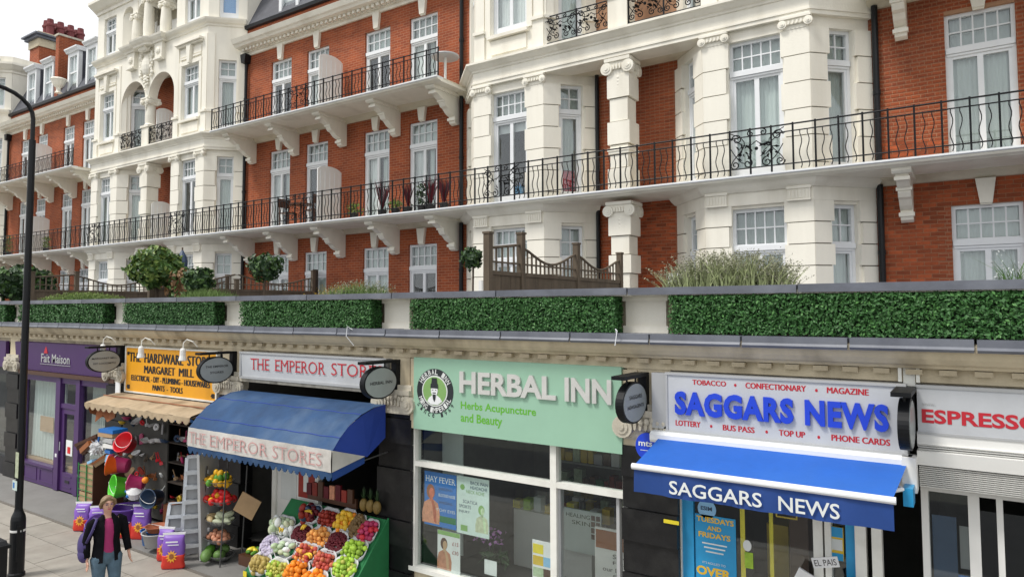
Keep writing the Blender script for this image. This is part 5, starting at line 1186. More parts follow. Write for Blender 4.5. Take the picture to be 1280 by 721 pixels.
# artificial hedges
HL = ['trimmed artificial hedge panel above the dark shop at the left edge', 'trimmed artificial hedge panel above the purple shopfront', 'trimmed artificial hedge panel above the yellow hardware board', 'trimmed artificial hedge panel above THE EMPEROR STORES sign', 'trimmed artificial hedge panel above the mint green fascia', 'longest-looking artificial hedge panel at right, above SAGGARS NEWS']
for i, (c0, c1) in enumerate(zip(PC[1:-1], PC[2:])):
    a, b = c0+(.26 if c0 > -4 else .50), c1-.30
    if c0 > -4: a = -2.93; b = .6 if c1 < 1 else b
    if i == 6: continue
    if i == 5: b = 3.9
    t = thing('hedge_panel', ((a+b)/2, 7.7, 3.92), HL[i], 'hedge', 'artificial hedges along the shop parapet')
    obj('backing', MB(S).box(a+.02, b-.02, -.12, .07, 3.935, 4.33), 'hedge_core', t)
    far = i < 2; dens = 2600 if far else (4200 if i == 2 else 6500)
    A = (b-a)*.42; n = int(A*dens); sz = .034 if far else .024
    pts = np.column_stack([np.random.uniform(a, b, n), SY-np.random.uniform(.06, .15, n), np.random.uniform(3.925, 4.345, n)])
    n2 = int((b-a)*.25*dens*.6); top = np.column_stack([np.random.uniform(a, b, n2), SY-np.random.uniform(-.1, .14, n2), np.random.uniform(4.31, 4.355, n2)])
    n3 = int(.42*.25*dens*1.2); end = np.column_stack([b-np.random.uniform(-.01, .04, n3), SY-np.random.uniform(-.1, .14, n3), np.random.uniform(3.93, 4.34, n3)])
    P = np.vstack([pts, top, end]); sel = np.random.rand(len(P)) < .14
    obj('foliage', leaves(P[~sel], sz, nrm=(0, -1, .35), spread=.9), 'leaf_hedge', t, kind='stuff'); obj('foliage', leaves(P[sel], sz*.9, nrm=(0, -1, .4), spread=.9), 'leaf_hedge2', t, kind='stuff')
# ================= ground =================
gr = obj('ground', MB().quad((-1500, 1500, -.2), (1500, 1500, -.2), (1500, -1500, -.2), (-1500, -1500, -.2)), 'earth', kind='structure')
obj('road', MB().quad((-120, 2.6, -.13), (60, 2.6, -.13), (60, -9, -.13), (-120, -9, -.13)), 'asphalt', kind='structure')
obj('kerb', MB().box(-120, 60, -2.9, -2.6, -.2, 0), 'kerb', kind='structure')
pv = obj('pavement', MB().box(-120, 60, -7.75, -2.9, -.2, -.012), 'joint', kind='structure')
obj('forecourt', MB().box(-30.0, 6.0, -7.75, -6.66, -.1, .004), 'forecourt', pv)
obj('drain_channel', MB().box(-30.0, 6.0, -6.66, -6.60, -.1, -.004), 'joint', pv)
far = MB(); sl = None
rows = [(2.92, 3.5), (3.5, 4.12), (4.12, 4.73), (4.73, 5.34), (5.34, 5.97), (5.97, 6.59)]
protos = {}
for r, (ya, yb) in enumerate(rows):
    x = -60+random.uniform(0, .9)
    while x < 10:
        w_ = .9
        if r >= 2 and -19.5 < x < -6.5:
            if r not in protos: protos[r] = (obj('paving_slab', MB().box(x+.006, x+w_-.006, -yb+.006, -ya-.006, -.05, 0), 'paving', pv), x)
            else: inst(protos[r][0], pv, x-protos[r][1], 0, random.uniform(-.003, .003))
        else: far.box(x+.006, x+w_-.006, -yb+.006, -ya-.006, -.05, random.uniform(-.002, .002))
        x += w_
obj('paving_slabs', far, 'paving', pv, kind='stuff')
# ================= street lamp, bin =================
t = thing('street_lamp', (-12.8, 4.95, 0), 'tall black street lamp with swept arm at the left edge of the pavement', 'street lamp')
x, y = -12.8, 4.95
obj('base', MB().lathe(x, y, [(.12, 0), (.12, .05), (.105, .07), (.105, .88), (.095, .94), (.062, 1.02), (.058, 1.05)], 20), 'black_paint', t, smooth=False)
obj('door', MB().box(x+.02, x+.108, -y-.03, -y+.05, .25, .8), 'black_paint', t)
obj('shaft', MB().tube([(x, y, 1.0), (x, y, 4.2), (x, y, 7.0)], [.055, .052, .05], 14), 'black_paint', t)
pts = [(x, y, 6.9), (x, y, 7.35)]+[(x, y-.55*(1-math.cos(a)), 7.35+.42*math.sin(a)) for a in [R(15*i) for i in range(1, 6)]]+[(x, y-.9, 7.82), (x, y-2.2, 8.0)]
obj('arm', MB().tube(pts, .034, 10), 'black_paint', t)
obj('lantern', MB().box(x-.14, x+.14, -y+2.1, -y+2.8, 7.93, 8.08).tbox(x-.08, x+.08, x-.13, x+.13, -y+2.2, -y+2.7, 7.85, 7.93), 'sign_grey', t)
obj('notice', MB().box(x-.03, x+.08, -y+.055, -y+.06, 1.55, 1.95), 'wrapped', t); obj('notice', MB().box(x-.10, x+.06, -y+.058, -y+.063, 1.35, 1.5), 'poster_pale', t); obj('print', MB().box(x-.08, x-.02, -y+.063, -y+.064, 1.38, 1.47), 'poster_blue', t)
obj('band', MB().lathe(x, y, [(.107, .70), (.109, .705), (.109, .73), (.107, .735)], 20), 'grey_white', t)
t = thing('litter_bin', (-12.3, 4.1, 0), 'black litter bin at the lower left corner beside the street lamp', 'litter bin')
obj('body', MB().box(-12.5, -11.95, -4.5, -3.95, 0.02, .72), 'black_paint', t); obj('hood', MB().box(-12.53, -11.92, -4.53, -3.92, .72, .77).tbox(-12.5, -11.95, -12.44, -12.0, -4.5, -3.95, .77, .82), 'black_paint', t)
# ================= roof terrace =================
def bush(name, cx, cy, cz, r, label, mat1, mat2=None, n=1400, size=.07, sz=1., stem=None, trunk=None):
    t = thing(name, (cx, cy, 3.76), label, 'shrub')
    if stem: obj('stem', MB().tube([(cx, cy, 3.76), (cx+.02, cy, cz-r*sz*.5)], stem, 8), 'bark', t)
    d = np.random.normal(size=(n, 3)); d /= np.linalg.norm(d, axis=1)[:, None]
    lob = .80+.16*np.sin(d[:, 0]*5+cx)*np.cos(d[:, 2]*4+1)+.14*np.sin(d[:, 1]*7+d[:, 2]*6+cx)
    rr = r*lob*np.random.uniform(.55, 1.05, n)**.6
    P = np.array([cx, cy, cz])+d*rr[:, None]*np.array([1, 1, sz])
    k = np.random.rand(n) < (.35 if mat2 else 0)
    obj('foliage', leaves(P[~k], size, nrm=d[~k], spread=.8), mat1, t, kind='stuff')
    if mat2: obj('foliage', leaves(P[k], size, nrm=d[k], spread=.8), mat2, t, kind='stuff')
    return t
bush('round_shrub', -15.7, 8.7, 5.2, .66, 'large leafy shrub with yellow-green top beside the terrace fence post', 'leaf_bush', 'leaf_bush2', 2400, .085, .80, .04)
bush('round_shrub', -14.1, 8.75, 4.85, .34, 'small dark green round shrub right of the large yellow-green shrub', 'leaf_dark', 'leaf_bush', 1100, .07)
bush('russet_shrub', -14.9, 8.95, 4.75, .45, 'small russet shrub between the two green terrace shrubs', 'leaf_red', 'leaf_bush', 700, .07)
bush('round_shrub', -23.2, 8.8, 5.0, .95, 'broad dark green shrub behind the lamp post at the left edge', 'leaf_dark', 'leaf_bush', 3000, .10, .62)
bush('topiary_ball', -11.63, 8.6, 5.03, .37, 'clipped ball tree on thin stem in front of the red brick range', 'leaf_dark', 'leaf_bush', 1300, .055, .85, .018)
bush('topiary_ball', -6.35, 8.4, 4.98, .185, 'smaller clipped ball tree beside the tall grey fence posts', 'leaf_dark', 'leaf_bush', 700, .04, 1.1, .015)
def tufts(name, x0, x1, y, z0, h, n, label, material, tip=None, cat='plant', lean=.25, w=.006, yd=.2, tipn=4):
    t = thing(name, ((x0+x1)/2, y, 3.76), label, cat)
    m = MB(); tp = []
    for i in range(n):
        x = random.uniform(x0, x1); yy = y+random.uniform(-yd, yd); q = (x-x0)/(x1-x0); hh = h*random.uniform(.45, 1)*(.6+.4*math.sin(math.pi*q)); lx = random.gauss(0, lean)*hh+(q-.5)*.25*hh; ly = random.gauss(0, lean)*hh*.5
        p0, p1, p2 = (x, yy, z0), (x+lx*.4, yy+ly*.4, z0+hh*.6), (x+lx, yy+ly, z0+hh)
        a = random.uniform(0, 3.1); dx, dy = w*math.cos(a), w*math.sin(a)
        m.add([(p0[0]-dx, p0[1]-dy, p0[2]), (p0[0]+dx, p0[1]+dy, p0[2]), (p1[0]+dx, p1[1]+dy, p1[2]), (p1[0]-dx, p1[1]-dy, p1[2]), p2], [(0, 1, 2, 3), (3, 2, 4)])
        for k in range(tipn): s = k/tipn*.35; tp.append((p2[0]-lx*s+random.gauss(0, .006), p2[1]-ly*s, p2[2]-hh*s*.5))
    obj('foliage', m, material, t, kind='stuff')
    if tip: obj('flower_tips', leaves(tp, .015, aspect=2.4), tip, t, kind='stuff')
    obj('planter', MB().box(x0-.02, x1+.02, -y-yd, -y+yd, 3.762, z0+.02), 'wood_dark', t)
    return t
tufts('lavender_bed', -3.15, -1.75, 8.25, 4.3, .62, 1500, 'wide bushy lavender with grey-green stems above the SAGGARS NEWS hedge', 'lavender', 'lavender_tip', lean=.34, tipn=4, w=.006)
tufts('grass_clump', -13.7, -12.0, 8.15, 4.3, .38, 1500, 'bright green grass clump left of the clipped ball tree', 'grass', lean=.3)
tufts('grass_clump', -9.2, -7.9, 8.15, 4.3, .40, 900, 'wispy green grass clump before the two red-brick floor windows', 'grass', 'lavender_tip', lean=.35, tipn=1)
tufts('wildflower_bed', -19.9, -16.3, 8.15, 4.3, .36, 1800, 'straggling yellow-green planting by the left lamp post', 'grass', 'leaf_bush2', lean=.4, tipn=3)
tufts('climbing_plant', .2, .6, 8.2, 4.3, .5, 70, 'sprig of white-flowered plant at the right edge above the hedge', 'leaf_bush', 'net_white', lean=.4, tipn=2)
tufts('pale_flower_plant', -14.0, -12.9, 12.0, 4.3, .55, 200, 'yellow-leaved potted plant behind the trellis near the ball tree', 'leaf_bush2', 'lemon', lean=.4, tipn=3)
def fence(x, ys, tops, label, gate=False):
    """perpendicular timber fence: posts, boarded lower part, open trellis with dipping top rail"""
    t = thing('trellis_fence', (x, ys[0], 3.76), label, 'fence')
    for y, zt in zip(ys, tops):
        p = obj('post', MB().box(x-.05, x+.05, -y-.05, -y+.05, 3.762, zt-.03), 'wood_fence', t); obj('post_cap', MB().box(x-.062, x+.062, -y-.062, -y+.062, zt-.03, zt), 'wood_fence', p)
    for (ya, yb), (ta, tb) in zip(zip(ys, ys[1:]), zip(tops, tops[1:])):
        a, b = ya+.05, yb-.05; L = b-a; zb = 4.74
        n = max(3, int(L/.35))
        for i in range(n): obj('board', MB().box(x-.012, x+.012, -(a+L*(i+1)/n)+.004, -(a+L*i/n)-.004, 3.85, zb-.03), 'wood_fence', t)
        obj('rail', MB().box(x-.03, x+.03, -b, -a, zb-.03, zb+.03), 'wood_fence', t)
        dip = lambda q, a=ya: (5.10+.10*q if a < 8.5 else 5.16-.22*math.sin(math.pi*q)**1.3)
        k = max(5, int(L/.13))
        for i in range(1, k): q = i/k; y = a+L*q; obj('lath', MB().box(x-.012, x+.012, -y-.012, -y+.012, zb+.03, dip(q)), 'wood_fence', t)
        obj('top_rail', MB().tube([(x, a+L*i/10, dip(i/10)) for i in range(11)], .022, 5), 'wood_fence', t)
        obj('lath', MB().box(x-.014, x+.014, -b, -a, zb+.15, zb+.175), 'wood_fence', t)
    return t
fence(-5.85, [8.12, 9.0, 10.8, 12.6], [5.33, 5.40, 5.38, 5.33], 'grey-brown trellis fence with four capped posts running back above the mint sign')
fence(-16.6, [9.05, 11.4, 14.0], [5.28, 5.05, 5.40], 'trellis fence running back behind the large yellow-green shrub')
fence(-20.9, [8.2, 9.3, 11.5, 14.0], [5.25, 5.3, 5.2, 5.4], 'leftmost trellis fence in front of the far red brick range')
obj('terrace_post', MB().box(-16.98, -16.86, -14.42, -14.3, 3.765, 5.45), 'wood_dark', label='lone dark timber post against the red brick left of the grass clump', cat='post', origin=(-16.9, 14.35, 3.765))
t = thing('closed_parasol', (-16.2, 9.6, 3.76), 'folded navy parasol behind the terrace shrubs', 'parasol')
obj('pole', MB().tube([(-16.2, 9.6, 3.77), (-16.2, 9.6, 5.75)], .02, 8), 'wood_fence', t); obj('canopy', MB().lathe(-16.2, 9.6, [(.10, 4.75), (.09, 5.0), (.12, 5.2), (.13, 5.4), (.09, 5.55), (.02, 5.68)], 10), 'plastic_navy', t)
t = thing('garden_chair', (-5.1, 13.6, 3.76), 'white garden chair beside the pillar on the roof terrace', 'chair')
obj('seat', MB().box(-5.35, -4.9, -13.8, -13.35, 4.15, 4.19), 'bucket_white', t); obj('backrest', MB().tbox(-5.38, -4.92, -5.3, -5.0, -13.85, -13.8, 4.19, 4.95), 'bucket_white', t)
for px in (-5.33, -4.93):
    for py in (13.38, 13.77): obj('leg', MB().box(px-.02, px+.02, -py-.02, -py+.02, 3.765, 4.15), 'bucket_white', t)
t = thing('garden_bench', (-7.6, 11.5, 3.76), 'white slatted bench seen through the trellis fence', 'bench')
for i in range(4): obj('slat', MB().box(-8.5, -6.7, -11.6, -11.57, 4.32+.13*i, 4.40+.13*i), 'grey_white', t)
obj('leg', MB().box(-8.45, -8.38, -11.7, -11.4, 3.765, 4.8), 'grey_white', t); obj('leg', MB().box(-6.82, -6.75, -11.7, -11.4, 3.765, 4.8), 'grey_white', t); obj('seat', MB().box(-8.5, -6.7, -11.55, -11.1, 4.18, 4.22), 'grey_white', t)
# pots and furniture on the main balcony
def pot_plant(x, y, z, h, kind, label, potm='sign_black'):
    t = thing('potted_plant', (x, y, z), label, 'plant', 'plants along the main balcony')
    obj('pot', MB().lathe(x, y, [(.09, z+.002), (.13, z+.2), (.14, z+.21), (.12, z+.2)], 12), potm, t)
    m = MB()
    if kind == 'spike':
        for i in range(26):
            a = random.uniform(0, 6.28); s = random.uniform(.1, .35)*h; m.add([(x-.01, y, z+.2), (x+.01, y, z+.2), (x+.6*s*math.cos(a)+.012, y+.6*s*math.sin(a), z+.2+h*.6), (x+s*math.cos(a), y+s*math.sin(a), z+.2+h*random.uniform(.7, 1)), (x+.6*s*math.cos(a)-.012, y+.6*s*math.sin(a), z+.2+h*.6)], [(0, 1, 2, 3, 4)])
        obj('foliage', m, 'cherry', t, kind='stuff')
    else:
        c = [(x+random.gauss(0, .09), y+random.gauss(0, .09), z+.2+random.uniform(0, h)) for _ in range(160)]
        obj('foliage', leaves(c, .05), 'leaf_dark' if kind == 'cone' else 'leaf_bush2', t, kind='stuff')
for i, (x, h, k, lb) in enumerate([(-13.5, .95, 'spike', 'red spiky cordyline beside the white screen on the main balcony'), (-13.0, .25, 'low', 'low green and yellow potted plant right of the red cordyline'), (-12.55, .8, 'spike', 'second red cordyline on the main balcony, middle of three'),
                                     (-12.05, .6, 'cone', 'small conical evergreen in front of the white-curtained french window'), (-11.75, .9, 'spike', 'third red cordyline nearest the downpipe of the brick range'), (-14.6, .3, 'low', 'low dark planter left of the red cordylines'),
                                     (-11.3, .85, 'spike', 'spiky dark plant next to the black downpipe'), (-37.6, .8, 'low', 'bushy green plant on the far main balcony at the left edge'), (-33.8, .5, 'low', 'pink-flowering pot plant on the far main balcony')]):
    pot_plant(x, 13.75, 6.72, h, k, lb)
t = thing('balcony_table', (-16.9, 13.75, 6.72), 'small dark wooden table and chairs left of the white screen on the main balcony', 'table')
obj('tabletop', MB().lathe(-16.9, 13.75, [(.33, 7.38), (.33, 7.41), (.01, 7.411)], 20), 'brown', t); obj('leg', MB().tube([(-16.9, 13.75, 6.73), (-16.9, 13.75, 7.38)], .03, 6), 'brown', t)
for s in (-1, 1):
    c = thing('balcony_chair', (-16.9+s*.6, 13.75, 6.72), ['dark folding chair left of the small balcony table', 'dark folding chair right of the small balcony table'][s > 0], 'chair')
    x = -16.9+s*.6
    obj('seat', MB().box(x-.2, x+.2, -13.95, -13.55, 7.15, 7.18), 'brown', c); obj('backrest', MB().box(x+s*.2-.015, x+s*.2+.015, -13.95, -13.55, 7.35, 7.62), 'brown', c)
    for a in (-.18, .18):
        for b in (13.58, 13.92): obj('leg', MB().box(x+a-.015, x+a+.015, -b-.015, -b+.015, 6.73, 7.15 if a*s < 0 else 7.6), 'brown', c)
t = thing('garden_table', (-11.4, 13.9, 10.1), 'round stone-grey pedestal table on the upper balcony by the downpipe', 'table')
obj('tabletop', MB().lathe(-11.4, 13.9, [(.36, 10.83), (.37, 10.85), (.36, 10.88), (.01, 10.881)], 24), 'sign_grey', t); obj('leg', MB().tube([(-11.4, 13.9, 10.11), (-11.4, 13.9, 10.83)], .035, 8), 'grey_white', t); obj('base', MB().lathe(-11.4, 13.9, [(.22, 10.10), (.22, 10.13), (.04, 10.16)], 16), 'sign_grey', t)
t = thing('beach_bag', (-9.05, 13.85, 6.72), 'blue and turquoise beach bag behind the ornate railing panel', 'bag')
obj('bag', MB().tbox(-9.25, -8.85, -9.15, -8.95, -13.95, -13.75, 6.72, 7.15), 'plastic_lightblue', t); obj('handle', MB().tube([(-9.12, 13.85, 7.13), (-9.05, 13.85, 7.25), (-8.98, 13.85, 7.13)], .012, 6), 'plastic_blue', t)
# ================= goods in front of the shops =================
def place(t, rz=0, rx=0, ry=0): t.rotation_euler = (rx, ry, rz); return t
def bucket(x, y, z, material, label, r=.17, h=.28, axis=(-.75, -.6, .25), n=1, mats=None, group='plastic buckets outside the hardware shop', name='bucket', cat='bucket'):
    t = thing(name, (x, y, z), label, cat, group)
    wall_ = [(r*.72, 0), (r*.76, .005), (r*.97, h*.93), (r*1.05, h*.93), (r*1.06, h), (r*.98, h), (r*.95, h*.95), (r*.72, .02), (.001, .02)]
    m = MB().lathe(0, 0, wall_, 22); o = obj('body', MB(), None, t); o.data = D.meshes.new('body'); o.data.from_pydata(m.v, [], m.f); o.data.materials.append(MAT[material])
    for p in o.data.polygons: p.use_smooth = True
    hd = MB().tube([(r*1.03*math.cos(a), r*.3-r*.8*math.sin(a), h+.01-.05*math.sin(a)) for a in [math.pi*i/10 for i in range(11)]], .005, 5)
    ho = obj('handle', MB(), None, t); ho.data = D.meshes.new('handle'); ho.data.from_pydata(hd.v, [], hd.f); ho.data.materials.append(MAT['grey_white'])
    t.rotation_euler = Vector(axis).to_track_quat('Z', 'Y').to_euler()
    return t
def local(name, mb, material, parent, smooth=False):     # mesh given in the parent's own coordinates
    me = D.meshes.new(name); me.from_pydata(mb.v, [], mb.f); me.materials.append(MAT[material])
    if smooth: me.polygons.foreach_set('use_smooth', [True]*len(me.polygons))
    o = D.objects.new(name, me); C.objects.link(o); o.parent = parent; return o
AX = (.35, -.9, .15)
bucket(-13.50, 7.05, 1.62, 'bucket_red', 'bright red bucket hanging highest, under the beige canopy', .19, .22, (.25, -.8, .5))
bucket(-13.55, 7.05, 1.24, 'bucket_pink', 'long pink bucket nested behind the orange one', .17, .34, (-.75, -.55, .12))
bucket(-13.70, 6.98, 1.24, 'grey_white', 'white-rimmed bucket nested between the orange and pink ones', .18, .10, (-.75, -.55, .12))
bucket(-13.68, 6.95, 1.25, 'bucket_orange', 'orange bucket tilted towards the street, in front of its nest', .185, .2, (-.62, -.7, .12))
bucket(-13.42, 6.95, .88, 'bucket_green', 'lime green tub hanging below the orange bucket', .22, .24, (-.2, -.95, .15))
bucket(-12.98, 7.05, .98, 'bucket_pink', 'pink bucket right of the lime green tub', .15, .26, (-.7, -.6, .1))
bucket(-13.35, 6.95, .12, 'bucket_purple', 'large deep purple tub on the ground behind the compost sacks', .30, .42, (0, 0, 1)); bucket(-13.85, 6.75, .10, 'bucket_purple', 'round purple tub standing on edge behind the woman', .27, .12, (.45, -.85, .2))
bucket(-12.35, 6.85, .05, 'plastic_blue', 'blue bucket on the ground right of the purple-topped sacks', .16, .26, (0, 0, 1)); bucket(-12.05, 6.8, .34, 'terracotta', 'terracotta trough in the grey basket beside the ladder', .19, .10, (0, 0, 1))
bucket(-12.05, 6.8, .10, 'sign_grey', 'grey basket on the ground beside the step ladder', .24, .24, (0, 0, 1)); bucket(-12.72, 7.2, .75, 'plastic_navy', 'dark navy watering bucket hanging near the doorway', .17, .28, (.3, -.9, .1))
t = thing('watering_can', (-13.1, 6.95, .78), 'white patterned watering can hanging under the lime green tub', 'watering can')
local('body', MB().lathe(0, 0, [(.13, 0), (.14, .14), (.05, .2), (.04, .2)], 16), 'bucket_white', t); local('spout', MB().tube([(-.1, 0, .05), (-.24, -.05, .18)], [.03, .015], 8), 'bucket_white', t); local('spots', MB().ball((.02, -.13, .07), .035, 8, 5).ball((-.06, -.12, .12), .03, 8, 5), 'plastic_blue', t); t.rotation_euler = (.3, .5, 0)
t = thing('ball_toy', (-12.75, 6.95, 1.1), 'small orange ball hanging in the hardware shop entrance', 'ball'); local('ball', MB().ball((0, 0, 0), .06, 12, 8), 'orange', t, True); local('string', MB().tube([(0, 0, .05), (0, 0, .4)], .004, 4), 'sign_black', t)
# green wire rack of crates
t = thing('wire_rack', (-14.95, 7.2, 0), 'green wire rack holding brown cartons beside the purple shopfront', 'rack')
m = MB()
for X in (-.33, 0, .33):
    for Y_ in (-.25, .25): m.tube([(X, Y_, 0), (X, Y_, 1.12)], .012, 5)
for k in range(9):
    z = .12+k*.12; m.tube([(-.33, -.25, z), (.33, -.25, z), (.33, .25, z), (-.33, .25, z)], .007, 4, closed=True)
local('frame', m, 'green_wire', t)
for k in range(4):
    for i in range(2): local('carton', MB().box(-.31+.31*i, -.01+.31*i, -.23, .23, .03+.27*k, .28+.27*k), ['cardboard', 'tan', 'cardboard'][(k+i) % 3], t)
local('side_board', MB().box(.36, .385, -.3, .3, .02, 1.2), 'brown', t)
def block(name, x, y, z, L, W, H, material, label, rot, cat, extra=None):
    t = thing(name, (x, y, z), label, cat); local('body', MB().box(-L/2, L/2, -W/2, W/2, 0, H), material, t); t.rotation_euler = rot
    if extra: extra(t)
    return t
def bristles(mt, L, W, dz):
    def f(t):
        m = MB()
        for i in range(int(L/.03)):
            for j in range(2): x = -L/2+.015+i*.03; m.tbox(x-.006, x+.006, x-.012, x+.012, -W/2+.01+j*W*.5, -W/2+.03+j*W*.5, -dz, 0)
        local('bristles', m, mt, t)
    return f
block('broom_head', -15.05, 7.0, 1.55, .62, .09, .06, 'brown', 'long dark brown broom head sticking out at top left of the goods', (0, R(-22), R(15)), 'broom', bristles('brown', .6, .09, .08))
block('broom_head', -14.4, 6.95, 1.27, .42, .09, .05, 'rust', 'reddish wooden broom head above the green wire rack', (R(20), R(-28), R(10)), 'broom', bristles('tan', .4, .09, .07))
block('carpet_roll', -14.95, 6.95, 1.42, .4, .1, .1, 'rust', 'short red-brown brush under the long broom head', (0, R(-30), 0), 'brush', bristles('brown', .38, .1, .05))
block('storage_box', -14.05, 7.0, 1.84, .46, .3, .07, 'plastic_blue', 'blue plastic box lid stacked on top under the canopy', (0, 0, R(5)), 'box')
block('storage_box', -14.08, 7.0, 1.76, .44, .3, .075, 'tan', 'tan carton directly beneath the blue box lid', (0, 0, R(8)), 'box')
block('storage_box', -13.98, 7.0, 1.66, .44, .28, .08, 'sign_grey', 'grey tray beneath the tan carton', (0, 0, R(-4)), 'box')
block('storage_box', -13.92, 7.0, 1.56, .42, .28, .07, 'grey_white', 'pale tray lowest in the stack under the blue lid', (0, 0, R(6)), 'box')
block('dust_pan', -14.0, 6.98, 1.47, .2, .2, .06, 'plastic_blue', 'small blue dustpan right of the white mop', (R(10), 0, 0), 'dustpan'); block('dust_pan', -14.62, 6.92, 1.20, .2, .14, .05, 'plastic_lightblue', 'light blue dustpan at the left over the green rack', (0, R(-20), 0), 'dustpan'); block('scoop', -13.98, 6.9, 1.28, .12, .1, .14, 'plastic_lightblue', 'pale blue scoop hanging beside the orange bucket', (0, R(20), 0), 'scoop')
t = thing('mop_head', (-14.55, 6.95, 1.5), 'fluffy white mop head hanging among the brooms', 'mop')
d_ = np.random.normal(size=(260, 3)); d_ /= np.linalg.norm(d_, axis=1)[:, None]
local('strands', leaves(d_*np.array([.17, .08, .11])*np.random.uniform(.5, 1, (260, 1)), .07, aspect=2.5), 'bucket_white', t); local('socket', MB().tube([(0, 0, .05), (.05, .02, .25)], .02, 8), 'plastic_blue', t)
block('flower_pot_stack', -12.55, 7.35, .02, .2, .2, .6, 'rust', 'tall red-brown stack of pots beside the shop doorway post', (0, 0, R(10)), 'pots')
# small stock hanging and standing in the entrance
GK = [('scrubbing_brush', 'brush', 'scrubbing brush'), ('dish', 'dish', 'shallow dish'), ('packet', 'packet', 'small packet'), ('roll', 'roll', 'little roll of tape')]
gm = ['bucket_white', 'tan', 'plastic_blue', 'bucket_red', 'rust', 'sign_grey', 'brown', 'stain_yellow', 'bucket_pink', 'plastic_navy', 'cardboard', 'wood_fence', 'darkred', 'net_white']
CW = dict(bucket_white='white', tan='tan', plastic_blue='blue', bucket_red='red', rust='rust-brown', sign_grey='grey', brown='dark brown', stain_yellow='mustard', bucket_pink='pink', plastic_navy='navy', cardboard='cardboard-coloured', wood_fence='wooden brown', darkred='dark red', net_white='off-white')
def goods(x, y, z):
    k = random.randrange(4); nm, ct, lb = GK[k]; s_ = random.uniform(.05, .11); m = MB()
    if k == 0: m.tbox(-s_*.5, s_*.5, -s_*.35, s_*.35, -.03, .03, -.02, .03); m.tube([(0, 0, .03), (0, 0, .03+s_*2)], .01, 5)
    elif k == 1: m.lathe(0, 0, [(s_*.6, 0), (s_*.65, .01), (s_*1.1, s_*.6), (s_*1.0, s_*.6), (s_*.6, .02), (.001, .02)], 12)
    elif k == 2: m.tbox(-s_*.5, s_*.5, -s_*.42, s_*.42, -.015, .015, -s_, s_*.9); m.box(-s_*.3, s_*.3, -.004, .004, s_*.9, s_*1.1)
    else: m.tube([(s_*.6*math.cos(a), 0, s_*.6*math.sin(a)) for a in [6.283*i/10 for i in range(10)]], s_*.3, 6, closed=True)
    gmn = random.choice(gm); o = local(nm, m, gmn, None); o.location = (x, y, z); o.rotation_euler = (random.uniform(-.5, .5), random.uniform(-.8, .8), random.uniform(-.8, .8)); tag(o, CW[gmn]+' '+lb+(' on the board behind the buckets' if y < 7.65 else ' on the shelves left of the step ladder'), ct, 'small '+ct+' stock in the hardware entrance')
for i in range(54): goods(-14.85+(i % 9)*.19+random.uniform(-.05, .05), 7.58, .3+(i//9)*.32+random.uniform(-.06, .06))
for z in (.12, .5, .88, 1.26, 1.64, 2.0):
    for i in range(11): goods(-13.12+.105*i+random.uniform(-.02, .02), random.uniform(7.68, 7.85), z+.06)
# compost sacks
def sack(x, y, h, w_, rz, label, lean=0., red=.42):
    t = thing('compost_sack', (x, y, 0.004), label, 'sack', 'purple and red compost sacks')
    def shell(z0, z1, off=0.):
        m = MB(); n = 16; K = 9
        for k in range(K+1):
            z = z0+(z1-z0)*k/K; q = z/h; pw = w_/2*(1-.10*max(0, q-.8)*5*.5)+.006*math.sin(z*40)+off; pd = .085*(math.sin(math.pi*min(1, max(.02, q*.92+.06)))**.45)+off
            for i in range(n):
                a = 2*math.pi*i/n; c, s_ = math.cos(a), math.sin(a); m.v.append((pw*math.copysign(abs(c)**.5, c)+.008*math.sin(z*23+i), pd*math.copysign(abs(s_)**.7, s_), z))
        for k in range(K):
            for i in range(n): m.f.append((k*n+i, k*n+(i+1) % n, (k+1)*n+(i+1) % n, (k+1)*n+i))
        m.f.append(tuple(range(n))[::-1]); m.f.append(tuple(K*n+i for i in range(n))); return m
    local('sack_body', shell(0.0, h), 'compost_purple', t, True); local('red_base', shell(0.004, h*red, .003), 'compost_red', t, True)
    local('top_fold', MB().tbox(-w_/2+.01, w_/2-.01, -w_/2-.01, w_/2+.01, -.012, .012, h-.03, h+.035), 'bucket_white', t)
    m = MB()
    for k in range(11):
        a = k*2*math.pi/11; p = (.0+.05*math.cos(a), h*.40+.06*math.sin(a)); L = .045
        m.quad((p[0]-L*.35*math.sin(a), .102, p[1]+L*.35*math.cos(a)), (p[0]+L*math.cos(a), .099, p[1]+L*math.sin(a)), (p[0]+L*.35*math.sin(a), .102, p[1]-L*.35*math.cos(a)), (p[0]-L*.6*math.cos(a), .104, p[1]-L*.6*math.sin(a)))
    local('flower_print', m, 'compost_flower', t); local('flower_centre', MB().disc(0, h*.40, .035, .04, .1, .106, 12), 'rust', t)
    local('word_print', MB().box(-w_*.3, w_*.25, .088, .094, h*.80, h*.84).box(-w_*.2, w_*.3, .090, .096, h*.72, h*.745), 'bucket_white', t)
    t.rotation_euler = (R(lean), 0, R(rz)); return t
sack(-11.02, 6.50, .53, .34, 42, 'front compost sack before the step ladder, nearest the street', -4)
sack(-11.45, 6.62, .52, .28, 25, 'narrower compost sack just left of the front one by the ladder', -3)
sack(-12.92, 6.98, .58, .34, 30, 'compost sack standing right of the red sack by the purple tubs', -4)
sack(-13.2, 6.86, .40, .3, 35, 'squat mostly red compost sack behind the woman\'s shoulder', -8, .85)
sack(-14.35, 6.62, .50, .3, 35, 'leftmost compost sack in front of the purple shopfront', -6)
sack(-13.95, 6.72, .46, .32, 48, 'compost sack leaning right of the leftmost one, partly behind the woman', -10)
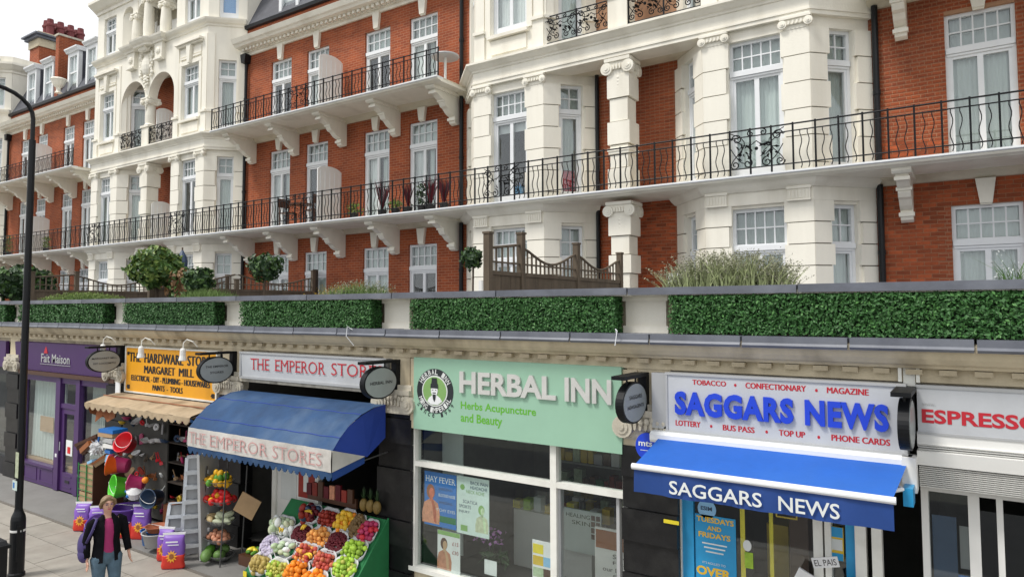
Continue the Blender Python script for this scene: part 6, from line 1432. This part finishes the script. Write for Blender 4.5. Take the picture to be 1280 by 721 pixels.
# folded step ladders
def ladder(x, y, h, w_, rz, label, steps, lean):
    t = thing('step_ladder', (x, y, 0.004), label, 'ladder')
    for s in (-1, 1):
        local('rail', MB().tube([(s*w_/2, -.02, 0), (s*w_/2*.72, .08, h)], .038, 4), 'aluminium', t); local('rear_leg', MB().tube([(s*w_/2*.9, .22, 0), (s*w_/2*.68, .1, h*.97)], .016, 4), 'aluminium', t)
    for i in range(steps):
        q = (i+1)/(steps+1); z = h*q; ww = w_*(1-.28*q); local('tread', MB().box(-ww/2, ww/2, -.06, .09, z-.03, z+.03), 'aluminium', t)
    local('wrapping', MB().add([(-w_*.44, .05, .08), (w_*.44, .05, .08), (w_*.32, .085, h-.02), (-w_*.32, .085, h-.02), (-w_*.44, .06, .08), (w_*.44, .06, .08), (w_*.32, .095, h-.02), (-w_*.32, .095, h-.02)], BOXF), 'sign_grey', t)
    local('top_platform', MB().box(-w_*.36, w_*.36, -.14, .06, h, h+.03), 'aluminium', t)
    t.rotation_euler = (R(lean), 0, R(rz)); return t
ladder(-11.12, 6.95, 1.68, .46, 58, 'tall silver step ladder standing folded before the vegetable rack', 6, -3)
ladder(-11.55, 6.85, .85, .42, 50, 'short silver step ladder leaning left of the tall one', 3, -14)
block('wrapped_board', -11.0, 7.15, .02, .05, .5, 1.75, 'sign_grey', 'tall grey wrapped panels behind the silver step ladder', (0, R(-3), R(20)), 'panel')
# vegetable rack
t = thing('vegetable_rack', (-10.72, 7.15, 0), 'black wire rack with five tiers of peppers, squash, onions and melons', 'rack')
m = MB()
for X in (-.3, .3):
    for Y_ in (-.2, .2): m.tube([(X, Y_, 0), (X*.9, Y_+.1, 1.55)], .012, 5)
local('frame', m, 'steel_dark', t)
tiers = [(1.25, -.05), (.94, .0), (.62, .02), (.32, .0), (.05, .02)]
for z, dx in tiers:
    m = MB(); n = 18
    for k in range(4): q = 1-.12*k; m.tube([(dx+.30*q*math.cos(2*math.pi*i/n), -.02+.22*q*math.sin(2*math.pi*i/n), z+.08-.025*k) for i in range(n)], .006, 4, closed=True)
    for i in range(n): a = 2*math.pi*i/n; m.tube([(dx+.30*math.cos(a), -.02+.22*math.sin(a), z+.08), (dx+.18*math.cos(a), -.02+.13*math.sin(a), z)], .004, 3)
    m.prism_d([(dx+.19*math.cos(2*math.pi*i/n), z+.0) for i in range(2)], 0, 0) if False else None
    local('tier_basket', m, 'steel_dark', t); local('tier_base', MB().lathe(dx, -.02, [(.18, z-.004), (.2, z+.004), (.001, z+.005)], 16, .72), 'steel_dark', t)
rk = (-10.72, 7.13)
protoF = {}
def fruit(kind, x, y, z, r, material, label, cat, group, shape=(1, 1, 1), rot=None):
    key = (kind, material)
    if key not in protoF:
        m = MB().ball((0, 0, 0), 1, 10, 7); me = D.meshes.new(kind); me.from_pydata([(v[0], v[1], v[2]-(.16*math.exp(-((v[0]**2+v[1]**2)*14))*np.sign(v[2]) if kind in ('apple', 'lime', 'plum', 'peach', 'red_pepper') else 0)) for v in m.v], [], m.f)
        me.materials.append(MAT[material]); me.polygons.foreach_set('use_smooth', [True]*len(me.polygons)); protoF[key] = me
    o = D.objects.new(kind, protoF[key]); C.objects.link(o); o.location = (x, y, z); o.scale = (r*shape[0], r*shape[1], r*shape[2])
    o.rotation_euler = rot or (random.uniform(-.5, .5), random.uniform(-.5, .5), random.uniform(0, 6)); return tag(o, label, cat, group)
def heap(kind, mats, cx, cy, z, rx, ry, r, n, label, cat, shape=(1, 1, 1), slope=0., h=.14):
    if r < .032:                                          # cherries, bulbs and kiwis: too many and small to single out
        m = MB(); pts = []
        for k in range(n*3):
            a = random.uniform(0, 6.28); q = math.sqrt(random.random()); x, y = rx*q*math.cos(a), ry*q*math.sin(a)
            m.ball((cx+x, cy+y, z+r*.5+h*(1-q*q)*random.uniform(.35, .85)+slope*y), r*random.uniform(.85, 1.1), 7, 5, *shape)
        obj(kind+'s', m, mats if isinstance(mats, str) else mats[0], None, label=label, cat=cat, kind='stuff', origin=(cx, cy, z), smooth=True); return
    grp = label
    an = math.atan(slope); ca, sa = math.cos(an), math.sin(an); k = 0
    sx = r*1.86*shape[0]; sy = sx*.87 if shape[0] <= 1.2 else r*1.7
    for layer, q in ((0, 1.0), (1, .74), (2, .46)):
        if layer*r*1.3 > h: break
        ex, ey = rx*q, ry*q/ca; j = 0; v = -ey
        while v <= ey:
            u = -ex+(.5*sx if (j+layer) % 2 else 0)
            while u <= ex:
                if (u/ex)**2+(v/ey)**2 <= 1.02:
                    jx, jy, jz = random.gauss(0, r*.16), random.gauss(0, r*.16), random.gauss(0, r*.2); nrm = r*.75+layer*r*1.25+jz
                    mt = mats if isinstance(mats, str) else random.choice(mats)
                    fruit(kind, cx+u+jx, cy+(v+jy)*ca-nrm*sa, z+(v+jy)*sa+nrm*ca, r*random.uniform(.80, 1.13), mt, label, cat, grp, shape); k += 1
                u += sx
            v += sy; j += 1
heap('yellow_pepper', ['pepper_yellow', 'pepper_yellow', 'pepper_green'], rk[0]-.05, rk[1], 1.27, .27, .19, .055, 34, 'yellow and green peppers heaped on the top tier of the vegetable rack', 'pepper', (1, 1, 1.2), h=.24)
heap('red_pepper', ['pepper_red', 'pepper_red', 'bucket_red', 'pepper_red', 'pepper_yellow'], rk[0], rk[1], .96, .28, .19, .055, 32, 'red peppers heaped on the second tier of the vegetable rack', 'pepper', (1, 1, 1.1), h=.20)
heap('squash', ['squash', 'squash', 'wrapped'], rk[0]+.02, rk[1], .64, .26, .18, .06, 12, 'pale squashes on the middle tier of the vegetable rack', 'squash', (1.9, .9, .9), h=.10)
heap('onion', 'onion', rk[0]-.05, rk[1], .34, .24, .17, .05, 20, 'brown onions on the fourth tier of the vegetable rack', 'onion', h=.12)
heap('melon', ['melon', 'melon', 'pepper_green'], rk[0], rk[1]-.03, .08, .27, .18, .095, 7, 'green striped melons on the lowest tier of the vegetable rack', 'melon', (1.4, 1, .9), h=.06)
block('cardboard_box', -10.2, 7.2, .82, .36, .02, .34, 'cardboard', 'torn brown cardboard flap tilted right of the vegetable rack', (0, R(28), R(30)), 'box')
# ---- fruit stall ----
t = thing('fruit_stall', (-7.95, 6.9, 0), 'sloping fruit stall with bright green side panels under the blue canopy', 'stall')
SL = 1.1; zs = lambda y: .50+SL*(y-7.08)
ya, yb = 6.78, 7.66
for x0_, x1_ in ((-7.36, -7.33), (-9.56, -9.53)): m = MB(); m.add([(x, y, z) for x in (x0_, x1_) for y, z in ((ya, 0.004), (yb, 0.004), (yb, zs(yb)-(.02 if x0_ > -8 else .25)), (ya, zs(ya)-.02))], [(0, 1, 2, 3), (7, 6, 5, 4), (0, 4, 5, 1), (1, 5, 6, 2), (2, 6, 7, 3), (3, 7, 4, 0)]); obj('side_panel', m, 'stall_green', t)
obj('front_panel', MB().box(-9.53, -7.36, -ya-.03, -ya, .004, zs(ya)-.02), 'stall_green', t)
for k in range(5):
    y0, y1 = 6.80+.17*k, 6.80+.17*(k+1); obj('shelf', MB().add([(x, y, z) for x in (-9.52, -7.37) for y, z in ((y0, zs(y0)-.05), (y1-.01, zs(y1)-.05), (y1-.01, zs(y1)-.03), (y0, zs(y0)-.03))], [(0, 1, 2, 3), (7, 6, 5, 4), (0, 4, 5, 1), (1, 5, 6, 2), (2, 6, 7, 3), (3, 7, 4, 0)]), 'stall_green', t)
def tray(x, y, rx, ry, label, z=None):
    z = (zs(y) if z is None else z)
    t = thing('fruit_tray', (x, y, z), label, 'tray', 'white-lined trays of fruit on the stall')
    m = MB(); n = 28
    rings = [(.72, -.02), (.93, .05), (1.0, .072), (1.02, .064), (.96, .02), (.76, -.03)]
    for q, zz in rings:
        for i in range(n):
            a = 2*math.pi*i/n; c, s_ = math.cos(a), math.sin(a); wob = 1+.015*math.sin(5*a+x)
            X, Y_ = rx*q*wob*math.copysign(abs(c)**.75, c), ry*q*wob*math.copysign(abs(s_)**.75, s_); m.v.append((X, Y_, zz+SL*Y_+.008*math.sin(7*a)))
    K = len(rings)
    for k in range(K):
        for i in range(n): m.f.append((k*n+i, k*n+(i+1) % n, ((k+1) % K)*n+(i+1) % n, ((k+1) % K)*n+i))
    m.f.append(tuple(range(n)))
    local('liner', m, 'tray_white', t, True); return t
def basket(x, y, kind, mats, r, n, what, rx=.215, ry=.155, shape=(1, 1, 1), h=.14, cat=None, label=None):
    rx *= 1.07; ry *= 1.06; n = int(n*1.35); tray(x, y, rx, ry, 'white-lined tray holding '+what)
    heap(kind, mats, x, y, zs(y)+.03, rx*.95, ry*.93, r, n, label or what, cat or kind, shape, SL, h)
RX, RY = .205, .098
basket(-9.27, 6.87, 'pear', 'pear', .036, 26, 'small brown pears at the front left corner of the stall', RX, RY, (1, 1, 1.25))
basket(-8.87, 6.87, 'apple', ['yellow_apple', 'green_apple', 'yellow_apple'], .036, 28, 'yellow-green apples in the front row beside the oranges', RX, RY)
basket(-8.44, 6.90, 'orange', 'orange', .043, 26, 'oranges in the front row, left of the other oranges', RX, RY+.01, h=.19)
basket(-8.02, 6.88, 'orange', 'orange', .043, 26, 'oranges in the front row, right of the other oranges', RX, RY, h=.15)
basket(-8.06, 7.07, 'plum', ['plum', 'plum', 'peach'], .036, 28, 'pinkish red plums in the second row, right of the mixed peaches', RX, RY)
basket(-7.62, 7.06, 'apple', ['green_apple', 'lime', 'green_apple', 'yellow_apple'], .036, 28, 'green apples at the lower right edge of the stall', RX+.01, RY+.01)
basket(-8.48, 7.09, 'peach', ['peach', 'plum', 'apricot'], .038, 26, 'mixed red and orange peaches in the middle of the second row', RX, RY)
basket(-8.93, 7.07, 'lettuce_bag', ['lettuce', 'wrapped', 'net_white'], .055, 14, 'bagged pale lettuces in the second row', RX, RY, (1.2, 1, .8))
basket(-9.31, 7.06, 'garlic_bulb', 'garlic', .03, 30, 'purple-white garlic bulbs at the left of the second row', .17, RY)
basket(-9.27, 7.28, 'wrapped_pear', ['wrapped', 'net_white', 'lettuce'], .05, 24, 'white-wrapped pears piled high at the left of the stall', .23, RY+.01, (1, 1, 1.4), h=.26)
basket(-8.80, 7.26, 'cherry', 'cherry', .017, 90, 'dark cherries in the third row beside the wrapped pears', RX, RY, h=.10)
basket(-8.40, 7.28, 'apricot', 'apricot', .042, 24, 'apricots in the third row between two trays of cherries', RX-.01, RY, h=.18)
basket(-8.03, 7.27, 'cherry', ['cherry', 'cherry', 'darkred'], .018, 90, 'red-black cherries in the third row left of the limes', RX, RY+.005, h=.10)
basket(-7.60, 7.25, 'lime', ['lime', 'lime', 'green_apple'], .039, 26, 'bright lime-green apples at the right of the third row', RX, RY)
basket(-8.45, 7.48, 'nectarine', 'darkred', .036, 24, 'dark red nectarines in the shaded back row', RX, RY)
basket(-8.08, 7.50, 'lemon', ['lemon', 'lemon', 'orange'], .040, 20, 'yellow mangoes and lemons in the back row', .17, RY+.01, (1, 1, 1.3), h=.14)
basket(-7.80, 7.47, 'kiwi', 'kiwi', .028, 30, 'brown kiwis in the back row', .13, RY+.01, (1, 1, 1.2))
basket(-7.53, 7.45, 'red_apple', ['red_apple', 'red_apple', 'radish'], .042, 18, 'glossy red apples in the box at the right of the back row', .15, RY+.01)
basket(-8.85, 7.48, 'grape_bag', ['cherry', 'plastic_navy', 'darkred'], .05, 14, 'bags of dark grapes in the shaded back row', RX, RY, (1, 1, 1.3), h=.16)
for i, (x, y, lb) in enumerate([(-8.72, 7.20, 'yellow banana pair lying beside the tray of cherries'), (-9.12, 7.12, 'yellow courgette lying on the bagged lettuces'), (-8.22, 6.96, 'yellow banana pair lying between the two trays of oranges'), (-8.70, 7.38, 'small yellow bananas hanging at the shaded edge')]):
    b = thing('bananas', (x, y, zs(y)+.20), lb, 'banana')
    for s in (-.018, .018): local('banana', MB().tube([(s+.02*math.sin(k*.5), .0+.02*k, .02*math.sin(k*.7)) for k in range(7)], [.006, .014, .018, .019, .018, .013, .005], 7), 'banana', b, True)
    b.rotation_euler = (R(35), 0, R(20+40*i))
for i, x in enumerate((-7.80, -7.66, -7.52)):
    b = thing('pineapple', (x, 7.60, 1.16), ['left of three pineapples standing at the back of the stall', 'middle of three pineapples at the back of the stall', 'right of three pineapples at the back of the stall, beside the black pier'][i], 'pineapple', 'pineapples at the back of the stall')
    local('fruit', MB().ball((0, 0, .10), .065, 12, 9, 1, 1, 1.5), 'pineapple', b, True); m = MB()
    for k in range(16): a = k*2.4; q = .02+.004*k; m.add([(.012*math.cos(a+1.5), .012*math.sin(a+1.5), .19), (-.012*math.cos(a+1.5), -.012*math.sin(a+1.5), .19), (.09*math.cos(a)*(1-k/18), .09*math.sin(a)*(1-k/18), .27+.008*k)], [(0, 1, 2)])
    local('crown', m, 'leaf_dark', b)
b = thing('crate_of_packets', (-8.5, 7.66, 1.25), 'dark crate of packets at the very back of the fruit stall', 'crate')
local('crate', MB().box(-.62, .5, -.02, .02, -.1, .05), 'brown', b)
for k in range(8): local('packet', MB().box(-.60+.135*k, -.49+.135*k, .02, .06, -.02, .16+.03*(k % 3)), ['cherry', 'darkred', 'brown', 'cherry', 'onion'][k % 5], b)
for i, z in enumerate((.12, .02)):
    x = -9.46+.05*i
    obj('price_card', MB().box(x-.04, x+.04, -6.745, -6.735, z, z+.08), 'bright_yellow', label=['yellow price card on the green stall front, upper one', 'yellow price card on the green stall front, lower one'][i], cat='price card', origin=(x, 6.74, z))
t = thing('banana_box', (-9.75, 7.2, 0.12), 'low box of yellow-green fruit inside the grocery doorway', 'box')
local('box', MB().box(-.25, .25, -.2, .2, 0, .16), 'brown', t)
heap('banana_bunch', ['lemon', 'pepper_green', 'bright_yellow'], -9.75, 7.2, .26, .22, .16, .05, 12, 'yellow and green fruit in the low box in the grocery doorway', 'fruit', (1.4, .8, .7), h=.06)
# ================= the woman =================
import bmesh
px_, py_ = -10.02, 4.95
per = thing('person', (px_, py_, 0), 'woman walking in black jacket, magenta top and blue jeans with a purple shoulder bag', 'person')
ROT = 78
def skinned(name, verts, edges, material, parent, sub=2, root=0):
    me = D.meshes.new(name); me.from_pydata([v[:3] for v in verts], edges, [])
    bm2 = bmesh.new(); bm2.from_mesh(me); sk = bm2.verts.layers.skin.verify(); bm2.verts.ensure_lookup_table()
    for i, v in enumerate(verts):
        r_ = v[3] if len(v) > 3 else .03; bm2.verts[i][sk].radius = (r_, v[4] if len(v) > 4 else r_); bm2.verts[i][sk].use_root = (i == root)
    bm2.to_mesh(me); bm2.free()
    o = D.objects.new(name, me); C.objects.link(o); o.parent = parent; me.materials.append(MAT[material])
    s = o.modifiers.new('skin', 'SKIN'); s.use_smooth_shade = True; ss = o.modifiers.new('sub', 'SUBSURF'); ss.levels = ss.render_levels = sub
    return o
V = []; E = []
def vtx(x, y, z, r, r2=None): V.append((x, y, z, r, r2 or r)); return len(V)-1
def chain(ids):
    for a, b in zip(ids, ids[1:]): E.append((a, b))
pel = vtx(0, 0, .90, .12, .09); wst = vtx(0, 0, 1.06, .105, .08); cst = vtx(0, .0, 1.24, .13, .085); nb_ = vtx(0, .01, 1.36, .05); nk = vtx(0, 0, 1.42, .042)
hd0 = vtx(0, -.01, 1.49, .066, .072); hd1 = vtx(0, .0, 1.555, .078, .088); hd2 = vtx(0, .0, 1.61, .05, .055)
chain([pel, wst, cst, nb_, nk, hd0, hd1, hd2])
def arm(s, el, wr, pm):
    sh_ = vtx(s*.17, .0, 1.32, .048); e = vtx(*el, .036); w_ = vtx(*wr, .024, .02); p = vtx(*pm, .03, .018)
    chain([cst, sh_, e, w_, p]); d = (Vector(pm)-Vector(wr)).normalized(); sd = Vector((0, 1, 0)).cross(d).normalized() if abs(d.y) < .9 else Vector((1, 0, 0)); fw = Vector((0, -1, 0))
    for k in range(4):
        off = fw*(-.022+.015*k)*-1; L = [.062, .072, .067, .052][k]; b0 = Vector(pm)+off+d*.02
        a1 = vtx(*b0, .0095); a2 = vtx(*(b0+d*L*.5+sd*s*-.006), .0085); a3 = vtx(*(b0+d*L*.9+sd*s*-.022), .007); chain([p, a1, a2, a3])
    t0 = Vector(wr)*.45+Vector(pm)*.55+fw*.02; a1 = vtx(*t0, .011); a2 = vtx(*(t0+fw*.025+d*.035), .009); chain([p, a1, a2])
arm(1, (.24, .03, 1.08), (.265, -.05, .865), (.27, -.075, .80)); arm(-1, (-.24, .04, 1.08), (-.235, .0, .86), (-.23, -.02, .79))
for s, kn, an, to in ((1, (.085, -.10, .50), (.09, .02, .11), (.10, -.13, .04)), (-1, (-.09, -.02, .49), (-.09, .16, .14), (-.10, .06, .03))):
    h_ = vtx(s*.09, 0, .84, .085); k_ = vtx(*kn, .052); a_ = vtx(*an, .034); f_ = vtx(*to, .032, .026); chain([pel, h_, k_, a_, f_])
skinned('body', V, E, 'skin', per)
def loft(name, rings, material, n=20, cap=True, smooth=True, pinch=1.):
    m = MB()
    for cx, cy, cz, rx, ry in rings:
        for i in range(n):
            a = 2*math.pi*i/n; c, s_ = math.cos(a), math.sin(a); w = 1+.012*math.sin(3*a+cz*31)
            m.v.append((cx+rx*w*math.copysign(abs(c)**pinch, c), cy+ry*w*math.copysign(abs(s_)**pinch, s_), cz))
    for k in range(len(rings)-1):
        for i in range(n): m.f.append((k*n+i, k*n+(i+1) % n, (k+1)*n+(i+1) % n, (k+1)*n+i))
    if cap: m.f.append(tuple(range(n))[::-1]); m.f.append(tuple((len(rings)-1)*n+i for i in range(n)))
    return local(name, m, material, per, smooth)
loft('top', [(0, 0, .84, .155, .12), (0, -.005, .95, .145, .112), (0, -.005, 1.06, .128, .10), (0, -.01, 1.18, .140, .112), (0, -.005, 1.28, .145, .10), (0, .0, 1.34, .11, .075), (0, .0, 1.365, .07, .055)], 'magenta')
# jacket: open front shell
m = MB(); n = 22
J = [(.80, .185, .145, .42), (.88, .178, .138, .42), (.98, .165, .128, .40), (1.06, .158, .12, .38), (1.16, .168, .128, .36), (1.26, .180, .125, .33), (1.32, .172, .105, .36), (1.365, .115, .085, .55), (1.39, .082, .075, .8)]
for z, rx, ry, gap in J:
    for th in (0, .012):
        for i in range(n+1):
            a = -math.pi/2+gap+(2*math.pi-2*gap)*i/n; w = 1+.015*math.sin(4*a+z*22); m.v.append(((rx-th)*w*math.cos(a), (ry-th)*w*math.sin(a), z))
st = 2*(n+1)
for k in range(len(J)-1):
    for i in range(n):
        for o_ in (0, n+1): m.f.append((k*st+o_+i, k*st+o_+i+1, (k+1)*st+o_+i+1, (k+1)*st+o_+i))
    for i in (0, n): m.f.append((k*st+i, (k+1)*st+i, (k+1)*st+n+1+i, k*st+n+1+i))
local('jacket', m, 'jacket', per, True)
for s, el, wr in ((1, (.24, .03, 1.08), (.263, -.045, .885)), (-1, (-.24, .04, 1.08), (-.236, .0, .875))):
    local('sleeve', MB().tube([(s*.13, .005, 1.34), (s*.185, .01, 1.30), (s*.215, .02, 1.19), el, ((el[0]+wr[0])/2, (el[1]+wr[1])/2, (el[2]+wr[2])/2), wr], [.055, .066, .058, .052, .047, .043], 12), 'jacket', per, True)
    loft('collar', [(s*.06, -.06, 1.20, .028, .02), (s*.075, -.075, 1.28, .034, .026), (s*.075, -.05, 1.37, .034, .03), (s*.055, .0, 1.41, .02, .03)], 'jacket', 8)
# jeans: one continuous pair
def leg(kn, an, s):
    return MB().tube([(s*.055, 0, .90), (s*.092, -.01, .82), ((s*.092+kn[0])/2, kn[1]*.5, .67), kn, ((kn[0]+an[0])/2, (kn[1]+an[1])/2+.01, (kn[2]+an[2])/2), an], [.10, .108, .085, .066, .062, .058], 14)
m = leg((.088, -.10, .50), (.092, .02, .07), 1); m2 = leg((-.09, -.02, .49), (-.092, .15, .10), -1); m.add(m2.v, m2.f)
hips = []; nn = 20
h0 = len(m.v)
for cz, rx, ry in ((.76, .12, .09), (.82, .17, .125), (.90, .165, .12), (.97, .148, .112)):
    for i in range(nn): a = 2*math.pi*i/nn; m.v.append((rx*math.cos(a), ry*math.sin(a), cz))
for k in range(3):
    for i in range(nn): m.f.append((h0+k*nn+i, h0+k*nn+(i+1) % nn, h0+(k+1)*nn+(i+1) % nn, h0+(k+1)*nn+i))
local('jeans', m, 'jeans', per, True)
for s, an, to in ((1, (.10, .02, 0), (.11, -.16, 0)), (-1, (-.10, .15, 0), (-.105, .02, 0))):
    local('shoe', MB().ball(((an[0]+to[0])/2, (an[1]+to[1])/2, .045), .05, 10, 6, .85, 2.4, .9), 'shoe', per, True)
# head: hair, eyes, nose, mouth, ears
hh = thing('head_features', (0, 0, 0), None, None); D.objects.remove(hh)
m = MB(); n = 18
for k in range(9):
    ph = math.pi*k/16
    for i in range(n+1):
        a = 2*math.pi*i/n; zz = 1.562+.102*math.cos(ph); rr_ = .090*math.sin(ph)
        X, Y_ = rr_*math.cos(a), .012+rr_*1.12*math.sin(a)
        if Y_ < -.045 and zz < 1.638: Y_ = -.045
        m.v.append((X, Y_, zz))
for k in range(8):
    for i in range(n): m.f.append((k*(n+1)+i, k*(n+1)+i+1, (k+1)*(n+1)+i+1, (k+1)*(n+1)+i))
local('hair', m, 'hair', per, True)
local('hair_back', MB().ball((0, .055, 1.545), .085, 14, 9, 1.0, .8, 1.05).tube([(0, .12, 1.56), (0, .16, 1.50), (.01, .15, 1.40)], [.03, .028, .012], 8), 'hair', per, True)
local('nose', MB().add([(-.014, -.082, 1.515), (.014, -.082, 1.515), (0, -.108, 1.522), (0, -.086, 1.562)], [(0, 1, 2), (0, 2, 3), (1, 3, 2), (0, 3, 1)]), 'skin', per, True)
for s_ in (-1, 1):
    local('eye', MB().ball((s_*.031, -.081, 1.556), .013, 8, 5, 1.3, .5, .55), 'bag_purple', per); local('eyebrow', MB().tube([(s_*.015, -.089, 1.574), (s_*.032, -.090, 1.580), (s_*.05, -.080, 1.574)], .0045, 5), 'brown', per)
    local('hair_side', MB().tube([(s_*.03, -.075, 1.635), (s_*.075, -.045, 1.60), (s_*.088, .0, 1.545), (s_*.07, .05, 1.49)], [.010, .017, .024, .018], 8), 'hair', per, True)
local('mouth', MB().ball((0, -.083, 1.494), .019, 8, 5, 1.2, .3, .28), 'radish', per)
for s in (-1, 1): local('ear', MB().ball((s*.082, .0, 1.545), .02, 8, 5, .45, .8, 1.3), 'skin', per, True)
b = thing('shoulder_bag', (px_, py_, 0), 'purple fabric bag hanging from the woman\'s right shoulder', 'bag')
local('bag', MB().ball((-.245, .12, 1.0), .15, 14, 9, .50, .95, 1.25).ball((-.25, .10, .90), .12, 12, 8, .6, 1.1, .9), 'bag_purple', b, True); local('strap', MB().tube([(-.25, -.02, 1.08), (-.20, -.09, 1.24), (-.14, -.05, 1.375), (-.15, .05, 1.37), (-.22, .12, 1.2), (-.26, .1, 1.08)], .018, 6), 'bag_purple', b, True)
for o in (per, b): o.rotation_euler = (0, 0, R(ROT))
per.scale = b.scale = (1.0, 1.0, 1.0)
